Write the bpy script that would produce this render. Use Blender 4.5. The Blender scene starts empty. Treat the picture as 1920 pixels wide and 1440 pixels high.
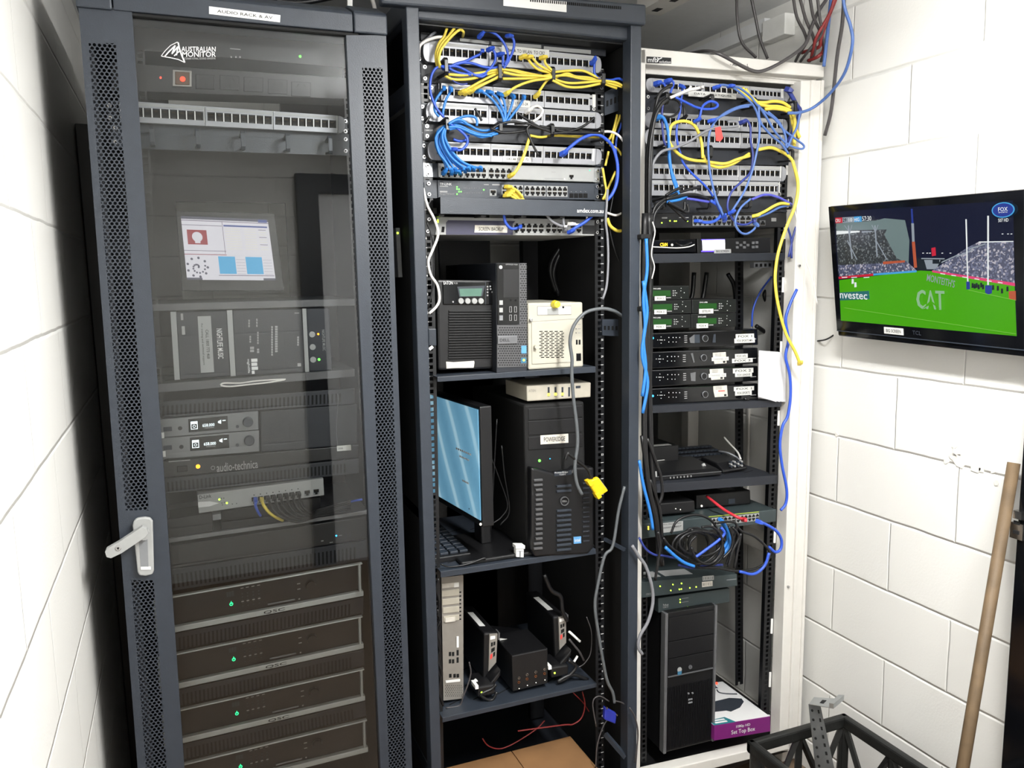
import bpy, math, random
from mathutils import Vector, Matrix
random.seed(7)
S = bpy.context.scene
COL = S.collection
# ---------------------------------------------------------------- camera
YAW, PITCH, ROLL = 0.386071885, 0.136831358, -0.0184718418
CAM = Vector((-0.066708642, -1.91498225, 1.59512747)); FPX = 1532.00936
def _rot():
    cy, sy, cp, sp, cr, sr = math.cos(YAW), math.sin(YAW), math.cos(PITCH), math.sin(PITCH), math.cos(ROLL), math.sin(ROLL)
    f = Vector((sy*cp, cy*cp, -sp)); rt = Vector((cy, -sy, 0)); up = rt.cross(f)
    return cr*rt+sr*up, -sr*rt+cr*up, f
RR, UU, FF = _rot()
cd = bpy.data.cameras.new('camera'); cam = bpy.data.objects.new('camera', cd); COL.objects.link(cam)
cd.sensor_width = 36; cd.sensor_fit = 'HORIZONTAL'; cd.lens = FPX/1920*36; cd.clip_start = .02
cam.matrix_world = Matrix(((RR.x, UU.x, -FF.x, CAM.x), (RR.y, UU.y, -FF.y, CAM.y), (RR.z, UU.z, -FF.z, CAM.z), (0, 0, 0, 1)))
S.camera = cam
# close-ups of the photograph the measurements were read from: (x0, y0, scale)
ZM = {'P': (0, 0, 1), 'A': (0, 0, 2.526), 'B': (140, 480, 3.097), 'C': (140, 940, 2.88), 'D': (700, 0, 3.692), 'E': (740, 340, 4), 'F': (760, 680, 3.6),
      'G': (760, 1040, 3.6), 'H': (1180, 80, 3.789), 'I': (1180, 400, 3.789), 'J': (1180, 740, 3.892), 'K': (1180, 1060, 3.789), 'L': (1180, 0, 4.174),
      'M': (1520, 330, 3.8925), 'N': (1380, 1200, 3.556), 'a': (780, 40, 8), 'b': (950, 60, 8), 'c': (780, 200, 9.143), 'd': (970, 200, 6),
      'e': (780, 300, 5.333), 'f': (1200, 130, 9), 'g': (1340, 130, 9), 'h': (1200, 260, 6.194), 'j': (1200, 520, 6), 'k': (1200, 880, 6),
      'l': (300, 560, 5.333), 'm': (340, 890, 5.647), 'n': (820, 1070, 5.538), 'o': (240, 60, 4.571), 'i': (800, 480, 6.194), 'q': (600, 0, 7.2),
      'r': (600, 900, 2.667), 's': (1780, 840, 2.4), 't': (180, 900, 4.8), 'u': (1500, 640, 2.181), 'v': (0, 1240, 7.2)}
def ray(z, x, y):
    a, b, s = ZM[z]; px, py = a+x/s, b+y/s
    return FF+RR*((px-960)/FPX)-UU*((py-720)/FPX)
def on(z, x, y, ax, val):
    d = ray(z, x, y); t = (val-CAM[ax])/d[ax]; return CAM+d*t
def oY(z, x, y, Y): return on(z, x, y, 1, Y)
def oX(z, x, y, X): return on(z, x, y, 0, X)
def oZ(z, x, y, Zv): return on(z, x, y, 2, Zv)
# ---------------------------------------------------------------- materials
def lin(c):
    c = c/255.0
    return c/12.92 if c <= .04045 else ((c+.055)/1.055)**2.4
def nn(nt, t, **k):
    n = nt.nodes.new(t)
    for a, b in k.items(): setattr(n, a, b)
    return n
MATS = {}
def mat(name, rgb, rough=.5, metal=0, spec=.5, var=.06, scale=40, bump=0, bscale=400, emit=None, estr=1, coat=0):
    m = bpy.data.materials.new(name); m.use_nodes = True; nt = m.node_tree; p = nt.nodes['Principled BSDF']
    c = [lin(v) for v in rgb]
    p.inputs['Roughness'].default_value = rough; p.inputs['Metallic'].default_value = metal
    p.inputs['Specular IOR Level'].default_value = spec; p.inputs['Coat Weight'].default_value = coat
    tc = nn(nt, 'ShaderNodeTexCoord'); no = nn(nt, 'ShaderNodeTexNoise'); no.inputs['Scale'].default_value = scale; no.inputs['Detail'].default_value = 3
    nt.links.new(tc.outputs['Object'], no.inputs['Vector'])
    r = nn(nt, 'ShaderNodeValToRGB')
    r.color_ramp.elements[0].position = .3; r.color_ramp.elements[1].position = .7
    r.color_ramp.elements[0].color = [v*(1-var) for v in c]+[1]; r.color_ramp.elements[1].color = [min(1, v*(1+var)) for v in c]+[1]
    nt.links.new(no.outputs['Fac'], r.inputs['Fac']); nt.links.new(r.outputs['Color'], p.inputs['Base Color'])
    if bump:
        n2 = nn(nt, 'ShaderNodeTexNoise'); n2.inputs['Scale'].default_value = bscale
        b = nn(nt, 'ShaderNodeBump'); b.inputs['Strength'].default_value = bump; b.inputs['Distance'].default_value = .001
        nt.links.new(tc.outputs['Object'], n2.inputs['Vector']); nt.links.new(n2.outputs['Fac'], b.inputs['Height']); nt.links.new(b.outputs['Normal'], p.inputs['Normal'])
    if emit:
        p.inputs['Emission Color'].default_value = [lin(v) for v in emit]+[1]; p.inputs['Emission Strength'].default_value = estr
    MATS[name] = m; return m
mat('charcoal', (46, 52, 61), .42, bump=.25); mat('charcoal_dark', (34, 37, 44), .5, bump=.2)
mat('black', (17, 17, 19), .45); mat('gloss_black', (9, 10, 13), .12); mat('matte_black', (12, 12, 13), .8)
mat('black_plastic', (22, 22, 24), .35, bump=.1); mat('hole', (4, 4, 5), .9)
mat('white_paint', (216, 213, 207), .45, bump=.1, var=.02); mat('white', (235, 235, 232), .5, var=.02); mat('paper', (205, 205, 207), .8, var=.02)
mat('beige', (184, 180, 166), .5, var=.02); mat('cream', (176, 170, 156), .5); mat('silver', (152, 153, 158), .38, .25, var=.03)
mat('silver_dark', (120, 121, 124), .35, .5); mat('zinc', (175, 178, 180), .3, .9); mat('steel', (190, 190, 190), .25, 1.0)
mat('slot', (86, 86, 88), .5, var=.02); mat('grey_metal', (150, 146, 140), .4, .3); mat('grey', (125, 127, 130), .5)
mat('light_grey', (158, 159, 158), .5, var=.03); mat('purple_panel', (44, 42, 70), .4); mat('cisco', (52, 62, 64), .45)
mat('amp_grey', (205, 208, 206), .4, .15); mat('ink', (25, 25, 28), .7); mat('print_white', (222, 222, 222), .6, var=.01)
mat('print_grey', (150, 150, 150), .6, var=.01); mat('sticker', (205, 205, 201), .6, var=.03); mat('old_sticker', (205, 200, 190), .7, var=.15, scale=60)
mat('gold', (96, 78, 44), .5, .4); mat('rail_black', (20, 21, 24), .4)
mat('c_yellow', (226, 202, 76), .4); mat('c_blue', (45, 82, 190), .4); mat('c_sky', (42, 118, 198), .4); mat('c_navy', (45, 58, 130), .4)
mat('c_pale', (78, 108, 168), .4); mat('c_white', (225, 222, 218), .45); mat('c_grey', (88, 92, 95), .45); mat('c_lgrey', (124, 125, 130), .45)
mat('c_black', (20, 20, 22), .4); mat('c_red', (200, 50, 62), .4); mat('c_purple', (76, 80, 175), .4); mat('c_steel', (72, 69, 70), .35)
mat('c_dred', (130, 40, 40), .5); mat('tag_red', (226, 70, 66), .6); mat('vga_yellow', (222, 186, 22), .4); mat('vga_blue', (40, 50, 150), .4)
mat('wood', (98, 80, 58), .65, var=.25, scale=18, bump=.3); mat('cardboard', (138, 101, 64), .8, var=.12, scale=9, bump=.1)
mat('purple', (118, 30, 110), .5, var=.03); mat('teal', (40, 120, 130), .5); mat('crate', (20, 21, 20), .5, bump=.5, bscale=120)
mat('lcd_green', (84, 118, 104), .25); mat('sticker_blue', (90, 150, 200), .4); mat('sticker_teal', (60, 110, 140), .4)
mat('yellow_cap', (222, 205, 60), .3); mat('copper', (150, 95, 60), .4, .7); mat('brown', (96, 70, 50), .7)
mat('lime_paint', (150, 168, 60), .5)
def led(name, rgb, s): mat(name, rgb, .4, emit=rgb, estr=s)
led('led_green', (80, 255, 60), 3.0); led('led_lime', (190, 255, 60), 2.5); led('led_blue', (40, 170, 255), 3.5); led('led_orange', (255, 150, 20), 3.5)
led('led_red', (255, 50, 30), 2.5); led('led_teal', (30, 220, 130), 2.0); led('led_white', (255, 245, 225), 1.8); led('led_yellow', (255, 220, 60), 2.2)
led('lcd_deep_green', (18, 62, 16), .3); led('lcd_on', (235, 235, 255), 2.6); led('digits', (255, 190, 40), 2.5); led('oled', (220, 230, 235), 1.0)
led('rocker_red', (255, 70, 40), .9)
# ---------------------------------------------------------------- mesh builder
_font = {}
def text_mesh(s):
    if s not in _font:
        c = bpy.data.curves.new('t', 'FONT'); c.body = s; c.resolution_u = 2; c.size = 1; c.offset = .008; c.align_x = 'CENTER'; c.align_y = 'CENTER'
        o = bpy.data.objects.new('t', c); me = bpy.data.meshes.new_from_object(o)
        vs = [v.co.copy() for v in me.vertices]; fs = [tuple(p.vertices) for p in me.polygons]
        bpy.data.objects.remove(o); bpy.data.curves.remove(c); bpy.data.meshes.remove(me)
        xs = [v.x for v in vs] or [0]; ys = [v.y for v in vs] or [0]
        cx, cy = (min(xs)+max(xs))/2, (min(ys)+max(ys))/2; w, h = max(xs)-min(xs), max(ys)-min(ys)
        _font[s] = ([(v.x-cx, v.y-cy) for v in vs], fs, w or 1, h or 1)
    return _font[s]
class Quad:
    """a front face given by its four corners, with depth behind it"""
    def __init__(q, z, pts, Y=0.0, D=Vector((0, 1, 0)), world=None):
        q.c = [Vector(p) for p in world] if world else [oY(z, x, y, Y) for x, y in pts]   # TL TR BR BL
        q.D = Vector(D).normalized(); q.z = z; q.Y = Y
        q.W = ((q.c[1]-q.c[0]).length+(q.c[2]-q.c[3]).length)/2; q.H = ((q.c[0]-q.c[3]).length+(q.c[1]-q.c[2]).length)/2
        q.ex = ((q.c[1]-q.c[0])+(q.c[2]-q.c[3])).normalized(); q.ez = ((q.c[0]-q.c[3])+(q.c[1]-q.c[2])).normalized()
    def pt(q, u, v, d=0.0):
        tl, tr, br, bl = q.c
        return bl*(1-u)*(1-v)+br*u*(1-v)+tr*u*v+tl*(1-u)*v+q.D*d
    def uv(q, z, x, y):
        r_ = ray(z, x, y); n = q.ex.cross(q.ez); t = (q.c[3]-CAM).dot(n)/r_.dot(n); P = CAM+r_*t
        u, v = .5, .5
        for _ in range(8):
            e = P-q.pt(u, v); du = e.dot(q.ex)/q.W; dv = e.dot(q.ez)/q.H
            u += du; v += dv
        return u, v
    def r(q, z, x0, y0, x1, y1):
        cu, cv = q.uv(z, (x0+x1)/2, (y0+y1)/2)
        a = q.uv(z, x0, (y0+y1)/2); b = q.uv(z, x1, (y0+y1)/2); c = q.uv(z, (x0+x1)/2, y0); d = q.uv(z, (x0+x1)/2, y1)
        hw = abs(b[0]-a[0])/2; hh = abs(c[1]-d[1])/2
        return cu-hw, cv-hh, cu+hw, cv+hh
    def base(q, depth=0): return (q.c[2]+q.c[3])/2+q.D*depth/2
class MB:
    def __init__(m, q=None): m.v = []; m.f = []; m.m = []; m.mats = []; m.sm = []; m.q = q
    def add(m, vs, fs, mt, smooth=False):
        if mt not in m.mats: m.mats.append(mt)
        i = m.mats.index(mt); n = len(m.v); m.v += [Vector(v) for v in vs]
        for f in fs: m.f.append([n+k for k in f]); m.m.append(i); m.sm.append(smooth)
        return m
    def hexa(m, p, mt):   # p: bottom 0-3 loop, top 4-7 loop
        return m.add(p, [(3, 2, 1, 0), (4, 5, 6, 7), (0, 1, 5, 4), (1, 2, 6, 5), (2, 3, 7, 6), (3, 0, 4, 7)], mt)
    def wbox(m, a, b, mt):
        x0, y0, z0 = a; x1, y1, z1 = b
        return m.hexa([(x0, y0, z0), (x1, y0, z0), (x1, y1, z0), (x0, y1, z0), (x0, y0, z1), (x1, y0, z1), (x1, y1, z1), (x0, y1, z1)], mt)
    def box(m, u0, v0, u1, v1, d0, d1, mt):
        P = m.q.pt
        return m.hexa([P(u0, v0, d0), P(u1, v0, d0), P(u1, v0, d1), P(u0, v0, d1), P(u0, v1, d0), P(u1, v1, d0), P(u1, v1, d1), P(u0, v1, d1)], mt)
    def bx(m, r, d0, d1, mt): return m.box(r[0], r[1], r[2], r[3], d0, d1, mt)
    def zb(m, z, x0, y0, x1, y1, d0, d1, mt): return m.bx(m.q.r(z, x0, y0, x1, y1), d0, d1, mt)
    def prism(m, pts, d0, d1, mt, smooth=False):
        P = m.q.pt; n = len(pts)
        vs = [P(u, v, d0) for u, v in pts]+[P(u, v, d1) for u, v in pts]
        fs = [tuple(range(n)), tuple(range(2*n-1, n-1, -1))]+[(i+n, (i+1) % n+n, (i+1) % n, i) for i in range(n)]
        return m.add(vs, fs, mt)
    def zpoly(m, z, pts, d0, d1, mt): return m.prism([m.q.uv(z, x, y) for x, y in pts], d0, d1, mt)
    def cyl(m, u, v, r, d0, d1, mt, n=16, r2=None):
        q = m.q; pts = []
        for rr, d in ((r, d0), (r if r2 is None else r2, d1)):
            pts += [q.pt(u, v, d)+q.ex*rr*math.cos(2*math.pi*i/n)+q.ez*rr*math.sin(2*math.pi*i/n) for i in range(n)]
        return m.add(pts, [tuple(range(n)), tuple(range(2*n-1, n-1, -1))]+[(i+n, (i+1) % n+n, (i+1) % n, i) for i in range(n)], mt)
    def zcyl(m, z, x, y, r, d0, d1, mt, n=16, r2=None):
        u, v = m.q.uv(z, x, y); return m.cyl(u, v, r, d0, d1, mt, n, r2)
    def ring(m, u, v, r0, r1, d, mt, n=24, th=.0015):
        q = m.q; pts = []
        for rr, dd in ((r0, d), (r1, d), (r1, d+th), (r0, d+th)):
            pts += [q.pt(u, v, dd)+q.ex*rr*math.cos(2*math.pi*i/n)+q.ez*rr*math.sin(2*math.pi*i/n) for i in range(n)]
        fs = []
        for k in range(4):
            a, b = k*n, ((k+1) % 4)*n
            fs += [(a+i, b+i, b+(i+1) % n, a+(i+1) % n) for i in range(n)]
        return m.add(pts, fs, mt)
    def text(m, s, u, v, h, mt, d=-.0006, rot=0, wmax=None, w=None, bold=0):
        """h = letter height in metres"""
        pts, fs, tw, th = text_mesh(s); k = h/th; kx = k
        if w: kx = w/tw
        elif wmax and tw*k > wmax: kx = wmax/tw
        q = m.q; o = q.pt(u, v, d); cr, sr = math.cos(rot), math.sin(rot)
        vs = [o+q.ex*(x*kx*cr-y*k*sr)+q.ez*(x*kx*sr+y*k*cr) for x, y in pts]
        return m.add(vs, fs, mt)
    def ztext(m, s, z, x0, y0, x1, y1, mt, d=-.0006, rot=0):
        """letters fill this rectangle of the close-up"""
        r = m.q.r(z, x0, y0, x1, y1); W = (r[2]-r[0])*m.q.W; H = (r[3]-r[1])*m.q.H
        if rot in (90, -90, 270): return m.text(s, (r[0]+r[2])/2, (r[1]+r[3])/2, W, mt, d, math.radians(rot), w=H)
        return m.text(s, (r[0]+r[2])/2, (r[1]+r[3])/2, H, mt, d, math.radians(rot), w=W)
    def tube(m, pts, r, mt, n=8, sub=6, close=False, square=False):
        P = [Vector(p) for p in pts]
        if sub > 1 and len(P) > 2:
            Q = []; ext = [P[0]*2-P[1]]+P+[P[-1]*2-P[-2]]
            for i in range(1, len(ext)-2):
                a, b, c, d = ext[i-1:i+3]
                for k in range(sub):
                    t = k/sub; t2, t3 = t*t, t*t*t
                    Q.append(.5*((2*b)+(c-a)*t+(2*a-5*b+4*c-d)*t2+(3*b-a-3*c+d)*t3))
            Q.append(P[-1]); P = Q
        vs = []; N = len(P); up = Vector((.13, .2, .97)).normalized(); nrm = None
        for i, p in enumerate(P):
            t = (P[min(i+1, N-1)]-P[max(i-1, 0)])
            if t.length < 1e-9: t = Vector((0, 0, 1))
            t.normalize()
            if nrm is None:
                nrm = t.cross(up)
                if nrm.length < .05: nrm = t.cross(Vector((1, 0, 0)))
            nrm = (nrm-t*nrm.dot(t)).normalized(); bn = t.cross(nrm)
            rr = r[min(i, len(r)-1)] if isinstance(r, (list, tuple)) else r
            vs += [p+(nrm*math.cos(2*math.pi*(j+.5)/n)+bn*math.sin(2*math.pi*(j+.5)/n))*rr for j in range(n)]
        fs = [(i*n+j, i*n+(j+1) % n, (i+1)*n+(j+1) % n, (i+1)*n+j) for i in range(N-1) for j in range(n)]
        fs += [tuple(range(n-1, -1, -1)), tuple((N-1)*n+j for j in range(n))]
        return m.add(vs, fs, mt, smooth=n > 4)
    def done(m, name, parent=None, bev=0, label=None, mods=None):
        org = parent['_o'] if parent is not None and '_o' in parent.keys() else (0, 0, 0)
        org = Vector(org)
        me = bpy.data.meshes.new(name); me.from_pydata([v-org for v in m.v], [], m.f)
        for mt in m.mats: me.materials.append(MATS[mt])
        me.polygons.foreach_set('material_index', m.m); me.polygons.foreach_set('use_smooth', m.sm); me.update()
        o = bpy.data.objects.new(name, me); COL.objects.link(o)
        if parent is not None: o.parent = parent; o['_o'] = tuple(org)
        if bev:
            b = o.modifiers.new('bevel', 'BEVEL'); b.width = bev; b.segments = 2; b.limit_method = 'ANGLE'; b.angle_limit = .6
        if label: o['label'] = label
        return o
    def solo(m, name, label, cat, group=None, bev=0, org=None):
        """a top-level thing that is one mesh"""
        lo = Vector((min(v.x for v in m.v), min(v.y for v in m.v), min(v.z for v in m.v))); hi = Vector((max(v.x for v in m.v), max(v.y for v in m.v), max(v.z for v in m.v)))
        og = Vector(((lo.x+hi.x)/2, (lo.y+hi.y)/2, lo.z)) if org is None else Vector(org)
        m.v = [v-og for v in m.v]
        o = m.done(name, None, bev); o.location = og; o['_o'] = tuple(og); o['label'] = label; o['category'] = cat
        if group: o['group'] = group
        return o
def thing(name, label, cat, loc, group=None):
    o = bpy.data.objects.new(name, None); COL.objects.link(o); o.location = loc; o['_o'] = tuple(loc)
    o.empty_display_size = .02; o['label'] = label; o['category'] = cat
    if group: o['group'] = group
    return o
def struct(o): o['kind'] = 'structure'; return o
# ---------------------------------------------------------------- room
XL, XR, YB, YF, ZC = -0.285, 1.70, 1.05, -2.75, 2.385
def block_mat(name, axis, rgb, off):
    """painted 200 x 400 mm blockwork: course and perpend joints as a groove in the surface"""
    m = bpy.data.materials.new(name); m.use_nodes = True; nt = m.node_tree; L = nt.links.new; p = nt.nodes['Principled BSDF']
    p.inputs['Roughness'].default_value = .45; p.inputs['Specular IOR Level'].default_value = .4
    tc = nn(nt, 'ShaderNodeTexCoord'); sp = nn(nt, 'ShaderNodeSeparateXYZ'); L(tc.outputs['Object'], sp.inputs[0])
    def M(op, a, b=None, c=None):
        n = nn(nt, 'ShaderNodeMath', operation=op)
        for i, v in enumerate((a, b, c)):
            if v is None: continue
            if isinstance(v, (int, float)): n.inputs[i].default_value = v
            else: L(v, n.inputs[i])
        return n.outputs[0]
    u = sp.outputs[axis]; z = sp.outputs[2]
    wob = nn(nt, 'ShaderNodeTexNoise'); wob.inputs['Scale'].default_value = 9; L(tc.outputs['Object'], wob.inputs['Vector'])
    w = M('MULTIPLY', M('SUBTRACT', wob.outputs['Fac'], .5), .006)
    zz = M('ADD', M('DIVIDE', M('SUBTRACT', M('ADD', z, w), 1.2988-.2*20), .2), 0)   # course number
    row = M('FLOOR', zz); fz = M('SUBTRACT', zz, row)
    odd = M('MODULO', row, 2)
    uu = M('DIVIDE', M('ADD', M('ADD', u, w), M('ADD', M('MULTIPLY', odd, .2), off)), .4)
    fu = M('SUBTRACT', uu, M('FLOOR', uu))
    dz = M('MULTIPLY', M('SUBTRACT', .5, M('ABSOLUTE', M('SUBTRACT', fz, .5))), .2)
    du = M('MULTIPLY', M('SUBTRACT', .5, M('ABSOLUTE', M('SUBTRACT', fu, .5))), .4)
    gz = M('SMOOTH_MIN', M('DIVIDE', dz, .0055), 1, .3); gu = M('SMOOTH_MIN', M('ADD', M('DIVIDE', du, .005), .35), 1, .3)
    g = M('MINIMUM', M('MINIMUM', gz, gu), 1)
    n1 = nn(nt, 'ShaderNodeTexNoise'); n1.inputs['Scale'].default_value = 160; n1.inputs['Detail'].default_value = 4; L(tc.outputs['Object'], n1.inputs['Vector'])
    h = M('ADD', g, M('MULTIPLY', n1.outputs['Fac'], .11))
    b = nn(nt, 'ShaderNodeBump'); b.inputs['Strength'].default_value = .8; b.inputs['Distance'].default_value = .0045
    L(h, b.inputs['Height']); L(b.outputs['Normal'], p.inputs['Normal'])
    n2 = nn(nt, 'ShaderNodeTexNoise'); n2.inputs['Scale'].default_value = 3; L(tc.outputs['Object'], n2.inputs['Vector'])
    r = nn(nt, 'ShaderNodeValToRGB'); c = [lin(v) for v in rgb]
    r.color_ramp.elements[0].color = [v*.96 for v in c]+[1]; r.color_ramp.elements[1].color = c+[1]
    L(n2.outputs['Fac'], r.inputs['Fac']); L(r.outputs['Color'], p.inputs['Base Color'])
    MATS[name] = m
block_mat('blocks_y', 1, (226, 225, 221), .1); block_mat('blocks_x', 0, (220, 219, 214), .15)
mat('ceiling_paint', (228, 229, 230), .7, var=.02); mat('floor_vinyl', (112, 94, 76), .55, var=.12, scale=6)
mat('timber_brown', (92, 66, 46), .6, var=.2, scale=6)
def slab(name, a, b, mt):
    m = MB(); m.wbox(a, b, mt); return struct(m.done(name))
slab('floor', (XL-.1, YF-.1, -.1), (XR+.1, YB+.1, 0), 'floor_vinyl')
slab('ceiling', (XL-.1, YF-.1, ZC), (XR+.1, YB+.1, ZC+.1), 'ceiling_paint')
slab('wall_left', (XL-.1, YF-.1, 0), (XL, YB+.1, ZC), 'blocks_y')
slab('wall_right', (XR, YF-.1, 0), (XR+.1, YB+.1, ZC), 'blocks_y')
slab('wall_back', (XL, YB, 0), (XR, YB+.1, ZC), 'blocks_x')
slab('wall_front', (XL, YF-.1, 0), (XR, YF, ZC), 'blocks_x')
# dark steel door frame on the right wall, the door behind it
yj = (oX('P', 1915, 900, XR-.045).y+oX('P', 1875, 1440, XR-.045).y)/2
m = MB(); m.wbox((XR-.045, yj-.06, 0), (XR, yj, 2.08), 'gloss_black'); m.wbox((XR-.045, -1.62, 0), (XR, -1.56, 2.08), 'gloss_black'); m.wbox((XR-.045, -1.56, 2.02), (XR, yj-.06, 2.08), 'gloss_black')
d1 = struct(m.done('door_1', bev=.003))
m = MB(); m.wbox((XR-.03, -1.56, 0), (XR, yj-.06, 2.02), 'charcoal_dark'); m.done('door_leaf', d1)
m = MB(); a = oX('s', 278, 330, XR-.05); b = oX('s', 330, 418, XR-.05)
m.wbox((XR-.052, b.y, b.z), (XR-.046, a.y, a.z), 'steel'); m.wbox((XR-.06, b.y, a.z+.012), (XR-.045, b.y+.02, a.z+.03), 'steel')
for k in range(2): m.wbox((XR-.0535, b.y+.008, b.z+.012+k*.022), (XR-.0515, a.y-.008, b.z+.02+k*.022), 'hole')
m.done('strike_plate', d1)
# doorway of the room behind the photographer, seen only as a reflection in the glass
m = MB(); m.wbox((.55, YF, 0), (.66, YF+.06, 2.12), 'charcoal_dark'); m.wbox((1.42, YF, 0), (1.53, YF+.06, 2.12), 'charcoal_dark'); m.wbox((.66, YF, 2.02), (1.42, YF+.06, 2.12), 'charcoal_dark')
d2 = struct(m.done('door_2')); m = MB(); m.wbox((.66, YF, 0), (1.42, YF+.03, 2.02), 'ceiling_paint'); m.done('door_leaf', d2)
# chipped paint over a joint of the right wall
m = MB()
for (x, y, s) in ((632, 430, .012), (640, 455, .02), (655, 485, .026), (628, 470, .014), (600, 490, .01), (720, 515, .018), (745, 522, .012), (805, 575, .014), (150, 380, .01), (790, 530, .01)):
    c = oX('u', x, y, XR); m.q = Quad('P', None, world=(c+Vector((0, .01, .01)), c+Vector((0, -.01, .01)), c+Vector((0, -.01, -.01)), c+Vector((0, .01, -.01))), D=Vector((1, 0, 0)))
    n = 8; ph = random.random()*6
    m.prism([(.5+s*50*math.cos(ph+2*math.pi*i/n)*random.uniform(.4, 1), .5+s*50*math.sin(ph+2*math.pi*i/n)*random.uniform(.4, 1)) for i in range(n)], -.0025, .002, 'white_paint')
struct(m.done('trim_1', bev=.0008))
# skirting conduit behind the right rack
m = MB(); m.wbox((XR-.03, .04, .66), (XR, YB, .73), 'white_paint'); m.wbox((XR-.05, .04, .0), (XR, YB, .1), 'white_paint'); struct(m.done('trim_2', bev=.004))
# ceiling batten light
ZL, XLt = 2.26, .86
lt = thing('ceiling_light', 'long white fluorescent batten hung below the ceiling in front of the racks', 'ceiling light', (XLt, -1.4, ZL-.04))
m = MB(); m.wbox((XLt-.06, -2.0, ZL), (XLt+.06, -.8, ZL+.04), 'white_paint'); m.wbox((XLt-.06, -2.02, ZL-.04), (XLt+.06, -2.0, ZL+.04), 'white_paint'); m.wbox((XLt-.06, -.8, ZL-.04), (XLt+.06, -.78, ZL+.04), 'white_paint'); m.done('housing', lt, .004)
mat('tube_glow', (255, 255, 255), .5, emit=(250, 252, 255), estr=14)
for x in (XLt-.03, XLt+.03):
    m = MB(); m.tube([(x, -2.0, ZL-.02), (x, -.8, ZL-.02)], .013, 'tube_glow', 12, 1); m.done('tube', lt)
for y in (-1.85, -.95): m = MB(); m.tube([(XLt, y, ZL+.04), (XLt, y, ZC)], .004, 'steel', 8, 1); m.done('hanger', lt)
ld = bpy.data.lights.new('batten_light', 'AREA'); ld.shape = 'RECTANGLE'; ld.size = .1; ld.size_y = 1.2; ld.energy = 34; ld.color = (1, .995, .97)
lo = bpy.data.objects.new('batten_light', ld); COL.objects.link(lo); lo.location = (XLt, -1.4, ZL-.05)
for k, sx in enumerate((-1, 1)):
    ld2 = bpy.data.lights.new('batten_side_light', 'AREA'); ld2.shape = 'RECTANGLE'; ld2.size = .05; ld2.size_y = 1.2; ld2.energy = 13; ld2.color = (1, .995, .97)
    lo2 = bpy.data.objects.new('batten_side_light', ld2); COL.objects.link(lo2); lo2.location = (XLt+sx*.075, -1.4, ZL); lo2.rotation_euler = (0, math.radians(-90 if sx > 0 else 90), 0)
w = bpy.data.worlds.new('world'); S.world = w; w.use_nodes = True
w.node_tree.nodes['Background'].inputs[0].default_value = (.8, .85, .9, 1); w.node_tree.nodes['Background'].inputs[1].default_value = .15
S.view_settings.view_transform = 'Standard'; S.view_settings.look = 'None'; S.view_settings.gamma = 1; S.view_settings.use_curve_mapping = False
S.view_settings.exposure = 0.72

m = MB(); m.wbox((XL+.003, .56, 0), (XL+.053, .95, 2.0), 'black'); m.solo('cable_duct', 'tall black duct against the left wall behind the glass-door cabinet', 'cable duct', bev=.003)
# ---------------------------------------------------------------- racks
def perf_mat(name, base, axis_u=0):
    """powder-coated sheet with real see-through round holes in a staggered grid"""
    m = bpy.data.materials.new(name); m.use_nodes = True; nt = m.node_tree; L = nt.links.new; p = nt.nodes['Principled BSDF']
    p.inputs['Base Color'].default_value = [lin(v) for v in base]+[1]; p.inputs['Roughness'].default_value = .42
    tc = nn(nt, 'ShaderNodeTexCoord'); sp = nn(nt, 'ShaderNodeSeparateXYZ'); L(tc.outputs['Object'], sp.inputs[0])
    def M(op, a, b=None):
        n = nn(nt, 'ShaderNodeMath', operation=op)
        for i, v in enumerate((a, b)):
            if v is None: continue
            if isinstance(v, (int, float)): n.inputs[i].default_value = v
            else: L(v, n.inputs[i])
        return n.outputs[0]
    px, pz = .0088, .0132
    def grid(ox, oz):
        a = M('SUBTRACT', M('FRACT', M('ADD', M('DIVIDE', sp.outputs[0], px), ox+50)), .5); b = M('SUBTRACT', M('FRACT', M('ADD', M('DIVIDE', sp.outputs[2], pz), oz+50)), .5)
        a = M('MULTIPLY', a, px); b = M('MULTIPLY', b, pz)
        return M('LESS_THAN', M('ADD', M('MULTIPLY', a, a), M('MULTIPLY', b, b)), .0031**2)
    k = M('MAXIMUM', grid(0, 0), grid(.5, .5))
    tr = nn(nt, 'ShaderNodeBsdfTransparent'); mx = nn(nt, 'ShaderNodeMixShader')
    L(k, mx.inputs[0]); L(p.outputs[0], mx.inputs[1]); L(tr.outputs[0], mx.inputs[2]); L(mx.outputs[0], nt.nodes['Material Output'].inputs[0])
    MATS[name] = m
perf_mat('perforated', (46, 52, 61))
def glass_mat(name, tint):
    m = bpy.data.materials.new(name); m.use_nodes = True; nt = m.node_tree; L = nt.links.new
    for n in list(nt.nodes):
        if n.type == 'BSDF_PRINCIPLED': nt.nodes.remove(n)
    tr = nn(nt, 'ShaderNodeBsdfTransparent'); tr.inputs[0].default_value = (*tint, 1); gl = nn(nt, 'ShaderNodeBsdfGlossy'); gl.inputs['Roughness'].default_value = .012
    fr = nn(nt, 'ShaderNodeFresnel'); fr.inputs[0].default_value = 1.52
    mx = nn(nt, 'ShaderNodeMixShader'); L(fr.outputs[0], mx.inputs[0]); L(tr.outputs[0], mx.inputs[1]); L(gl.outputs[0], mx.inputs[2])
    L(mx.outputs[0], nt.nodes['Material Output'].inputs[0]); MATS[name] = m
glass_mat('smoked_glass', (.94, .95, .95))
def wq(tl, tr, br, bl): return Quad('P', None, world=(tl, tr, br, bl))
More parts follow.
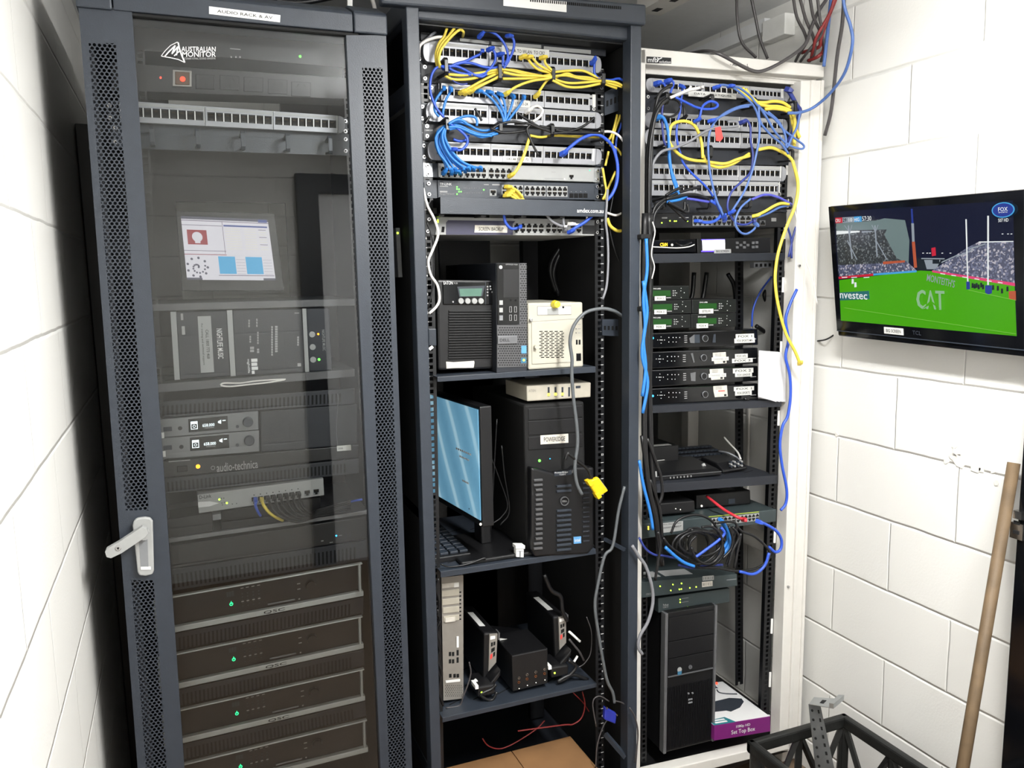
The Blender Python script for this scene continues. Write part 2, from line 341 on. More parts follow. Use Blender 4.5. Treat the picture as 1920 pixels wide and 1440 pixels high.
def rail(parent, z, top, bot, Y, w, UZ=None, name='mounting_rail', mt='rail_black', side=1, lab=False, ztop=45, zbot=1, depth=.03, hole_w=.0095):
    """vertical mounting rail with three square holes per rack unit"""
    xt, xb = oY(z, *top, Y).x, oY(z, *bot, Y).x; zt, zb = oY(z, *top, Y).z, oY(z, *bot, Y).z
    def X(zz): return xt+(xb-xt)*(zz-zt)/(zb-zt)
    m = MB(); z0, z1 = .1+.04445*(zbot-1), .1+.04445*ztop
    h = hole_w/2
    def seg(xa0, xa1, za, zb_, mtl=mt, y0=0, y1=.002):
        m.hexa([(X(za)+xa0, Y+y0, za), (X(za)+xa1, Y+y0, za), (X(za)+xa1, Y+y1, za), (X(za)+xa0, Y+y1, za), (X(zb_)+xa0, Y+y0, zb_), (X(zb_)+xa1, Y+y0, zb_), (X(zb_)+xa1, Y+y1, zb_), (X(zb_)+xa0, Y+y1, zb_)], mtl)
    seg(-w/2, -h, z0, z1); seg(h, w/2, z0, z1)
    seg(side*w/2-.001, side*w/2+.001, z0, z1, mt, 0, depth)
    for k in range(zbot, ztop+1):
        b = .1+.04445*(k-1)
        for c in (.0064, .0222, .0381):
            seg(-h, h, b+c+h if c < .03 else b+c+h, b+(c+.0158-h if c < .03 else .04445+.0064-h))
    o = m.done(name, parent)
    if lab:
        m = MB()
        for k in range(zbot, ztop+1):
            b = .1+.04445*(k-1); cx = X(b)+side*(w/2-.0055)
            q = wq((cx-.003, Y, b+.026), (cx+.003, Y, b+.026), (cx+.003, Y, b+.018), (cx-.003, Y, b+.018)); m.q = q
            m.text(str(k), .5, .5, .0055, 'print_white', -.0007); m.wbox((cx-.004, Y-.0009, b+.0435), (cx+.004, Y-.0002, b+.0447), 'print_white')
        m.done('unit_numbers', parent)
    return o
def post(m, z, tl, tr, br, bl, Y, depth, mt):
    m.q = Quad(z, (tl, tr, br, bl), Y); m.box(0, 0, 1, 1, 0, depth, mt)
# ---- rack 1: closed cabinet with a smoked glass door
Y1 = -.10
R1 = thing('equipment_cabinet', 'tall dark cabinet with a smoked glass door and perforated edges on the left', 'rack cabinet', (.09, .2, 0))
tl1, tr1 = oY('P', 145, 13, Y1), oY('P', 724, 68, Y1); xa, xb = tl1.x, tr1.x; ztop = tl1.z
bl1 = oY('P', 258, 1440, Y1)
m = MB(); m.wbox((xa+.004, Y1+.03, .08), (xa+.02, .55, ztop), 'charcoal_dark'); m.done('side_panel', R1)
m = MB(); m.wbox((xb-.02, Y1+.03, .08), (xb-.004, .55, ztop), 'charcoal_dark'); m.done('side_panel', R1)
m = MB(); m.wbox((xa+.02, Y1+.03, .06), (xb-.02, .55, .1), 'charcoal_dark'); m.done('bottom_panel', R1)
m = MB()   # lid: front skirt, sloped shoulder, top
zt = ztop+.042; prof = [(Y1-.004, ztop), (Y1-.004, zt-.006), (Y1+.002, zt), (Y1+.07, zt+.028), (.5, zt+.028), (.56, zt), (.56, ztop)]
def lidp(x0, x1, prof, mt='charcoal'):
    n = len(prof); vs = [(x0, y, z_) for y, z_ in prof]+[(x1, y, z_) for y, z_ in prof]
    m.add(vs, [tuple(range(n-1, -1, -1)), tuple(range(n, 2*n))]+[(i, (i+1) % n, (i+1) % n+n, i+n) for i in range(n)], mt)
lidp(xa+.062, xb-.072, prof); m.done('lid', R1, .0015)
for x0, x1 in ((xa-.002, xa+.06), (xb-.07, xb+.002)):
    m = MB(); lidp(x0, x1, [(Y1-.007, ztop-.001), (Y1-.007, zt-.004), (Y1, zt+.003), (Y1+.07, zt+.033), (.5, zt+.033), (.56, zt), (.56, ztop-.001)]); m.done('corner_cap', R1, .003)
q = Quad('A', ((990, 30), (1328, 72), (1326, 106), (990, 66)), Y1-.0045); m = MB(q); m.box(0, 0, 1, 1, -.0004, 0, 'white'); m.text('AUDIO RACK & AV', .5, .5, .006, 'ink', -.0008, w=q.W*.78); m.done('label_sticker', R1, label='white printed strip label')
door = None
lx = lambda y: 147+(y-13)*(258-147)/1427.0
gl = lambda y: 247.5+(y-24)*.0693
gr = lambda y: 649+(y-63)*.0470
rx = lambda y: 724+(y-68)*(773-724)/1372.0
YBOT = 1560
m = MB(); post(m, 'P', (lx(14), 14), (gl(25), 25), (gl(YBOT), YBOT), (lx(YBOT), YBOT), Y1, .02, 'charcoal'); DR = m.done('door_frame', R1, .002)
# cut: real perforated strips sit in front of an opening, so build the stiles as borders around them
bpy.data.objects.remove(DR)
def strip(name, x0f, x1f, px0, px1, yt, spans, Y):
    """door stile with perforated zones: solid borders plus a holed sheet in each span"""
    m = MB(); m2 = MB()
    def piece(mm, fa, fb, ya, yb, mt, d=.003):
        mm.q = Quad('P', ((fa(ya), ya), (fb(ya), ya), (fb(yb), yb), (fa(yb), yb)), Y); mm.box(0, 0, 1, 1, 0, d, mt)
    piece(m, x0f, px0, yt, YBOT, 'charcoal', .02); piece(m, px1, x1f, yt, YBOT, 'charcoal', .02)
    ys = [yt]+[v for s_ in spans for v in s_]+[YBOT]
    for i in range(0, len(ys)-1, 2): piece(m, px0, px1, ys[i], ys[i+1], 'charcoal', .02)
    o = m.done(name, R1)
    for a, b in spans: piece(m2, px0, px1, a, b, 'perforated', .0012)
    m2.done('perforated_sheet', R1 if o is None else o)
    return o
strip('door_stile', lx, gl, lambda y: 166+(y-81)*.0795, lambda y: 217+(y-81)*.0705, 14, ((81, 957), (1088, 1470)), Y1)
strip('door_stile', gr, rx, lambda y: 679+(y-127)*.0385, lambda y: 717+(y-127)*.0335, 66, ((127, 1470),), Y1)
m = MB(); q = Quad('P', ((gl(25), 25), (gr(63), 63), (gr(YBOT), YBOT), (gl(YBOT), YBOT)), Y1+.012); m.q = q; m.box(0, 0, 1, 1, 0, .004, 'smoked_glass'); m.done('glass_pane', R1)
m = MB(); m.wbox((xa+.06, Y1+.002, ztop-.006), (xb-.06, Y1+.02, ztop-.001), 'matte_black'); m.done('door_seal', R1)
# maker's mark printed on the glass
q = Quad('o', ((285, 85), (755, 85), (755, 265), (285, 265)), Y1+.0112); m = MB(q)
def stroke(pts, w, mt='print_white', z='o', d0=-.0003, d1=0):
    for (x0, y0), (x1, y1) in zip(pts, pts[1:]):
        L_ = math.hypot(x1-x0, y1-y0) or 1; nx, ny = -(y1-y0)/L_*w/2, (x1-x0)/L_*w/2
        m.zpoly(z, [(x0-nx, y0-ny), (x1-nx, y1-ny), (x1+nx, y1+ny), (x0+nx, y0+ny)][::-1], d0, d1, mt)
stroke([(285, 205), (320, 160), (365, 115), (424, 86), (432, 110)], 6); stroke([(430, 90), (440, 140), (460, 200), (487, 262)], 12); stroke([(487, 262), (430, 235), (370, 222), (285, 207)], 7)
stroke([(310, 215), (345, 175), (405, 115), (375, 190)], 11); stroke([(375, 190), (428, 125), (415, 200)], 11); stroke([(395, 205), (440, 165)], 10)
m.ztext('AUSTRALIAN', 'o', 458, 125, 752, 168, 'print_white', 0); m.ztext('MONITOR', 'o', 466, 168, 754, 214, 'print_white', 0); m.ztext('INTERNATIONAL SOUND DIVISION', 'o', 470, 218, 750, 236, 'print_grey', 0)
m.done('glass_logo', R1, label='white sail mark and lettering')
# swing handle
HD = MB(Quad('t', ((330, 325), (515, 325), (522, 850), (375, 850)), Y1-.002))
HD.zpoly('t', [(332, 400), (340, 360), (372, 332), (440, 324), (490, 330), (512, 360), (516, 500), (523, 800), (510, 835), (450, 850), (392, 845), (376, 815)], -.011, 0, 'light_grey')
hb = HD.done('handle_plate', R1, .003)
m = MB(HD.q); m.zb('t', 395, 520, 470, 770, -.0115, -.0095, 'grey'); m.zb('t', 405, 765, 495, 790, -.0125, -.011, 'white'); m.zcyl('t', 430, 460, .012, -.026, -.008, 'light_grey', 20); m.done('handle_recess', hb)
m = MB(); m.q = Quad('t', ((85, 420), (470, 420), (470, 710), (85, 710)), Y1-.045)
m.zpoly('t', [(415, 420), (455, 440), (470, 480), (448, 515), (230, 660), (135, 706), (95, 695), (80, 650), (95, 622), (205, 560)], 0, .016, 'light_grey'); m.zcyl('t', 200, 612, .0052, -.002, .001, 'steel', 16); m.zcyl('t', 200, 612, .0022, -.003, -.0015, 'hole', 10)
m.done('handle_lever', hb, .003)
# hinges on the right, inner rails, rear frame
rail(R1, 'P', (268, 200), (335, 1430), 0, .018, side=-1); rail(R1, 'P', (655, 240), (715, 1430), 0.0, .018, side=1)
m = MB(); m.wbox((xa+.02, .53, .1), (-.05, .545, ztop), 'black'); m.wbox((.24, .53, .1), (xb-.02, .545, ztop), 'black'); m.wbox((-.05, .53, .1), (.24, .545, 1.48), 'black'); m.wbox((-.05, .53, 1.80), (.24, .545, 1.95), 'black'); m.done('rear_panel', R1)
# ---- rack 2: open dark frame
Y2 = -.10
R2 = thing('open_rack', 'tall open dark rack without a door in the middle, full of network gear', 'rack cabinet', (.74, .2, 0))
lxo = lambda y: 761+(y-10)*.0335; lxi = lambda y: 785+(y-10)*.030
m = MB(); post(m, 'P', (lxo(-10), -10), (lxi(-10), -10), (lxi(YBOT), YBOT), (lxo(YBOT), YBOT), Y2, .04, 'charcoal'); m.done('front_post', R2, .002)
m = MB(); post(m, 'P', (1183, 35), (1203, 37), (1193, YBOT), (1176, YBOT), Y2, .04, 'charcoal'); m.done('front_post', R2, .002)
x2a, x2b = oY('P', 761, 10, Y2).x, oY('P', 1203, 40, Y2).x; z2 = oY('P', 1000, 36, Y2).z
m = MB(); m.wbox((x2a, .56, .05), (x2a+.04, .6, z2), 'charcoal'); m.done('rear_post', R2, .002)
m = MB(); m.wbox((x2b-.04, .56, .05), (x2b, .6, z2), 'charcoal'); m.done('rear_post', R2, .002)
for zz in (1.98, .32):
    m = MB(); m.wbox((x2a+.005, -.06, zz), (x2a+.02, .56, zz+.04), 'charcoal'); m.done('side_brace', R2, .002)
m = MB(); m.wbox((x2a+.006, -.05, 1.0), (x2a+.016, .56, 1.03), 'charcoal_dark'); m.done('side_brace', R2, .002)
q = Quad('P', ((766, -30), (1212, 8), (1212, 47), (766, 10)), Y2-.012)   # lid
m = MB(q); m.box(-.1, 0, 1, 1, .0, .03, 'charcoal'); a = q.c[3]; m.wbox((x2a, Y2+.018, z2-.02), (x2b, .6, z2+.035), 'charcoal'); m.done('lid', R2, .005)
m = MB(); qv = Quad('D', ((1085, -8), (1722, 45), (1722, 65), (1085, 12)), Y2-.0128); m.q = qv
for k in range(44): m.box(k/44, 0, (k+.55)/44, 1, -.0004, .0002, 'hole')
m.done('vent_slots', R2)
q = Quad('D', ((900, -25), (1337, 12), (1337, 85), (900, 40)), Y2-.0125); m = MB(q); m.box(0, 0, 1, 1, -.0004, 0, 'white'); m.done('label_sticker', R2, label='blank white strip label')
m = MB(); m.wbox((x2a, Y2, .04), (x2b, .6, .09), 'charcoal_dark'); m.done('bottom_panel', R2)
rail(R2, 'P', (796, 60), (823, 1430), 0, .026, side=-1, lab=True); rail(R2, 'P', (1123.5, 100), (1125, 1430), 0, .026, side=1, lab=True)
m = MB(); m.wbox((x2a+.03, .45, .1), (x2a+.075, .47, 2.12), 'rail_black'); m.wbox((x2b-.09, .45, .1), (x2b-.04, .47, 2.12), 'rail_black'); m.done('rear_rail', R2)
for z, pts in (('D', ((1600, 640), (1765, 560), (1768, 740), (1600, 800))), ('E', ((1555, 1035), (1735, 1035), (1735, 1165), (1555, 1155)))):
    q = Quad(z, pts, -.005); m = MB(q); m.box(0, 0, 1, 1, -.002, .02, 'charcoal')
    for k in range(4): m.box(.06+k*.16, .35, .14+k*.16, .6, -.0028, .001, 'hole')
    m.cyl(.9, .88, .005, -.006, 0, 'steel', 12, .0045); m.cyl(.9, .1, .005, -.006, 0, 'steel', 12, .0045); m.done('rail_bracket', R2)
q = Quad('E', ((252, 1105), (312, 1105), (315, 1235), (256, 1235)), -.008); m = MB(q); m.box(0, 0, 1, 1, 0, .01, 'charcoal'); m.done('rail_clip', R2, .002)
m = MB(); m.tube([oY('F', 1345, 1190, -.02), oY('F', 1480, 1262, -.09)], .006, 'charcoal', 4, 1); m.done('post_strut', R2)
m = MB(); m.tube([oY('G', 1350, 1210, -.02), oY('G', 1490, 1370, -.09)], .008, 'charcoal', 4, 1); m.done('post_strut', R2)
# ---- rack 3: open white frame
Y3 = -.02
R3 = thing('white_rack', 'tall open white steel rack on the right beside the block wall', 'rack cabinet', (1.38, .2, 0))
q = Quad('H', ((78, 33), (1385, 160), (1385, 245), (78, 150)), Y3)
m = MB(q); m.box(0, 0, 1, 1, 0, .05, 'white_paint'); m.done('top_beam', R3, .003)
m = MB(); q = Quad('H', ((115, 150), (1320, 243), (1282, 305), (115, 220)), Y3+.035); m.q = q; m.box(0, 0, 1, 1, 0, .01, 'white_paint'); m.done('inner_lintel', R3, .002)
m = MB(); post(m, 'P', (1200.6, 92), (1211, 92), (1199.5, YBOT), (1190, YBOT), Y3, .05, 'white_paint'); m.done('front_post', R3, .002)
m = MB(); q = Quad('P', ((1505, 150), (1546, 150), (1500, 1410), (1463, 1410)), Y3); m.q = q
m.box(0, 0, .42, 1, .006, .05, 'white_paint'); m.box(.42, 0, .55, 1, .0, .05, 'white_paint'); m.box(.55, 0, .88, 1, .004, .05, 'white_paint'); m.box(.88, 0, 1, 1, 0, .05, 'white_paint')
m.zcyl('I', 1213, 372, .004, 0, .008, 'steel', 10); m.zcyl('K', 1135, 155, .004, 0, .008, 'steel', 10); m.done('front_post', R3, .0015)
x3a, x3b = oY('P', 1205, 95, Y3).x, oY('P', 1545, 128, Y3).x; z3 = oY('P', 1370, 112, Y3).z
m = MB(); m.wbox((x3a, Y3+.03, z3-.03), (x3b, .6, z3), 'white_paint'); m.done('top_panel', R3)
q = Quad('K', ((380, 1425), (1175, 1240), (1210, 1290), (380, 1500)), Y3+.0); m = MB(q); m.box(-.35, 0, 1, 1, 0, .04, 'white_paint'); m.done('sill', R3, .003)
zs3 = q.c[0].z
m = MB(); m.wbox((x3a, Y3+.04, .05), (x3b, .6, zs3-.02), 'black'); m.done('base_plate', R3)
m = MB(); m.wbox((x3a, .56, .05), (x3a+.04, .6, z3-.03), 'white_paint'); m.done('rear_post', R3)
m = MB(); m.wbox((x3b-.045, .56, .05), (x3b, .6, z3-.03), 'white_paint'); m.done('rear_post', R3)
rail(R3, 'P', (1213, 180), (1207, 1430), .03, .02, side=-1, name='mounting_rail', ztop=44)
rail(R3, 'P', (1475, 180), (1434, 1340), .03, .03, side=1, ztop=44, zbot=3, depth=.05)
rail(R3, 'P', (1386, 500), (1386, 1280), .22, .03, side=1, ztop=44, zbot=3, depth=.03)
for yy in (300, 420, 520, 640, 770, 990, 1160, 1260, 1340):
    q = Quad('P', ((1470-(yy-420)*.033, yy), (1474-(yy-420)*.033, yy), (1473-(yy-420)*.033, yy+28), (1469-(yy-420)*.033, yy+28)), .028); m = MB(q); m.box(0, 0, 1, 1, -.0004, .0004, 'white'); m.done('rail_sticker', R3)
q = Quad('I', ((1120, 320), (1190, 318), (1190, 415), (1118, 412)), .02); m = MB(q); m.box(0, 0, 1, 1, 0, .02, 'white_paint'); m.box(.3, .35, .6, .65, -.001, .001, 'hole'); m.done('rail_bracket', R3, .002)
q = Quad('I', ((885, 350), (1015, 345), (1015, 385), (885, 388)), .2); m = MB(q); m.box(0, 0, 1, 1, 0, .02, 'grey')
for k in range(4): m.box(.08+k*.24, .2, .2+k*.24, .75, -.001, .001, 'hole')
m.done('rail_bracket', R3)
q = Quad('H', ((122, 98), (297, 108), (297, 150), (122, 145)), Y3-.001); m = MB(q); m.box(0, 0, 1, 1, -.0006, 0, 'ink'); m.ztext('mfb', 'H', 130, 105, 200, 140, 'print_white', -.0012); m.ztext('solution', 'H', 212, 128, 292, 146, 'print_white', -.0012)
m.q = q; stroke([(196, 108), (208, 118), (230, 108)], 7, 'print_white', 'H', -.0012, -.0006); stroke([(205, 118), (198, 138)], 6, 'print_white', 'H', -.0012, -.0006); m.done('maker_plate', R3, label='small dark plate with white lettering')
m = MB(Quad('H', ((715, 135), (850, 145), (850, 175), (715, 165)), Y3-.0005)); m.ztext('- AL R... - L', 'H', 715, 146, 848, 168, 'ink', -.0004); m.done('pen_mark', R3)

# sides and rear of the open racks
m = MB(); m.wbox((x2b-.012, -.04, .1), (x2b-.004, .55, z2), 'matte_black'); m.done('side_panel', R2)
m = MB(); m.wbox((x2a+.02, .58, .1), (x2a+.14, .59, z2), 'black'); m.wbox((x2a+.27, .58, .1), (x2b-.15, .59, z2), 'black'); m.wbox((x2b-.15, .58, 1.9), (x2b-.02, .59, z2), 'black'); m.wbox((x2a+.14, .58, 1.98), (x2a+.27, .59, z2), 'black'); m.wbox((x2a+.14, .58, .1), (x2b-.02, .59, 1.5), 'black'); m.done('rear_panel', R2)
m = MB(); m.wbox((x3a+.03, .58, .1), (x3b-.16, .59, z3-.03), 'black'); m.done('rear_panel', R3)
m = MB(); m.wbox((x2a+.006, -.04, .1), (x2a+.012, .55, 1.96), 'matte_black'); m.done('side_panel', R2)  # left one: dark sheet added to keep the gap between the racks black
q = Quad('D', ((300, 40), (1640, 150), (1636, 300), (305, 170)), .012); m = MB(q); m.box(0, 0, 1, 1, 0, .004, 'charcoal_dark'); m.done('top_shade_sheet', R2)  # added dark sheet, stands in for the shaded space below the lid
m = MB(); m.wbox((x2a+.02, Y2+.042, z2-.024), (x2b-.02, .58, z2-.0205), 'black'); m.done('lid_shade_sheet', R2)  # black sheet added under the lid: its shade is put in as colour
# ---------------------------------------------------------------- kit: rack-mounted things
def dev(name, label, cat, z, pts, Y=0, depth=.25, mt='black', group=None, bev=.0015, D=Vector((0, 1, 0)), part='chassis'):
    q = Quad(z, pts, Y, D); t = thing(name, label, cat, q.base(depth), group)
    m = MB(q); m.box(0, 0, 1, 1, 0, depth, mt); c = m.done(part, t, bev)
    return t, q, c
def screws(m, q, us=(.015, .985), vs=(.2, .8), d=-.001, r=.0045):
    for u in us:
        for v in vs: m.cyl(u, v, r, d-.0025, d, 'steel', 10, r); m.cyl(u, v, r*.45, d-.0028, d-.0024, 'hole', 6)
def rj(q, u0, v0, u1, v1, parent, name='port', up=True, d=-.0006, frame='light_grey'):
    """an 8P8C socket: opening with the latch notch above or below"""
    m = MB(q); w, h = u1-u0, v1-v0
    m.box(u0, v0, u1, v1, d-.0004, d+.004, frame)
    a, b = (.22, .38) if up else (.0, .0)
    if up: pts = [(u0+w*.06, v0+h*.04), (u1-w*.06, v0+h*.04), (u1-w*.06, v0+h*.6), (u0+w*.72, v0+h*.6), (u0+w*.72, v1-h*.06), (u0+w*.28, v1-h*.06), (u0+w*.28, v0+h*.6), (u0+w*.06, v0+h*.6)]
    else: pts = [(u0+w*.06, v0+h*.4), (u0+w*.28, v0+h*.4), (u0+w*.28, v0+h*.06), (u0+w*.72, v0+h*.06), (u0+w*.72, v0+h*.4), (u1-w*.06, v0+h*.4), (u1-w*.06, v1-h*.04), (u0+w*.06, v1-h*.04)]
    m.prism(pts, d-.0008, d-.0002, 'hole')
    for k in range(4): m.box(u0+w*(.3+k*.12), v0+h*(.08 if up else .8), u0+w*(.34+k*.12), v0+h*(.2 if up else .92), d-.001, d-.0006, 'gold')
    return m.done(name, parent)
def keystone(q, u0, v0, u1, v1, parent):
    m = MB(q); w, h = u1-u0, v1-v0
    m.box(u0, v0, u1, v1, .007, .012, 'hole'); m.box(u0, v0, u0+w*.06, v1, .001, .008, 'ink'); m.box(u1-w*.06, v0, u1, v1, .001, .008, 'ink')
    m.box(u0, v1-h*.12, u1, v1, .003, .008, 'ink'); m.box(u0+w*.25, v0, u0+w*.75, v0+h*.22, .003, .008, 'ink')
    for k in range(4): m.box(u0+w*(.3+k*.12), v0+h*.7, u0+w*(.34+k*.12), v0+h*.82, .0055, .007, 'gold')
    return m.done('port', parent)
def patch_panel(label, z, pts, Y, mods, vr=(.33, .70), caps='LR', group=None, ears=True, n=8, sticker=None, tilt=None):
    """mods: [(x0, x1, y)] of each eight-port module in the close-up"""
    q = Quad(z, pts, Y-.022); t = thing('patch_bay', label, 'patch panel', q.base(.03), group)
    cw = .016/q.W*1.0
    m = MB(q); m.box(cw, .04, 1-cw, .96, .011, .034, 'silver_dark')
    if ears:
        m.box(-.018, -.02, cw+.02, 1.02, .02, .0225, 'charcoal'); m.box(1-cw-.02, -.02, 1.018, 1.02, .02, .0225, 'charcoal'); screws(m, q, (-.008, 1.008), (.2, .8), .019)
    m.done('back_plate', t)
    for s, nm in (('L', 0), ('R', 1)):
        m = MB(q); pts_ = []
        for k in range(13):
            a = -math.pi/2+math.pi*k/12; x = cw*(1-(math.cos(a)**.7 if s in caps else .35)); pts_.append((x, .5+.5*math.sin(a)))
        pts_ = pts_ if nm == 0 else [(1-x, y) for x, y in pts_][::-1]
        m.prism(pts_[::-1], 0, .02, 'silver'); x_ = cw if nm == 0 else 1-cw; m.box(x_-.001, 0, x_+.001, 1, -.0004, .001, 'silver_dark'); m.done('end_cap', t, .002)
    us = [(q.uv(z, a, y)[0], q.uv(z, b, y)[0]) for a, b, y in mods]
    v0, v1 = vr; edges = [cw]+[(us[i][1]+us[i+1][0])/2 for i in range(len(us)-1)]+[1-cw]
    for i, (a, b) in enumerate(us):
        m = MB(q); e0, e1 = edges[i], edges[i+1]; g = .0012/q.W
        m.box(e0, 0, e1-g, v0, 0, .01, 'silver'); m.box(e0, v1, e1-g, 1, 0, .01, 'silver'); m.box(e0, v0, a, v1, 0, .01, 'silver'); m.box(b, v0, e1-g, v1, 0, .01, 'silver')
        m.box(e0+.004, v1+(1-v1)*.3, b, v1+(1-v1)*.78, -.0006, .001, 'light_grey')
        m.box(b+g, v0-.1, b+(e1-b)*.55, 1, -.0008, .001, 'sticker')
        pw = (b-a)/n
        for k in range(1, n): m.box(a+pw*k-pw*.06, v0, a+pw*k+pw*.06, v1, 0, .008, 'white')
        pm = m.done('port_module', t)
        for k in range(n): keystone(q, a+pw*(k+.06), v0, a+pw*(k+.94), v1, pm)
    if sticker:
        zz, x0, y0, x1, y1, s = sticker
        m = MB(q); m.zb(zz, x0, y0, x1, y1, -.0012, -.0006, 'sticker'); m.ztext(s, zz, x0+(x1-x0)*.12, y0+(y1-y0)*.3, x1-(x1-x0)*.1, y0+(y1-y0)*.72, 'ink', -.0016); m.done('label_sticker', t)
    return t, q
def manager(label, z, pts, Y, rings, group=None, mt='charcoal_dark', ring_y=.062, rmt='black_plastic', txt=None):
    """black panel with cable rings standing out of it; rings: [(x, y0, y1)] of each front bar"""
    q = Quad(z, pts, Y-.003); t = thing('cable_manager', label, 'cable manager', q.base(.02), group)
    m = MB(q); m.box(0, 0, 1, 1, 0, .004, mt); screws(m, q, (.018, .982), (.22, .78), 0)
    if txt: m.ztext(txt[0], *txt[1:], 'print_white')
    m.done('panel', t)
    for x, y0, y1 in rings:
        A = oY(z, x, y0, Y-ring_y); B = oY(z, x, y1, Y-ring_y); w, th = .0045, .004; m = MB()
        cx = (A.x+B.x)/2; zt_, zb_ = A.z, B.z
        pr = [(Y-.003, zt_-.004), (Y-ring_y+.006, zt_), (Y-ring_y, zt_-.006), (Y-ring_y, zb_+.006), (Y-ring_y+.006, zb_), (Y-.003, zb_+.004)]
        pi = [(Y-.003, zt_-.009), (Y-ring_y+.008, zt_-.005), (Y-ring_y+.005, zt_-.009), (Y-ring_y+.005, zb_+.009), (Y-ring_y+.008, zb_+.005), (Y-.003, zb_+.009)]
        vs = [(cx-w, y, zz) for y, zz in pr+pi]+[(cx+w, y, zz) for y, zz in pr+pi]; k = 6
        fs = []
        for i in range(5): fs += [(i, i+1, i+1+k, i+k), (i+12, i+12+k, i+13+k, i+13), (i, i+12, i+13, i+1), (i+k, i+1+k, i+13+k, i+12+k)]
        fs += [(0, 6, 18, 12), (5, 17, 23, 11)]
        m.add(vs, fs, rmt); m.done('cable_ring', t, .001)
    return t, q
def port_block(q, z, x0, y0, x1, y1, cols, rows, parent, frame='light_grey', name='port_block', first_up=True):
    r = q.r(z, x0, y0, x1, y1); m = MB(q); m.bx(r, -.0012, .002, frame); b = m.done(name, parent); W, H = (r[2]-r[0])/cols, (r[3]-r[1])/rows
    for j in range(rows):
        for i in range(cols):
            rj(q, r[0]+W*(i+.06), r[1]+H*(j+.08), r[0]+W*(i+.94), r[1]+H*(j+.92), b, 'port', up=(j == rows-1) if rows > 1 else first_up, d=-.0014, frame=frame)
    return b
def leds(q, z, pts, mt, parent, r=.0016, name='indicator_light', d=-.0012):
    for x, y in pts:
        m = MB(q); m.zcyl(z, x, y, r, d, .0005, mt, 10); m.done(name, parent)
def stick(q, z, x0, y0, x1, y1, lines, parent, mt='sticker', d=0, ink='ink', name='label_sticker', pad=.12):
    m = MB(q); m.zb(z, x0, y0, x1, y1, d-.0006, d+.0002, mt); n = len(lines)
    for i, s in enumerate(lines):
        h = (y1-y0)/n; m.ztext(s, z, x0+(x1-x0)*pad, y0+h*i+h*.25, x1-(x1-x0)*pad, y0+h*(i+1)-h*.25, ink, d-.001)
    return m.done(name, parent)
def shelf(label, z, pts, Y, depth=.4, mt='charcoal', group=None, slots=True):
    q = Quad(z, pts, Y); t = thing('rack_shelf', label, 'rack shelf', q.base(depth), group)
    m = MB(q); m.box(0, 0, 1, 1, 0, .002, mt); m.box(0, 1-.0025/q.H, 1, 1, .002, depth, mt); m.done('tray', t, .0008)
    if slots:
        m = MB(q)
        for j in range(4):
            for i in range(6): m.add([q.pt(.08+i*.15+j*.012, 1, .05+j*.08)+Vector((0, 0, .0006)), q.pt(.18+i*.15+j*.012, 1, .07+j*.08)+Vector((0, 0, .0006)), q.pt(.18+i*.15+j*.012, 1, .075+j*.08)+Vector((0, 0, .0006)), q.pt(.08+i*.15+j*.012, 1, .055+j*.08)+Vector((0, 0, .0006))], [(0, 1, 2, 3)], 'hole')
        m.done('vent_slots', t)
    return t, q
def restY(z, x, y, zs, lo=-.2, hi=.4):
    """depth at which this point of the photo rests on a surface of height zs"""
    return max(lo, min(hi, oZ(z, x, y, zs).y))
def blank(label, z, pts, Y=0, vents=0, mt='charcoal_dark', rows=1, group=None):
    t, q, c = dev('blanking_panel', label, 'blanking panel', z, pts, Y, .006, mt, group, part='panel')
    if vents:
        m = MB(q)
        for j in range(rows):
            for k in range(vents):
                u = .06+.88*k/vents; m.box(u, .14+.76*j/rows, u+.88/vents*.45, .14+.76*(j+.8)/rows, -.0006, .001, 'hole')
        m.done('vent_slots', t)
    return t, q
NC = 0
def cable(col, pts, label, group=None, r=.0031, plugs='', name='patch_cable', cat='cable', pr=.0062, pl=.02, boot=None):
    """pts: [(z, x, y, Y)]; plugs: 'a' / 'b' put a moulded plug on the first / last end"""
    global NC; NC += 1
    P = [oY(z, x, y, Y) for z, x, y, Y in pts]
    m = MB(); m.tube(P, r, col, 8, 6)
    t = m.solo(name, label, cat, group)
    for e in plugs:
        a, b = (P[0], P[1]) if e == 'a' else (P[-1], P[-2])
        d = (b-a).normalized(); d = (d+Vector((0, -1.2, 0))).normalized(); m = MB()
        m.tube([a+Vector((0, .006, 0)), a+d*pl*.45, a+d*pl*.9], [pr, pr*.95, pr*.6], boot or col, 4, 1); m.done('plug', t, .001)
    return t
def zp(z, Y, *xy): return [(z, x, y, (yy[0] if yy else Y)) for x, y, *yy in xy]
# ---------------------------------------------------------------- contents of the glass-door cabinet
t, q, c = dev('power_conditioner', 'black rack unit with one green light at the very top behind the glass', 'rack unit', 'P', ((208, 34), (655, 74), (655, 128), (208, 90)), 0, .3, 'black_plastic')
leds(q, 'o', ((1475, 210),), 'led_green', t, .0025); m = MB(q); m.zb('o', 875, 143, 965, 150, -.001, 0, 'print_grey')
for x in (885, 925, 960): m.zb('o', x-6, 208, x+6, 222, -.001, 0, 'print_grey')
m.done('legend', t)
t, q, c = dev('power_strip', 'black rack power strip with sockets and a glowing red rocker switch', 'power strip', 'P', ((208, 116), (655, 146), (655, 186), (208, 170)), 0, .08, 'black_plastic')
m = MB(q); m.zb('o', 382, 333, 545, 472, -.006, 0, 'grey_metal'); sw = m.done('switch_bezel', t, .001); m = MB(q); m.zb('o', 405, 350, 528, 458, -.009, -.005, 'brown'); m.zcyl('o', 468, 412, .0055, -.0105, -.008, 'rocker_red', 16); m.done('rocker', sw, .001)
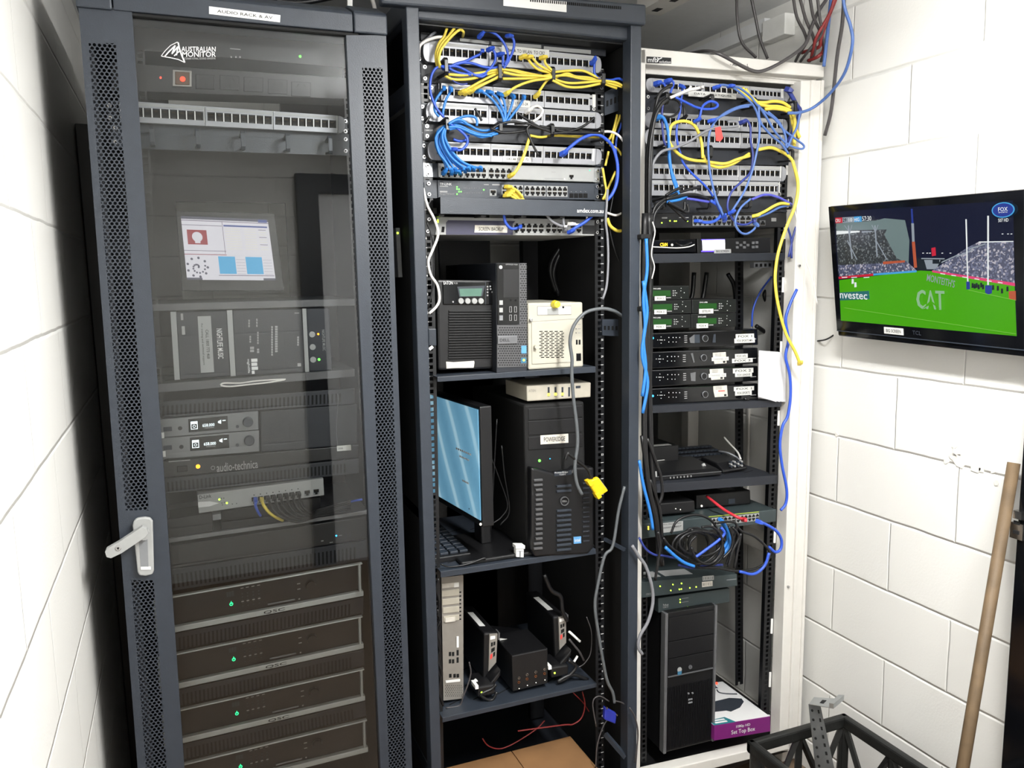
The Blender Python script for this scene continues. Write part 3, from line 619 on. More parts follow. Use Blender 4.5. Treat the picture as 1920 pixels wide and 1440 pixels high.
leds(q, 'o', ((280, 392),), 'led_red', t, .002)
for x, y in ((665, 430), (872, 436), (1078, 452), (1285, 470), (1485, 492)):
    m = MB(q); m.zb('o', x-85, y-62, x+80, y+62, -.002, 0, 'black'); s = m.done('socket', t, .002); m = MB(q)
    for a, dx, dy in ((.5, -32, -28), (-.5, 32, -24), (0, 0, 26)):
        u, v = q.uv('o', x+dx, y+dy); p = q.pt(u, v, -.0024); e = q.ez*math.cos(a)+q.ex*math.sin(a); f = q.ex*math.cos(a)-q.ez*math.sin(a)
        m.add([p-e*.004-f*.001, p-e*.004+f*.001, p+e*.004+f*.001, p+e*.004-f*.001], [(0, 1, 2, 3)], 'hole')
    m.done('pin_slots', s)
patch_panel('silver patch panel behind the glass door, almost empty of plugs', 'o', ((-150, 580), (1862, 722), (1862, 868), (-140, 762)), 0, ((55, 645, 690), (680, 1232, 730), (1262, 1785, 775)), (.27, .72), 'R')
manager('dark cable manager behind glass, directly under the silver panel', 'P', ((208, 229), (655, 253), (655, 292), (208, 277)), 0, ((285, 236, 272), (371, 240, 276), (456, 244, 280), (540, 249, 284), (620, 254, 288)), ring_y=.05, mt='charcoal', rmt='charcoal')
# screen on its shelf
t, q, c = dev('monitor', 'small dark monitor with a white control page on, behind the glass door', 'monitor', 'A', ((832, 998), (1300, 1012), (1348, 1378), (862, 1378)), .06, .03, 'black_plastic', part='casing')
mat('scr_white', (56, 55, 57), .3, emit=(225, 222, 230), estr=0.50); mat('scr_blue', (15, 41, 53), .3, emit=(60, 165, 215), estr=0.56)
mat('scr_red', (42, 12, 15), .3, emit=(165, 45, 60), estr=0.44); mat('scr_line', (30, 25, 32), .3, emit=(120, 100, 130), estr=0.32); mat('scr_grey', (22, 22, 27), .3, emit=(90, 90, 110), estr=0.36)
mat('scr_cream', (58, 57, 51), .3, emit=(235, 228, 205), estr=0.50); mat('scr_navy', (15, 20, 37), .3, emit=(60, 80, 150), estr=.5)
m = MB(); qs = Quad('A', ((856, 1022), (1268, 1040), (1306, 1328), (886, 1325)), .0585); m.q = qs; m.box(0, 0, 1, 1, 0, .001, 'scr_white'); sc = m.done('screen', t)
m = MB(qs); P = lambda u0, v0, u1, v1, mt, k=1: m.box(u0, v0, u1, v1, -.0003*k, 0, mt)
P(0, .955, 1, 1, 'scr_grey'); P(.88, .945, .985, .99, 'scr_navy', 2); P(0, .93, 1, .94, 'scr_line'); P(0, .86, .45, .868, 'scr_line'); P(.455, .42, .46, .93, 'scr_line'); P(0, .46, .47, .468, 'scr_line'); P(0, .4, .47, .41, 'scr_red')
P(.47, .86, .98, .885, 'scr_navy'); P(.05, .56, .27, .79, 'scr_red', 2); m.cyl(.16, .68, .011, -.0008, 0, 'scr_white', 20); m.box(.13, .58, .19, .66, -.0009, 0, 'scr_white')
for k in range(9): P(.48, .82-k*.04, .66, .828-k*.04, 'scr_cream'); P(.7, .82-k*.04, .84, .828-k*.04, 'scr_cream'); P(.87, .82-k*.04, .96, .828-k*.04, 'scr_line' if k % 3 == 0 else 'scr_cream')
for u in (.37, .68):
    P(u, .1, u+.19, .38, 'scr_blue')
    for k in range(6): P(u+.2, .1+k*.047, u+.3, .137+k*.047, 'scr_white', 2); P(u+.2, .097+k*.047, u+.3, .1+k*.047, 'scr_line', 3)
P(.355, .07, .99, .08, 'scr_line'); P(.0, .0, .17, .035, 'scr_grey'); P(.86, .0, 1, .035, 'scr_grey')
for k in range(14):
    a0 = k*.5; rr = .002+.0011*k; u, v = .13+rr*math.cos(a0)/qs.W, .2+rr*math.sin(a0)/qs.H; m.cyl(u, v, .0022, -.0005, 0, 'scr_grey', 8)
for k in range(9): a0 = k*.7; m.cyl(.13+.021*math.cos(a0)/qs.W, .2+.021*math.sin(a0)/qs.H, .0028, -.0005, 0, 'scr_grey', 8)
m.done('page', sc)
shelf('rack shelf behind glass carrying the small monitor', 'P', ((268, 571), (665, 560), (665, 573), (268, 584)), -.01, .35, 'slot')
# three upright media players
def mplayer(label, strip_, body, extra, cat='media player'):
    q = Quad('l', body, .0); t = thing('media_player', label, cat, q.base(.3)); m = MB(q); m.box(0, 0, 1, 1, 0, .3, 'charcoal_dark'); m.done('case', t, .002)
    s = Quad('l', strip_, -.003); m = MB(s); m.box(0, 0, 1, 1, 0, .004, 'light_grey'); m.done('trim_strip', t)
    extra(q, t)
def ex1(q, t):
    stick(q, 'l', 392, 175, 525, 740, (), t, 'light_grey'); m = MB(q); m.ztext('CALL 1800 773 468', 'l', 462, 310, 492, 600, 'ink', -.0012, -90); m.ztext('For training and technical support', 'l', 415, 250, 440, 665, 'ink', -.0012, -90); m.ztext('NIGHTLIFE MUSIC', 'l', 572, 300, 628, 600, 'print_white', -.0008, -90)
    m.zb('l', 208, 148, 232, 215, -.001, 0, 'print_grey'); m.zb('l', 218, 275, 250, 360, -.001, 0, 'light_grey'); m.done('lettering', t)
def ex2(q, t):
    m = MB(q); bars = ((0, 1), (.25, .95), (.5, .8), (.72, .4))
    for k, (o, h) in enumerate(((600, 62), (640, 58), (680, 64), (720, 28))): m.zb('l', 912+k*2, o, 912+k*2+h, o+32, -.0008, 0, 'print_white')
    m.ztext('nightlife', 'l', 870, 605, 900, 745, 'print_white', -.0008, -90)
    for x0, y0, x1, y1 in ((883, 210, 898, 290), (962, 200, 975, 288), (895, 372, 910, 445), (972, 330, 986, 458), (1112, 275, 1128, 575), (1150, 272, 1176, 540), (900, 480, 940, 540), (970, 500, 992, 548), (1345, 140, 1392, 150), (1372, 378, 1388, 475), (1375, 645, 1410, 685)):
        n = max(1, int((y1-y0)/24))
        for k in range(n): m.zb('l', x0, y0+(y1-y0)*k/n, x1, y0+(y1-y0)*(k+.8)/n, -.0008, 0, 'print_grey')
    m.done('lettering', t)
def ex3(q, t):
    for y in (357, 483, 609): m = MB(q); m.zcyl('l', 1520+(y-357)*.04, y, .0068, -.003, 0, 'light_grey', 20); b = m.done('button', t)
    leds(q, 'l', ((1582, 354),), 'led_orange', t, .0022); leds(q, 'l', ((1590, 608),), 'led_green', t, .0028)
    m = MB(q); m.ztext('NIGHTLIFE MUSIC', 'l', 1622, 310, 1650, 520, 'print_grey', -.0008, -90); m.done('lettering', t)
mplayer('upright black media player left of three, white hotline sticker on it', ((103, 132), (160, 131), (200, 810), (146, 813)), ((160, 131), (668, 116), (708, 776), (200, 810)), ex1)
mplayer('upright black media player in the middle, bar-shaped white logo at its foot', ((668, 116), (722, 114), (757, 774), (708, 777)), ((722, 114), (1422, 100), (1452, 735), (757, 774)), ex2)
mplayer('upright black media player with three round white buttons behind glass', ((1422, 100), (1462, 99), (1492, 732), (1452, 735)), ((1462, 99), (1690, 94), (1722, 715), (1492, 732)), ex3)
shelf('rack shelf behind glass under the three upright media players', 'P', ((275, 722), (665, 692), (665, 706), (275, 738)), -.012, .35, 'slot')
m = MB(); m.tube([oY('B', x, y, -.0135) for x, y in ((845, 748), (870, 738), (960, 738), (1060, 725), (1225, 716), (1120, 735), (1000, 748), (900, 758), (848, 752))], .0018, 'c_white', 6, 4); m.solo('cable_tie', 'loose white cable tie hanging from the media player shelf', 'cable tie')
blank('vented dark panel above the two radio receivers', 'P', ((270, 756), (665, 728), (665, 757), (270, 786)), 0, 44)
blank('plain dark panel beside the two radio receivers', 'B', ((1078, 905), (1640, 860), (1640, 1092), (1082, 1140)), 0)
for i, (pts, o, lab) in enumerate(((((440, 954), (1066, 900), (1070, 1010), (446, 1060)), 0, 'upper grey half-width radio microphone receiver with a lit display'), (((446, 1063), (1072, 1012), (1074, 1136), (452, 1186)), 108, 'lower grey half-width radio microphone receiver with a lit display'))):
    t, q, c = dev('radio_receiver', lab, 'radio receiver', 'B', pts, -.006, .2, 'silver_dark'); dx = 8*i
    m = MB(q); m.zb('B', 662+dx, 938+o, 886+dx+4, 1015+o, -.001, .001, 'gloss_black'); dsp = m.done('display', t, .0005)
    m = MB(q); m.zb('B', 674+dx, 960+o, 714+dx, 1006+o, -.0014, -.0012, 'oled'); m.zb('B', 678+dx, 975+o, 710+dx, 1002+o, -.0018, -.0013, 'gloss_black'); m.ring(*q.uv('B', 694+dx, 988+o), .0022, .0031, -.0022, 'oled', 16, .0003); m.ztext('658.000', 'B', 742+dx, 972+o, 812+dx, 990+o, 'oled', -.0014)
    m.zpoly('B', [(832+dx, 960+o), (850+dx, 950+o), (850+dx, 974+o), (832+dx, 968+o)][::-1], -.0014, -.001, 'oled'); m.zb('B', 858+dx, 952+o, 876+dx, 957+o, -.0014, -.001, 'oled'); m.zb('B', 755+dx, 994+o, 810+dx, 999+o, -.0014, -.001, 'print_grey'); m.done('readout', dsp)
    m = MB(q); m.zcyl('B', 1005+dx, 962+o, .0105, -.012, 0, 'charcoal', 24, .0115); m.done('knob', t, .001)
    m = MB(q); m.zcyl('B', 612+dx, 1000+o, .0045, -.001, .001, 'black', 14); m.zb('B', 515, 992+o, 565, 1018+o, -.001, 0, 'charcoal'); m.zcyl('B', 945, 990+o, .0035, -.002, 0, 'charcoal', 12); m.done('controls', t)
    m = MB(q); m.zb('B', 497+dx, 1025+o, 520+dx, 1058+o, -.0012, 0, 'white'); m.done('label_sticker', t)
t, q, c = dev('power_distributor', 'black one-unit power distributor with an amber light and white lettering', 'rack unit', 'B', ((448, 1198), (1650, 1098), (1650, 1166), (456, 1296)), -.003, .2, 'black_plastic')
leds(q, 'B', ((716, 1222),), 'led_orange', t, .0045); m = MB(q); m.ztext('audio-technica', 'B', 825, 1192, 1065, 1244, 'print_grey', -.0008); m.ring(*q.uv('B', 803, 1230), .0035, .0045, -.001, 'print_grey', 16, .0006); m.zb('B', 545, 1186, 672, 1192, -.001, 0, 'print_grey'); m.done('lettering', t)
m = MB(q); m.zb('B', 595, 1218, 655, 1252, -.003, 0, 'matte_black'); m.done('rocker_switch', t, .001)
blank('vented dark panel between the lettered distributor and the pale switch', 'B', ((456, 1300), (1650, 1176), (1650, 1262), (464, 1388)), 0, 46)
# pale eight-port switch
t, q, c = dev('network_switch', 'pale grey switch behind glass with blue, yellow and dark leads', 'network switch', 'm', ((168, 215), (1505, 38), (1513, 218), (186, 410)), -.012, .16, 'light_grey')
m = MB(q); m.ztext('D-Link', 'm', 190, 212, 318, 250, 'ink', -.0008); m.zpoly('m', [(178, 290), (300, 282), (400, 300), (300, 335), (180, 348)][::-1], -.0005, 0, 'print_white')
for k in range(8): m.zcyl('m', 770+k*66.5, 215-k*9.3, .0014, -.0006, 0, 'ink', 8)
for x, y in ((425, 250), (450, 248), (430, 300), (455, 292), (435, 320), (540, 310), (585, 305)): m.zcyl('m', x, y, .0011, -.0006, 0, 'ink', 8)
m.done('markings', t); leds(q, 'm', ((403, 262), (482, 300)), 'led_lime', t, .002)
for k in range(8): u, v = q.uv('m', 772+k*66, 272-k*9); rj(q, u-.022, v-.2, u+.022, v+.2, t, up=False)
for x, y in ((1333, 195), (1428, 182)): u, v = q.uv('m', x, y); rj(q, u-.024, v-.16, u+.024, v+.16, t, up=False, frame='grey')
t, q, c = dev('equipment_case', 'plain black case under the pale switch behind glass', 'rack unit', 'm', ((420, 388), (1475, 238), (1480, 500), (425, 590)), 0, .2, 'matte_black')
shelf('thin dark shelf behind glass below the pale switch', 'P', ((290, 1014), (690, 957), (690, 964), (290, 1022)), -.01, .3, 'silver_dark', slots=False)
t, q, c = dev('power_adapter', 'bulky black power adapter at the left behind the glass door', 'power adapter', 'C', ((498, 98), (742, 62), (748, 165), (505, 200)), -.01, .08, 'black'); m = MB(q); m.zb('C', 745, 70, 790, 100, -.001, .03, 'grey'); m.done('vent', t)
t, q, c = dev('streaming_box', 'black rack unit with a single blue light behind the glass door', 'rack unit', 'P', ((290, 1028), (690, 968), (692, 1010), (295, 1070)), 0, .25, 'black_plastic')
leds(q, 'm', ((1640, 646),), 'led_blue', t, .002); m = MB(q); m.zb('m', 1480, 695, 1505, 706, -.001, 0, 'print_grey'); m.zb('m', 1570, 712, 1605, 720, -.001, 0, 'print_grey'); m.zb('m', 1665, 640, 1700, 645, -.001, 0, 'print_grey'); m.zb('m', 1745, 620, 1752, 670, -.001, 0, 'charcoal'); m.zb('m', 1780, 615, 1787, 665, -.001, 0, 'charcoal'); m.done('markings', t)
blank('vented dark panel directly above the topmost power amplifier', 'P', ((295, 1072), (692, 1012), (692, 1050), (300, 1112)), 0, 44)
QS = [((425, 533), (1555, 333), (1560, 510), (438, 728)), ((445, 845), (1556, 620), (1561, 793), (460, 1034)), ((468, 1150), (1565, 905), (1569, 1074), (482, 1330)), ((490, 1444), (1580, 1180), (1585, 1352), (505, 1625))]
GAP = [((440, 734), (1560, 516), (1558, 612), (445, 838)), ((462, 1042), (1563, 800), (1565, 897), (468, 1142)), ((484, 1338), (1570, 1082), (1578, 1172), (490, 1436))]
for i, pts in enumerate(QS):
    q = Quad('C', pts, -.02); t = thing('power_amplifier', ('topmost of four silver-trimmed power amplifiers behind the glass', 'second power amplifier from the top in the glass-door cabinet', 'third power amplifier from the top, above the bottom one', 'lowest power amplifier, cut off by the bottom of the photo')[i], 'amplifier', q.base(.35), 'power amplifiers in the cabinet')
    m = MB(q); m.box(0, 0, 1, 1, .012, .35, 'black_plastic'); m.done('chassis', t)
    m = MB(q); m.box(0, .95, 1, 1, 0, .012, 'amp_grey'); m.box(0, 0, 1, .16, -.002, .012, 'amp_grey'); m.box(.978, .1, .99, .97, -.001, .012, 'amp_grey'); m.box(.0, .1, .012, .97, -.001, .012, 'amp_grey'); m.done('silver_trim', t, .002)
    m = MB(q); m.text('QSC', .548, .075, .0082, 'ink', -.0026, w=.048); m.done('lettering', t)
    m = MB(q); m.cyl(.348, .45, .0048, .0095, .012, 'black', 14); m.ring(.348, .45, .0026, .004, .009, 'led_teal', 16, .0005); m.box(.3465, .45, .3495, .53, .0092, .0096, 'led_teal'); m.done('power_button', t)
    m = MB(q)
    for a in range(3): m.box(.328+a*.0125, .66, .338+a*.0125, .8, .0112, .012, 'charcoal')
    for u in (.402, .427, .454, .481):
        m.box(u-.007, .83, u+.007, .85, .0112, .012, 'print_grey'); m.box(u-.006, .44, u+.006, .47, .0112, .012, 'print_grey')
        for k in range(5): m.box(u-.003, .3+k*.09, u+.003, .33+k*.09, .0112, .012, 'charcoal')
    for v in (.66, .5): m.box(.668, v, .684, v+.025, .0112, .012, 'print_grey')
    m.box(.672, .2, .68, .24, .0112, .012, 'print_grey'); m.done('indicators', t)
    m = MB(q); m.cyl(.735, .57, .011, .002, .012, 'black', 24, .0125); m.ring(.735, .57, .0112, .0122, .008, 'charcoal', 24, .003); m.done('knob', t)
    m = MB(q); m.box(.52, .22, .655, .27, .007, .012, 'silver_dark'); m.done('pull_slot', t, .002)
for i, pts in enumerate(GAP): blank(('vented dark panel under the topmost power amplifier', 'vented dark panel under the second power amplifier', 'vented dark panel under the third power amplifier')[i], 'C', pts, 0, 46)
# leads of the pale switch
cable('c_blue', zp('m', -.02, (785, 262), (785, 320, -.035), (805, 380, -.04), (838, 436, -.03)), 'short blue lead at the first port of the pale switch', plugs='a')
cable('c_yellow', zp('m', -.02, (850, 262), (870, 320, -.045), (930, 400, -.05), (1000, 450, -.045), (1075, 485, -.03)), 'yellow lead at the second port of the pale switch', plugs='a', r=.0036)
for k in range(6):
    cable('c_black', zp('m', -.02, (915+k*66, 250-k*9), (950+k*62, 330-k*10, -.05), (1000+k*58, 400-k*12, -.055), (1100+k*50, 468-k*14, -.055), (1250+k*30, 500-k*20, -.05), (1450, 440-k*14, -.04), (1790, 385-k*22, -.02)), 'black lead sweeping right from the pale switch behind glass', 'black leads of the pale switch', plugs='a')
cable('c_blue', zp('m', -.01, (1460, 385), (1600, 345), (1800, 285), (1915, 262)), 'blue lead running right behind glass at the pale switch', r=.0028)
m = MB(); m.tube([oY('B', x, y, -.015) for x, y in ((1523, 800), (1530, 830), (1520, 1000), (1528, 1110))], .0008, 'c_grey', 5, 3); tg = m.solo('tag_string', 'thin string with a white tag behind the glass, right side', 'tag'); q = Quad('B', ((1522, 1103), (1604, 1096), (1606, 1128), (1524, 1134)), -.017); m = MB(q); m.box(0, 0, 1, 1, 0, .0006, 'sticker'); m.text('2500', .25, .5, .004, 'ink'); m.done('tag', tg)
# dark box seen in the gap between the two dark racks
t, q, c = dev('wall_module', 'narrow grey module with a green light, in the gap between the dark racks', 'module', 'P', ((742, 427), (750, 427), (755, 520), (747, 520)), .02, .06, 'grey'); leds(q, 'P', ((745.5, 437),), 'led_lime', t, .0025)
# ---------------------------------------------------------------- contents of the open dark rack
q = Quad('D', ((325, 160), (1612, 285), (1610, 390), (328, 280)), .0); t = thing('telephone_patch_bay', 'black telephone patch panel at the very top of the middle rack', 'patch panel', q.base(.05))
m = MB(q); m.box(0, 0, 1, 1, 0, .05, 'charcoal_dark'); m.done('chassis', t, .001)
for x0, y0, x1, y1 in ((600, 264, 800, 306), (818, 288, 1162, 334), (1180, 320, 1506, 374)):
    sq = Quad('D', ((x0, y0), (x1, y0+(y1-y0)*.5), (x1, y1), (x0, y0+(y1-y0)*.5)), -.004); m = MB(sq); m.box(0, 0, 1, 1, 0, .004, 'light_grey'); m.done('label_strip', t)
for k in range(24):
    u = .09+k*.036; m = MB(q); m.box(u, .5, u+.024, .72, -.0006, .001, 'hole'); m.done('port', t)
stick(q, 'D', 935, 207, 1070, 255, ('PHONE PANEL',), t, 'light_grey', pad=.1); stick(q, 'D', 330, 192, 425, 232, (), t, 'grey')
PG = 'silver patch panels of the middle rack'
patch_panel('topmost silver patch panel of the middle rack, under the black telephone panel', 'D', ((345, 272), (1580, 392), (1580, 508), (345, 426)), 0, ((440, 785, 360), (815, 1165, 395), (1185, 1535, 435)), group=PG, sticker=('D', 890, 330, 1218, 388, 'DATA TO WLAN  TO CR2'))
m1, mq = manager('upper black cable manager of the middle rack, holding the yellow bundle', 'D', ((330, 432), (1600, 512), (1598, 640), (332, 572)), .0, ((507, 392, 515), (880, 425, 560), (1250, 455, 565), (1598, 490, 595)))
patch_panel('second silver patch panel of the middle rack, square-ended, yellow plugs in it', 'D', ((425, 572), (1540, 655), (1540, 768), (425, 692)), 0, ((470, 820, 640), (840, 1175, 670), (1195, 1535, 690)), caps='', group=PG, sticker=('D', 915, 692, 1085, 742, 'CR1 1 * CR1-24'))
patch_panel('third silver patch panel of the middle rack, white cord looped on it', 'D', ((365, 702), (1580, 780), (1578, 892), (365, 838)), 0, ((440, 785, 770), (815, 1165, 800), (1190, 1535, 820)), group=PG)
manager('lower black cable manager of the middle rack, holding sky-blue and black leads', 'D', ((345, 845), (1600, 895), (1598, 1010), (348, 970)), .0, ((515, 805, 918), (885, 835, 925), (1245, 850, 945), (1590, 875, 975)), txt=('COMMSCOPE', 'D', 355, 897, 412, 908))
patch_panel('fourth silver patch panel of the middle rack, just above the silver switch', 'D', ((375, 975), (1585, 1032), (1578, 1142), (378, 1106)), 0, ((440, 805, 1035), (825, 1165, 1050), (1188, 1512, 1075)), group=PG, sticker=('D', 897, 1083, 1092, 1122, 'CR1-48 * CR1-72'))
# silver switch
t, q, c = dev('network_switch', 'silver network switch below the patch panels, sky-blue plugs at its left', 'network switch', 'D', ((448, 1128), (1532, 1158), (1526, 1260), (452, 1226)), -.006, .3, 'light_grey')
m = MB(q); m.box(-.09, 0, 0, 1, .006, .008, 'charcoal'); m.box(-.085, .02, -.032, .98, .004, .006, 'zinc'); screws(m, q, (-.06,), (.2, .8), .003); m.done('mounting_ear', t)
m = MB(q); m.box(1.0, 0, 1.045, 1, .004, .006, 'zinc'); screws(m, q, (1.028,), (.2, .8), .003); m.done('mounting_ear', t)
for x0, x1 in ((462, 622), (630, 782), (795, 958)): port_block(q, 'D', x0, 1152+(x0-460)*.028, x1, 1232+(x0-460)*.028, 4, 2, t)
u, v = q.uv('D', 1370, 1226); rj(q, u-.016, v-.16, u+.016, v+.16, t, up=False)
m = MB(q); m.zb('D', 1358, 1164, 1490, 1170, -.0006, 0, 'print_grey'); m.zb('D', 1185, 1235, 1320, 1237, -.0006, 0, 'grey'); m.zb('D', 1235, 1188, 1262, 1193, -.0006, 0, 'print_grey'); m.done('legend', t); leds(q, 'D', ((1497, 1180),), 'led_teal', t, .0012); leds(q, 'D', ((1322, 1238),), 'led_white', t, .0014)
# dark switch
t, q, c = dev('network_switch', 'dark network switch with lit green lights and a fan of yellow plugs', 'network switch', 'E', ((320, -10), (1500, 15), (1500, 140), (325, 125)), -.006, .3, 'charcoal')
m = MB(q); m.box(-.075, 0, 0, 1, .004, .006, 'charcoal'); screws(m, q, (-.05,), (.2, .8), .003); m.done('mounting_ear', t)
m = MB(q); m.box(1, 0, 1.03, 1, .004, .006, 'charcoal'); screws(m, q, (1.02,), (.2, .8), .003); m.done('mounting_ear', t)
for x0, x1, dy in ((803, 962, 0), (972, 1132, 5), (1140, 1295, 8)): port_block(q, 'E', x0, 28+dy, x1, 108+dy, 4, 2, t)
port_block(q, 'E', 712, 62, 762, 110, 1, 1, t, first_up=False)
m = MB(q); m.ztext('TP-LINK', 'E', 338, 12, 428, 30, 'print_white', -.0008); m.zb('E', 338, 35, 400, 41, -.0008, 0, 'print_grey'); m.zb('E', 338, 72, 395, 84, -.0008, 0, 'print_grey'); m.ztext('Managed PoE Switch', 'E', 338, 90, 448, 103, 'print_grey', -.0008)
for k in range(11): m.zb('E', 520+k*13, 48, 522+k*13, 54, -.0008, 0, 'print_grey'); m.zb('E', 520+k*13, 84, 522+k*13, 90, -.0008, 0, 'print_grey')
m.zb('E', 668, 22, 705, 28, -.0008, 0, 'print_grey'); m.zb('E', 730, 22, 790, 30, -.0008, 0, 'print_grey')
for k in range(4): m.zb('E', 1310+k*35, 90, 1340+k*35, 124, -.0012, 0, 'hole'); m.zcyl('E', 1323+k*36, 78, .0008, -.0008, 0, 'print_grey', 6)
m.done('legend', t); leds(q, 'E', ((467, 42), (467, 58), (482, 60), (482, 78), (497, 78), (467, 96), (668, 64)), 'led_green', t, .0016)
# hinged cover of the cable tray
q = Quad('E', ((342, 116), (1580, 152), (1582, 265), (344, 243)), -.065); t = thing('cable_tray_cover', 'matt black cover of a cable tray with a white web address at its right end', 'cable manager', q.base(.06))
m = MB(q); m.box(0, 0, 1, 1, 0, .002, 'charcoal'); m.box(0, .98, 1, 1, .002, .06, 'charcoal'); m.box(0, 0, 1, .02, .002, .012, 'charcoal'); m.done('cover', t, .0008)
m = MB(q); m.ztext('amdex.com.au', 'E', 1368, 205, 1566, 236, 'print_white', -.0006); m.done('lettering', t)
for u in (.0, .24, .48, .72, .97): m = MB(q); m.box(u, -.12, u+.03, 0, .012, .06, 'black'); m.box(u, 0, u+.03, .06, .01, .06, 'black'); m.done('tray_finger', t)
# purple-grey switch
t, q, c = dev('network_switch', 'grey and dark purple network switch under the matt black cover', 'network switch', 'E', ((318, 265), (1500, 286), (1497, 408), (305, 402)), -.006, .34, 'light_grey')
m = MB(q); m.box(-.07, 0, 0, 1, .003, .006, 'black'); screws(m, q, (-.045,), (.2, .85), .002); m.done('mounting_ear', t)
m = MB(q); m.box(1, 0, 1.035, 1, .003, .006, 'black'); screws(m, q, (1.02,), (.2, .85), .002); m.done('mounting_ear', t)
m = MB(q); m.zpoly('E', [(400, 292), (905, 298), (885, 318), (885, 402), (385, 400), (385, 310)][::-1], -.0008, 0, 'purple_panel'); m.done('face_panel', t); m = MB(q); m.zb('E', 1305, 290, 1495, 330, -.0008, 0, 'silver_dark'); m.zb('E', 1408, 330, 1495, 395, -.001, 0, 'black'); m.zb('E', 352, 340, 372, 382, -.001, 0, 'hole'); m.done('uplink_ports', t)
stick(q, 'E', 600, 330, 845, 385, ('SCREEN BACKUP',), t, 'old_sticker', d=-.0008)
for x0, x1 in ((890, 1120), (1130, 1300)): port_block(q, 'E', x0, 312, x1, 392, 5 if x0 == 890 else 4, 2, t)
port_block(q, 'E', 1312, 318, 1402, 390, 2, 2, t); leds(q, 'E', ((323, 292), (323, 305)), 'led_lime', t, .002)
# shelf one and its load
s1, sq = shelf('upper shelf of the middle rack, carrying the UPS, slim desktop and white box', 'F', ((216, 97), (1284, 26), (1286, 66), (216, 130)), -.035, .42)
zs1 = sq.pt(.5, 1).z
def item(name, label, cat, z, pts, zs, depth, mt, Y=None, **k):
    if Y is None: Y = (restY(z, *pts[2], zs)+restY(z, *pts[3], zs))/2
    return dev(name, label, cat, z, pts, Y, depth, mt, **k)
t, q, c = item('uninterruptible_power_supply', 'black upright UPS with a green display and wide louvres on the middle rack shelf', 'UPS', 'E', ((313, 737), (756, 742), (758, 1405), (327, 1418)), zs1, .36, 'black_plastic', Y=.0, bev=.006)
m = MB(q); m.zb('E', 362, 752, 748, 926, -.004, 0, 'gloss_black'); fp = m.done('control_panel', t, .002)
m = MB(q); m.zpoly('E', [(465, 790), (672, 782), (652, 862), (480, 866)][::-1], -.0055, -.004, 'charcoal'); m.zpoly('E', [(478, 806), (652, 802), (642, 860), (486, 862)][::-1], -.0062, -.0055, 'lcd_green'); m.done('display', t)
for x in (492, 542, 592, 641): m = MB(q); m.zcyl('E', x, 897, .0068, -.008, -.004, 'light_grey', 18, .0075); m.done('button', t)
m = MB(q); m.ztext('EATON', 'E', 362, 750, 432, 774, 'print_white', -.0046); m.ztext('9130', 'E', 440, 757, 468, 771, 'print_grey', -.0046); m.zb('E', 676, 752, 679, 925, -.0046, -.004, 'charcoal')
for x, y in ((692, 790), (692, 810), (692, 832), (692, 855), (712, 788), (715, 808), (727, 830)): m.zcyl('E', x, y, .0022, -.0046, -.004, 'print_grey', 8)
m.zcyl('E', 434, 903, .0022, -.005, -.004, 'print_grey', 8); m.done('legend', t)
m = MB(q)
for k in range(19):
    y = 968+k*19.3; r_ = q.r('E', 405-k*.2, y, 727-k*.2, y+9); m.bx(r_, -.004, 0, 'black'); r_ = q.r('E', 405, y+9, 727, y+17); m.bx(r_, -.0003, .001, 'hole')
m.done('louvres', t)
m = MB(q); m.zpoly('E', [(385, 1352), (440, 1356), (595, 1346), (598, 1360), (592, 1398), (450, 1400), (388, 1404)][::-1], -.0008, 0, 'old_sticker'); m.done('torn_label', t)
t, q, c = item('slim_desktop_computer', 'tall slim desktop computer between the UPS and the white box', 'computer', 'E', ((760, 612), (990, 612), (994, 1430), (765, 1438)), zs1, .30, 'charcoal_dark', Y=-.03, bev=.002)
mat('grille', (92, 92, 94), .4, .3)
m = MB(q); m.zb('E', 932, 616, 988, 1080, -.002, 0, 'grille'); m.zb('E', 768, 1076, 990, 1392, -.002, 0, 'grille')
for j in range(44):
    y = 622+j*17.5
    for i in range(12):
        x = 772+i*18.5+(j % 2)*9
        if (y < 1070 and x > 932) or (y > 1080 and y < 1385): m.zb('E', x, y, x+11, y+6, -.0026, -.0018, 'hole')
m.done('grille', t); m = MB(q); m.zpoly('E', [(764, 616), (928, 616), (930, 1060), (915, 1074), (768, 1074)][::-1], -.004, 0, 'gloss_black'); m.zb('E', 812, 660, 925, 870, -.0044, -.004, 'black'); m.zcyl('E', 790, 644, .0042, -.0055, -.004, 'white', 16); m.ztext('OPTIPLEX 9020', 'E', 828, 619, 916, 629, 'print_grey', -.0046)
for y in (892, 948): m.zb('E', 780, y, 806, y+34, -.0052, -.004, 'light_grey')
m.zb('E', 780, 1005, 806, 1042, -.0052, -.004, 'grey')
for x in (865, 902):
    m.zcyl('E', x, 892, .0026, -.0046, -.004, 'hole', 10)
    for y in (960, 1022): m.zb('E', x-10, y-22, x+8, y+22, -.0046, -.004, 'print_grey'); m.zb('E', x-7, y-19, x+4, y+19, -.005, -.0044, 'hole')
m.done('front_bezel', t, .001)
m = MB(q); m.zb('E', 768, 1158, 915, 1218, -.006, 0, 'silver_dark'); m.ztext('DELL', 'E', 782, 1178, 855, 1200, 'ink', -.0066); m.done('badge', t, .001)
stick(q, 'E', 947, 1232, 985, 1290, (), t, 'sticker_blue', -.0025); m = MB(q); m.zb('E', 944, 1322, 984, 1362, -.003, -.0025, 'sticker_teal'); m.zcyl('E', 965, 1340, .003, -.0034, -.003, 'led_lime', 10); m.done('round_sticker', t)
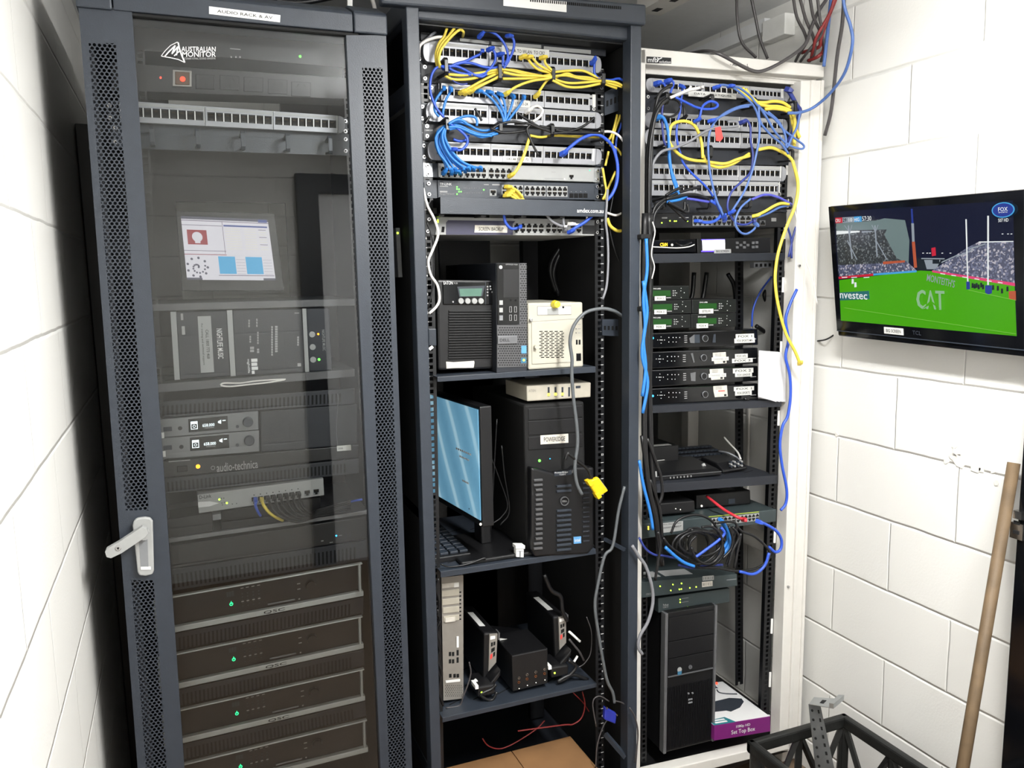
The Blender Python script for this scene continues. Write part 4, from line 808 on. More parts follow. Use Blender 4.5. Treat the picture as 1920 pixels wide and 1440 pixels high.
t, q, c = item('storage_box', 'cream-white network storage box with a slotted grille on the middle rack shelf', 'storage box', 'E', ((997, 912), (1411, 906), (1416, 1390), (1003, 1414)), zs1, .26, 'beige', Y=-.02, bev=.004)
m = MB(q); m.zb('E', 1028, 1058, 1330, 1362, -.0025, 0, 'beige'); m.zpoly('E', [(1000, 1052), (1412, 1026), (1412, 1029), (1000, 1055)][::-1], -.0006, 0, 'grey_metal'); dr = m.done('door', t, .001); m = MB(q)
for j in range(16):
    for i in range(5): x = 1082+i*38+(j % 2)*12; m.zb('E', x, 1122+j*13, min(x+24, 1266), 1128+j*13, -.0031, -.0022, 'hole')
m.done('grille', dr)
m = MB(q); m.zcyl('E', 1048, 1240, .0045, -.014, -.002, 'beige', 12); m.zb('E', 1040, 1236, 1056, 1256, -.012, -.002, 'beige'); m.done('latch', dr)
m = MB(q); m.zb('E', 1070, 935, 1325, 1003, -.0008, 0, 'grey_metal'); m.zb('E', 1074, 940, 1321, 998, -.0014, 0, 'white'); m.zcyl('E', 1262, 945, .003, -.002, 0, 'hole', 8); m.done('drive_bay', t)
m = MB(q); m.zb('E', 1142, 952, 1228, 998, -.0024, -.0016, 'light_grey'); m.done('paper_note', t); m = MB(q); m.zcyl('E', 1197, 922, .0085, -.02, -.001, 'yellow_cap', 20, .011); m.done('yellow_cap', t, .002)
for x, y in ((1018, 1040), (1401, 1012)): m = MB(q); m.zcyl('E', x, y, .0045, -.007, 0, 'steel', 12); m.done('thumb_screw', t, .001)
m = MB(q)
for y in (1073, 1106, 1137): m.zcyl('E', 1360, y, .0014, -.0006, 0, 'ink', 8); m.zb('E', 1372, y-3, 1394, y+2, -.0006, 0, 'print_grey')
for x in (1365, 1386): m.zb('E', x-6, 1188, x+7, 1224, -.0008, 0, 'hole')
m.zb('E', 1362, 1290, 1397, 1346, -.0008, 0, 'black'); m.zb('E', 1367, 1297, 1391, 1340, -.003, -.0008, 'gloss_black'); m.done('switches', t)
t, q, c = dev('carton', 'dark flat case standing behind the UPS', 'case', 'E', ((465, 628), (758, 612), (758, 760), (465, 760)), .30, .1, 'matte_black')
# shelf two and its load
s2, sq = shelf('middle shelf of the open dark rack under the monitor and black tower', 'F', ((238, 1412), (1285, 1256), (1288, 1292), (238, 1452)), -.03, .44)
zs2 = sq.pt(.5, 1).z; zs2l = sq.pt(.1, 1).z
# monitor turned sideways: its screen runs back into the rack
mat('mon_screen', (90, 140, 170), .25)
def screen_mat():
    m_ = MATS['mon_screen']; nt = m_.node_tree; L = nt.links.new; p = nt.nodes['Principled BSDF']
    tc = nn(nt, 'ShaderNodeTexCoord'); gr_ = nn(nt, 'ShaderNodeMapping'); L(tc.outputs['Object'], gr_.inputs[0]); wv = nn(nt, 'ShaderNodeTexWave'); wv.bands_direction = 'Y'
    gr_.inputs['Rotation'].default_value = (.5, 0, 0)
    wv.inputs['Scale'].default_value = 3.2; wv.inputs['Distortion'].default_value = 1.5; wv.inputs['Detail'].default_value = 1; L(gr_.outputs[0], wv.inputs[0])
    r = nn(nt, 'ShaderNodeValToRGB'); e = r.color_ramp.elements; e[0].color = (lin(88), lin(134), lin(160), 1); e[1].color = (lin(150), lin(184), lin(198), 1); e[1].position = 1
    x = e.new(.85); x.color = (lin(104), lin(150), lin(174), 1); L(wv.outputs[0], r.inputs[0]); L(r.outputs[0], p.inputs['Emission Color']); p.inputs['Emission Strength'].default_value = .55
screen_mat()
NTR = oY('F', 522, 315, -.025); NBR = oY('F', 472, 1070, -.025); NTR.x = NBR.x = (NTR.x+NBR.x)/2
dirm = Vector((-.108, .994, 0)); wM = .34
FTR, FBR = NTR+dirm*wM, NBR+dirm*wM
q = Quad('F', None, world=(FTR, NTR, NBR, FBR), D=Vector((.994, .108, 0))); t = thing('monitor', 'black monitor turned sideways with a pale blue screen on, middle rack shelf', 'monitor', (NBR.x+.02, NBR.y+.24, zs2))
m = MB(q); m.box(-.02, -.06, 1.025, 1.03, .002, .035, 'black_plastic'); m.done('casing', t, .003); m = MB(q); m.box(0, 0, 1, 1, 0, .0025, 'mon_screen'); sc = m.done('screen', t)
m = MB(q)
for u0, u1, v in ((.6, .88, .56), (.66, .84, .5), (.7, .82, .28)):
    for k in range(8): m.box(u0+(u1-u0)*k/8, v, u0+(u1-u0)*(k+.7)/8, v+.018, -.0004, 0, 'print_white')
m.cyl(.81, .05, .002, -.0005, 0, 'ink', 8); m.done('text_lines', sc)
m = MB(q); m.cyl(1.0, -.035, .003, -.001, .003, 'led_white', 10); m.done('power_light', t)
m = MB(); bx_, by_ = NBR.x+.06, NBR.y+.2; m.wbox((bx_-.11, by_-.19, zs2+.001), (bx_+.1, by_+.03, zs2+.013), 'black'); m.done('stand_base', t, .004); m = MB(); m.wbox((bx_-.015, by_-.08, zs2+.012), (bx_+.015, by_-.02, NTR.z-.06), 'black_plastic'); m.wbox((bx_-.045, by_-.08, NTR.z-.2), (bx_+.015, by_-.02, NTR.z-.1), 'black_plastic'); m.done('stand_post', t, .004)
# keyboard at the back left
q = Quad('F', ((232, 1110), (385, 1085), (388, 1118), (234, 1150)), .02); t = thing('keyboard', 'black keyboard lying at the left end of the shelf behind the monitor', 'keyboard', (.52, .1, zs2)); m = MB(); kx0, kx1, ky0, ky1 = .485, .60, .03, .40
m.wbox((kx0, ky0, zs2+.002), (kx1, ky1, zs2+.018), 'black_plastic'); m.done('base', t, .003)
for i in range(4):
    for j in range(12): m = MB(); m.wbox((kx0+.008+i*.0265, ky0+.01+j*.029, zs2+.018), (kx0+.03+i*.0265, ky0+.034+j*.029, zs2+.025), 'charcoal'); m.done('key', t, .0015)
# black tower server
t, q, c = item('tower_server', 'black tower server with a ribbed grille and a green light on the middle rack shelf', 'server', 'F', ((800, 285), (1208, 262), (1226, 1262), (822, 1298)), zs2, .40, 'matte_black', Y=-.005, bev=.006)
for y0, y1 in ((300, 378), (385, 478), (490, 578)): m = MB(q); m.zb('F', 832, y0, 1195, y1, -.002, 0, 'black_plastic'); m.done('drive_bay_cover', t, .001)
stick(q, 'F', 910, 484, 1098, 545, ('POWEREDGE',), t, 'old_sticker', -.002)
leds(q, 'F', ((905, 661),), 'led_green', t, .0035); leds(q, 'F', ((976, 648),), 'led_blue', t, .0012)
m = MB(q); m.zpoly('F', [(818, 690), (870, 702), (975, 730), (1085, 715), (1110, 688), (1240, 690), (1240, 1225), (1200, 1270), (890, 1285), (845, 1288), (820, 1240)][::-1], -.03, 0, 'black_plastic'); bz = m.done('lower_bezel', t, .006)
m = MB(q); m.zpoly('F', [(968, 720), (1085, 708), (1088, 738), (975, 750)][::-1], -.0312, -.03, 'charcoal'); m.ztext('PowerEdge', 'F', 975, 718, 1062, 730, 'print_white', -.0318); m.ztext('T110 II', 'F', 1005, 732, 1045, 742, 'print_white', -.0318); m.done('name_plate', bz)
m = MB(q)
for k in range(15):
    y = 765+k*32.5; m.zb('F', 832+(12 if k > 1 and k < 13 else 0), y, 890, y+15, -.036, -.03, 'grille')
m.done('grille_column', bz, .001); m = MB(q)
for k in range(14):
    if k not in (2, 3, 4): m.zb('F', 985, 805+k*32.6, 1082, 805+k*32.6+15, -.036, -.03, 'charcoal')
m.done('grille_column', bz, .001); m = MB(q)
for k in range(13): m.zb('F', 1160, 790+k*32, 1205, 790+k*32+12, -.034, -.03, 'charcoal_dark')
m.done('grille_column', bz, .001)
m = MB(q); u, v = q.uv('F', 1036, 912); m.ring(u, v, .0105, .0122, -.037, 'silver_dark', 24, .004); m.text('DELL', u, v, .0045, 'print_grey', -.036); m.done('round_badge', bz)
stick(q, 'F', 1102, 1152, 1152, 1198, ('intel',), bz, 'sticker_blue', -.03, 'print_white')
# KVM on top of the tower
t, q, c = dev('kvm_switch', 'beige KVM box with four amber lights on top of the black tower', 'KVM switch', 'F', ((820, 157), (1254, 133), (1252, 233), (822, 262)), -.0, .15, 'cream', bev=.003)
m = MB(q)
for x in (967, 1013, 1060, 1105): m.zb('F', x-6, 165, x+6, 228, -.0008, 0, 'charcoal')
m.zb('F', 1150, 156, 1182, 172, -.0008, 0, 'charcoal'); m.ztext('ATEN', 'F', 832, 180, 880, 198, 'grey_metal', -.0008); m.done('slots', t); leds(q, 'F', ((967, 215), (1013, 213), (1060, 212)), 'led_yellow', t, .004)
# white keystone jack on the shelf
yk = restY('F', 772, 1312, zs2); q = Quad('F', ((742, 1232), (806, 1232), (804, 1316), (744, 1312)), -.02); t = thing('keystone_jack', 'small white keystone jack standing on the shelf edge beside the tower', 'network jack', (q.c[3]+q.c[2])/2)
m = MB(q); m.box(.08, 0, .92, .85, 0, .016, 'white'); m.box(0, .72, 1, 1, -.003, .02, 'white'); m.done('body', t, .001); m = MB(q); m.box(.42, .0, .58, .5, -.0006, .001, 'grey'); m.box(.15, .5, .85, .54, -.0006, .001, 'grey'); m.done('grooves', t)
# shelf three and its load
s3, sq = shelf('lowest shelf of the open dark rack above the cardboard carton', 'G', ((250, 1102), (1292, 868), (1294, 894), (250, 1134)), -.03, .44)
zs3b = sq.pt(.5, 1).z
t, q, c = item('upright_computer', 'tan metal computer standing with its socketed back facing out, lowest shelf', 'computer', 'n', ((40, 70), (268, 45), (270, 1325), (62, 1348)), zs3b, .30, 'charcoal', Y=.03)
m = MB(q); m.box(0, 0, 1, 1, -.001, .002, 'grey_metal'); bp = m.done('back_plate', t)
m = MB(q); m.zb('n', 48, 125, 222, 172, -.0016, -.001, 'old_sticker'); m.zb('n', 172, 125, 222, 168, -.002, -.001, 'white'); m.done('label_sticker', bp)
for k in range(4): m = MB(q); m.zb('n', 42+k*6, 195+k*88, 225, 262+k*86, -.003, -.001, 'cream'); m.done('expansion_slot', bp, .001)
m = MB(q); m.zb('n', 75, 480, 180, 525, -.005, -.003, 'old_sticker'); m.zb('n', 195, 680, 218, 792, -.004, -.001, 'white'); m.done('video_port', bp)
m = MB(q)
for y in (842, 918): m.zb('n', 118, y, 142, y+42, -.0016, -.0008, 'hole'); m.zb('n', 150, y, 174, y+42, -.0016, -.0008, 'hole'); m.zb('n', 198, y-20, 220, y+36, -.0016, -.0008, 'hole')
for x in (120, 165, 198): m.zb('n', x, 1070, x+26, 1108, -.0016, -.0008, 'hole')
m.zb('n', 85, 1132, 232, 1152, -.004, -.0008, 'white')
for j in range(7):
    for i in range(9): m.zcyl('n', 85+i*20+(j % 2)*8, 1190+j*18, .0012, -.0014, -.0009, 'hole', 6)
for k in range(8): m.zb('n', 228, 215+k*40, 246, 228+k*40, -.0018, -.0008, 'hole')
m.done('sockets', bp)
def thin_client(label, z, pts, depth, top_lab):
    q = Quad(z, pts, .04); t = thing('thin_client', label, 'thin client', q.base(depth)); m = MB(q); m.box(-.45, -.02, 1.05, 1.02, .004, depth, 'black'); m.done('case', t, .006)
    m = MB(q); m.box(.1, .1, 1, 1, 0, .004, 'grey_metal'); b = m.done('socket_plate', t)
    m = MB(q); m.box(.2, .86, .75, .95, -.0006, 0, 'white'); m.box(.3, .68, .5, .78, -.0006, 0, 'hole'); m.box(.58, .68, .78, .78, -.0006, 0, 'hole'); m.box(.35, .52, .75, .62, -.0006, 0, 'hole'); m.box(.25, .36, .5, .48, -.0006, 0, 'tag_red'); m.box(.6, .36, .8, .48, -.0006, 0, 'hole'); m.done('sockets', b)
    m = MB(q); m.box(-.3, 1.02, .35, 1.0225, .05, .15, 'white'); m.done('label_sticker', t); m = MB(q); m.box(1.05, .82, 1.2, 1.05, -.004, .02, 'silver_dark'); m.done('bracket', t)
    m = MB(q); m.box(-.5, -.2, 1.1, 0, -.03, depth*.6, 'black_plastic'); m.done('foot', t, .004)
thin_client('black thin client on the left, back to the room, on the lowest shelf', 'n', ((532, 660), (625, 655), (610, 985), (522, 1100)), .2, 0)
thin_client('black thin client on the right, back to the room, on the lowest shelf', 'n', ((1250, 485), (1336, 470), (1338, 780), (1262, 870)), .2, 1)
for (x, y), lab in (((460, 1265), 'black power plug with a green light at the left thin client'), ((1218, 1062), 'black power plug with a green light at the right thin client')):
    yy = .0; q = Quad('n', ((x-40, y-60), (x+150, y-90), (x+150, y+20), (x-35, y+60)), yy); t = thing('power_brick', lab, 'power supply', q.base(.08)); m = MB(q); m.box(0, 0, 1, 1, 0, .08, 'black_plastic'); m.done('case', t, .006); leds(q, 'n', ((x, y),), 'led_lime', t, .0025)
    m = MB(q); m.box(-.15, .85, .02, 1.15, -.003, .03, 'white'); m.done('plug', t)
q = Quad('n', ((775, 885), (1148, 808), (1150, 1170), (785, 1258)), .0); t = thing('splitter_box', 'black cube-shaped splitter with a row of headphone sockets on the lowest shelf', 'audio splitter', q.base(.14)); m = MB(q); m.box(0, 0, 1, 1, 0, .14, 'black'); m.done('case', t, .003)
for (x, y) in ((845, 1112), (930, 1078), (1020, 1050), (1112, 1022)):
    for dy, mt in ((0, 'steel'), (45, 'copper')): m = MB(q); u, v = q.uv('n', x, y+dy); m.ring(u, v, .0022, .0036, -.002, mt, 12, .002); m.cyl(u, v, .0022, -.0008, 0, 'hole', 8); m.done('socket', t)
    leds(q, 'n', ((x+4, y+112),), 'led_white', t, .001)
q = Quad('n', ((650, 712), (990, 745), (990, 800), (655, 792)), .1); t = thing('small_switch', 'small black switch with a white strip label behind the splitter cube', 'network switch', q.base(.1)); m = MB(q); m.box(0, 0, 1, 1, 0, .1, 'black_plastic'); m.done('chassis', t); m = MB(q); m.zb('n', 648, 712, 862, 742, -.001, 0, 'sticker'); m.done('label_sticker', t); leds(q, 'n', [(680+k*25+(10 if k > 2 else 0), 778) for k in range(6)], 'led_white', t, .0022)
# white tags and flat cords on the lowest shelf
for x0, y0, x1, y1, lab in ((1368, 632, 1480, 735, 'white flat tag at the right end of the lowest shelf, leaning'), (1400, 975, 1455, 885, 'short white tag in the cords right of the right thin client'), (392, 1130, 435, 1190, 'short white tag in the cords by the left thin client')):
    m = MB(); m.tube([oY('n', x0, y0, .03), oY('n', x1, y1, .03)], .004, 'white', 4, 1); m.solo('cord_tag', lab, 'tag')
# carton and red lead
zt_ = .245
A_, B_ = oZ('G', 1112, 1225, zt_), oZ('G', 1290, 1440, zt_)
t = thing('cardboard_box', 'brown cardboard carton in the bottom of the open dark rack', 'cardboard box', (.72, .3, .09)); xr = A_.x; y1_ = A_.y; y0_ = y1_-.42
m = MB(); m.wbox((.475, y0_, .092), (xr-.004, y1_, zt_-.004), 'cardboard'); m.done('carton_body', t, .003)
for a, b in ((y0_, (y0_+y1_)/2-.002), ((y0_+y1_)/2+.002, y1_)):
    pass
xm = oZ('G', 720, 1330, zt_).x
for a, b in ((.475, xm-.0015), (xm+.0015, xr)): m = MB(); m.wbox((a, y0_, zt_-.004), (b, y1_, zt_), 'cardboard'); m.done('flap', t, .0005)
m = MB(Quad('G', None, world=(Vector((.5, y0_+.16, zt_)), Vector((.64, y0_+.16, zt_)), Vector((.64, y0_+.08, zt_)), Vector((.5, y0_+.08, zt_))), D=Vector((0, 0, -1)))); m.text('CISCO', .5, .5, .05, 'ink', -.0006, w=.11); m.done('print', t)
cable('c_dred', zp('G', .1, (520, 1240), (560, 1290), (640, 1310), (740, 1270), (880, 1180), (940, 1120)), 'thin red lead lying on the cardboard carton', r=.0018, name='red_lead')
cable('c_dred', zp('G', .12, (1130, 930), (1200, 1000), (1240, 1060)), 'dark red lead hanging under the lowest shelf, short', r=.0015, name='red_lead'); cable('c_dred', zp('G', .05, (1195, 925), (1212, 1010), (1190, 1100), (1130, 1145), (1060, 1150), (760, 1190)), 'thin red lead looping down below the lowest shelf at the right', r=.002, name='red_lead')
# ---------------------------------------------------------------- contents of the white rack
YR = .03; PG3 = 'silver patch panels of the white rack'
patch_panel('topmost silver patch panel of the white rack, DATA label on it', 'H', ((118, 248), (1138, 334), (1138, 416), (122, 348)), YR, ((180, 512, 300), (535, 845, 325), (862, 1075, 350)), group=PG3, sticker=('H', 420, 352, 760, 392, 'DATA   CR2 * QUBE'))
manager('top black cable manager of the white rack, yellow bundle at its right', 'H', ((110, 352), (1160, 418), (1158, 540), (112, 500)), YR, ((275, 345, 435), (595, 360, 470), (900, 382, 462), (1185, 405, 500)))
patch_panel('second silver patch panel of the white rack, blue plug at its left end', 'H', ((112, 492), (1126, 546), (1124, 642), (112, 602)), YR, ((175, 482, 545), (500, 775, 568), (805, 1085, 590)), group=PG3)
patch_panel('third silver patch panel of the white rack, red tag hanging over it', 'H', ((112, 612), (1122, 656), (1118, 756), (112, 735)), YR, ((175, 480, 668), (500, 782, 680), (806, 1080, 695)), group=PG3)
manager('middle black cable manager of the white rack, two yellow leads sagging in it', 'H', ((110, 738), (1155, 758), (1150, 872), (112, 858)), YR, ((270, 708, 800), (585, 725, 822), (880, 738, 828), (1165, 752, 845)))
patch_panel('fourth silver patch panel of the white rack, no plugs in it', 'H', ((112, 858), (1118, 880), (1114, 985), (115, 966)), YR, ((175, 462, 908), (482, 768, 918), (792, 1068, 922)), group=PG3)
patch_panel('fifth silver patch panel of the white rack, black and sky-blue leads at its left', 'H', ((112, 975), (1092, 990), (1090, 1092), (115, 1085)), YR, ((175, 455, 1028), (480, 768, 1032), (790, 1065, 1040)), caps='', group=PG3)
manager('bottom black cable manager of the white rack above the black switch', 'H', ((110, 1090), (1135, 1095), (1132, 1205), (112, 1210)), YR, ((255, 1092, 1185), (575, 1092, 1185), (862, 1090, 1180), (1152, 1092, 1185)))
t, q, c = dev('network_switch', 'black network switch of the white rack with blue plugs and lime lights', 'network switch', 'H', ((110, 1212), (1112, 1208), (1112, 1312), (110, 1318)), YR-.004, .3, 'black_plastic')
port_block(q, 'H', 450, 1228, 722, 1302, 8, 2, t, frame='grey'); port_block(q, 'H', 740, 1228, 905, 1302, 4, 2, t, frame='grey'); port_block(q, 'H', 925, 1262, 965, 1300, 1, 1, t, frame='silver_dark')
leds(q, 'H', ((230, 1280), (288, 1266), (320, 1268), (332, 1268), (412, 1268)), 'led_lime', t, .0018); m = MB(q); m.zb('H', 230, 1240, 268, 1250, -.001, 0, 'print_grey'); m.zb('H', 352, 1240, 372, 1245, -.001, 0, 'print_grey'); m.zb('H', 390, 1240, 420, 1246, -.001, 0, 'print_grey'); m.zb('H', 1008, 1245, 1042, 1270, -.001, 0, 'print_grey'); m.done('legend', t)
# shelf with matrix
s4, sq = shelf('upper shelf of the white rack under the lit violet display', 'I', ((112, 288), (1108, 280), (1106, 332), (112, 356)), YR-.03, .36, 'charcoal_dark')
t, q, c = dev('media_converter', 'small black box with glowing amber digits at the left of the upper shelf', 'converter', 'I', ((112, 193), (470, 186), (472, 276), (114, 282)), YR+.0, .12, 'gloss_black')
m = MB(q); m.ztext('CS:04', 'I', 218, 210, 270, 234, 'digits', -.001); m.done('digits', t); leds(q, 'I', ((303, 224),), 'led_white', t, .003)
cable('c_white', zp('I', -.0, (160, 238), (240, 242), (340, 246, -.01), (420, 238, -.01), (462, 222)), 'thin white wire in front of the box with amber digits', r=.0015, name='thin_wire'); cable('c_black', zp('I', -.0, (330, 210), (380, 230, -.015), (440, 205)), 'short black lead at the box with amber digits', r=.0025)
t, q, c = dev('video_matrix', 'black video matrix with a glowing white-violet display and square keys', 'video matrix', 'I', ((482, 180), (1002, 172), (1004, 278), (486, 288)), YR-.0, .3, 'black_plastic')
m = MB(q); m.zb('I', 520, 190, 678, 262, -.001, 0, 'lcd_on'); m.done('display', t); mat('lcd_violet', (90, 70, 240), .4, emit=(80, 60, 255), estr=1.1)
m = MB(q); m.zb('I', 512, 264, 640, 274, -.0006, 0, 'lcd_violet'); m.zb('I', 512, 184, 678, 190, -.0006, 0, 'lcd_violet'); m.done('display_rim', t)
stick(q, 'I', 600, 255, 720, 283, ('BIG SCREEN',), t, 'light_grey', -.0012)
for x, y in ((764, 210), (764, 242), (790, 226), (815, 208), (815, 242), (840, 226), (877, 210), (903, 208), (877, 240), (902, 238)): m = MB(q); m.zb('I', x-9, y-9, x+9, y+9, -.003, 0, 'silver_dark'); m.done('key', t, .0005)
# second shelf with decoders
s5, sq5 = shelf('middle shelf of the white rack under the stack of black decoders', 'I', ((100, 1374), (1082, 1322), (1082, 1374), (102, 1424)), YR-.03, .40, 'charcoal_dark')
zd = sq5.pt(.4, 1).z
dl = (('topmost black decoder of the stack, taped around its dial, labels at its right', ((145, 852), (915, 822), (918, 936), (150, 962))), ('second black decoder from the top with a torn channel sticker', ((145, 985), (915, 955), (916, 1066), (148, 1106))), ('third black decoder from the top with a pale dial cover and channel sticker', ((142, 1114), (915, 1084), (916, 1190), (145, 1236))), ('lowest black decoder of the stack standing on the middle shelf', ((138, 1246), (915, 1208), (916, 1326), (140, 1372))))
for i, (lab, pts) in enumerate(dl):
    t, q, c = dev('satellite_decoder', lab, 'decoder', 'I', pts, YR-.01, .30, 'gloss_black', 'stacked decoders in the white rack', bev=.003)
    oy = (0, 137, 268, 398)[i]; dxs = (0, -10, -8, 0)[i]
    m = MB(q); u, v = q.uv('I', 535+dxs, 888+oy); m.cyl(u, v, .0085, -.004, 0, 'black', 28); m.ring(u, v, .0085, .0093, -.0045, 'silver', 28, .004); m.done('dial', t)
    m = MB(q)
    for dx, dy in ((0, -22), (0, 22), (-24, 0), (24, 0), (-8, 0), (0, 0), (8, 0)): m.zcyl('I', 225+dxs+dx, 900+oy+dy-i*2, .0012, -.0008, 0, 'print_white', 6)
    for dx in (55, 85, 107, 132): m.zcyl('I', 225+dxs+dx, 882+oy-i*2, .0014, -.0008, 0, 'print_white', 6)
    for dx in (55, 85, 107): m.zcyl('I', 225+dxs+dx, 914+oy-i*2, .0012, -.0008, 0, 'print_white', 6)
    for k in range(4): m.zb('I', 390+dxs, 868+oy+k*15, 410+dxs, 873+oy+k*15, -.0008, 0, 'print_grey')
    m.zb('I', 860, 910+oy-20, 900, 915+oy-20, -.0008, 0, 'print_grey'); m.done('key_marks', t)
    if i in (0, 3): leds(q, 'I', ((166, 886 if i == 0 else 1297),), 'led_blue', t, .003)
m_ = None
for i, lab, rects in ((0, 0, (((755, 856, 885, 890), ('FOX 1',)), ((745, 887, 890, 920), ('FOX SPORTS MN',)))), (1, 0, (((750, 998, 840, 1028), ('FOX AFL',)), ((728, 1030, 875, 1060), ('FOX 3',)))), (2, 0, (((735, 1100, 880, 1134), ('FOX 2',)), ((750, 1132, 870, 1160), ('FOX LEAGUE',)))), (3, 0, (((742, 1230, 885, 1260), ('FOX 1',)), ((750, 1258, 868, 1292), ('FOX SPORTS',))))):
    t = [o for o in COL.objects if o.name.startswith('satellite_decoder')][i]; q = Quad('I', dl[i][1], YR-.01)
    for k, (r_, s_) in enumerate(rects): stick(q, 'I', *r_, s_, t, 'sticker', -.0004*(k+1))
    if i == 0:
        m = MB(q); m.zpoly('I', [(425, 888), (462, 860), (462, 922), (432, 920)][::-1], -.001, 0, 'silver_dark'); m.zpoly('I', [(598, 860), (612, 858), (612, 918), (590, 918)][::-1], -.001, 0, 'charcoal'); m.zb('I', 462, 862, 500, 920, -.0008, 0, 'charcoal'); m.done('tape', t)
    else:
        pl = ((592, 985, 690, 1070), (570, 1102, 672, 1184), (595, 1222, 698, 1306))[i-1]
        m = MB(q); m.zpoly('I', [(pl[0], pl[1]+6), (pl[2]-6, pl[1]), (pl[2], pl[3]-6), (pl[0]+12, pl[3]), (pl[0]+2, pl[1]+40)][::-1], -.0008, 0, 'old_sticker')
        if i < 3: m.zb('I', pl[0]-8, pl[1]+36, pl[2]+14, pl[1]+62, -.0014, -.0008, 'sticker'); m.ztext('CHANNEL '+('501', '504')[i-1], 'I', pl[0]+2, pl[1]+42, pl[2]+4, pl[1]+56, 'print_grey', -.0018)
        else: m.zb('I', pl[0]+35, pl[1]+36, pl[0]+82, pl[1]+42, -.0014, -.0008, 'tag_red')
        for k in range(3): m.zb('I', pl[0]+16, pl[1]+10+k*8, pl[0]+60, pl[1]+13+k*8, -.0012, -.0008, 'grey')
        m.zb('I', pl[2]-26, pl[3]-22, pl[2]-10, pl[3]-8, -.0012, -.0008, 'ink'); m.done('torn_sticker', t)
        m = MB(q); a = 435 if i == 1 else 430
        if i < 3: m.zpoly('I', ([(435, 995), (450, 993), (462, 1058), (455, 1060)] if i == 1 else [(432, 1135), (470, 1128), (468, 1192), (438, 1190)])[::-1], -.0012, 0, 'silver_dark'); m.done('dial_cover', t)
el = (('upper left small encoder with a green display, labelled FOX 5', ((112, 516), (424, 514), (425, 610), (114, 618)), (162, 548, 292, 590), (178, 588, 256, 620), 'FOX 5', 165), ('small encoder with a green display at the left of the middle row', ((112, 620), (440, 615), (442, 711), (114, 717)), (162, 645, 303, 688), (175, 684, 262, 716), 'FOX 3', None),
      ('small encoder at the right of the middle row, labelled SETELIFE', ((446, 613), (760, 610), (760, 704), (446, 711)), (495, 640, 620, 680), (493, 678, 594, 712), 'SETELIFE', 498), ('small encoder with a green display at the left of the bottom row', ((112, 722), (436, 717), (438, 814), (114, 821)), (162, 752, 300, 792), (172, 790, 257, 822), 'FOX 1', 165),
      ('small encoder at the right of the bottom row, above the decoders', ((440, 715), (757, 708), (756, 806), (441, 814)), (485, 745, 618, 785), (475, 782, 557, 815), 'FOX 4', 487))
for lab, pts, scr, lb, s_, tx in el:
    t, q, c = dev('stream_encoder', lab, 'encoder', 'I', pts, YR+.0, .16, 'black_plastic', 'small encoders stacked on the decoders')
    m = MB(q); m.zb('I', *scr, -.001, 0, 'lcd_deep_green'); m.done('display', t); stick(q, 'I', *lb, (s_,), t, 'sticker', -.0014, pad=.2)
    m = MB(q); x, y = scr[2]+15, scr[1]
    for k in range(3):
        m.zb('I', x, y-2+k*16, x+8, y+7+k*16, -.0014, 0, 'print_grey'); m.zcyl('I', x+18, y+2+k*16, .0012, -.0014, 0, 'print_white', 6)
    m.zcyl('I', x+28, y+18, .0012, -.0014, 0, 'print_white', 6); x2 = x+60
    for dx, dy in ((0, -16), (-2, 3), (22, 16), (0, 50)): m.zcyl('I', x2+dx, y+dy, .0011, -.0014, 0, 'print_white', 6)
    m.zb('I', lb[2]+5, lb[1]+8, lb[2]+38, lb[1]+14, -.0014, 0, 'print_grey')
    if tx: m.ztext('DVG LABS', 'I', tx, pts[0][1]+14, tx+56, pts[0][1]+24, 'print_white', -.0012)
    m.done('keypad', t)
# sheets of paper
for k, (a, b) in enumerate(((1045, 1060), (1070, 1082), (1095, 1098), (1110, 1110))):
    q = Quad('I', ((920, 974+k*3), (b, 984+k*3), (a, 1340), (915, 1302+k*4)), YR-.045+k*.006); m = MB(q); m.box(0, 0, 1, 1, 0, .0005, 'paper')
    m.solo('paper_sheet', 'folded white paper sheet hanging beside the stack of decoders', 'paper', 'paper sheets beside the decoders')
m = MB(); m.tube([oY('I', 820, 1318, YR-.03), oY('I', 850, 1325, YR-.03)], .003, 'gloss_black', 8, 1); m.tube([oY('I', 820, 1318, YR-.03), oY('I', 826, 1310, YR-.02)], .004, 'gloss_black', 8, 1); m.solo('dark_knob', 'tiny black clip on the shelf edge under the lowest decoder', 'clip')
# third shelf
s6, sq6 = shelf('lower shelf of the white rack carrying a router and telephone dock', 'J', ((60, 662), (1082, 588), (1082, 650), (62, 728)), YR-.02, .42, 'charcoal_dark')
z6 = sq6.pt(.5, 1).z
def prof_box(t, q, depth, prof, mt, name, bev=.002):
    """extrude a side profile [(d, v)] across the quad"""
    m = MB(q); n = len(prof); vs = [q.pt(0, v, d) for d, v in prof]+[q.pt(1, v, d) for d, v in prof]
    m.add(vs, [tuple(range(n-1, -1, -1)), tuple(range(n, 2*n))]+[(i, (i+1) % n, (i+1) % n+n, i+n) for i in range(n)], mt); return m.done(name, t, bev)
Yr = restY('J', 420, 622, z6, 0, .1)
q = Quad('J', ((110, 602), (672, 556), (674, 585), (112, 640)), Yr); t = thing('wireless_router', 'flat black wedge router with a silver edge line on the lower shelf', 'router', q.base(.18))
prof_box(t, q, .18, [(0, 0), (0, .9), (.02, 1.3), (.16, 2.2), (.18, 2.0), (.18, 0)], 'black_plastic', 'case')
m = MB(q); m.box(0, .82, 1, .94, -.0006, 0, 'silver_dark')
for k in range(7): m.zb('J', 296+k*25, 600-k*2, 303+k*25, 613-k*2, -.001, 0, 'print_grey')
m.zb('J', 155, 560, 200, 600, -.001, 0, 'light_grey'); m.done('silver_line', t)
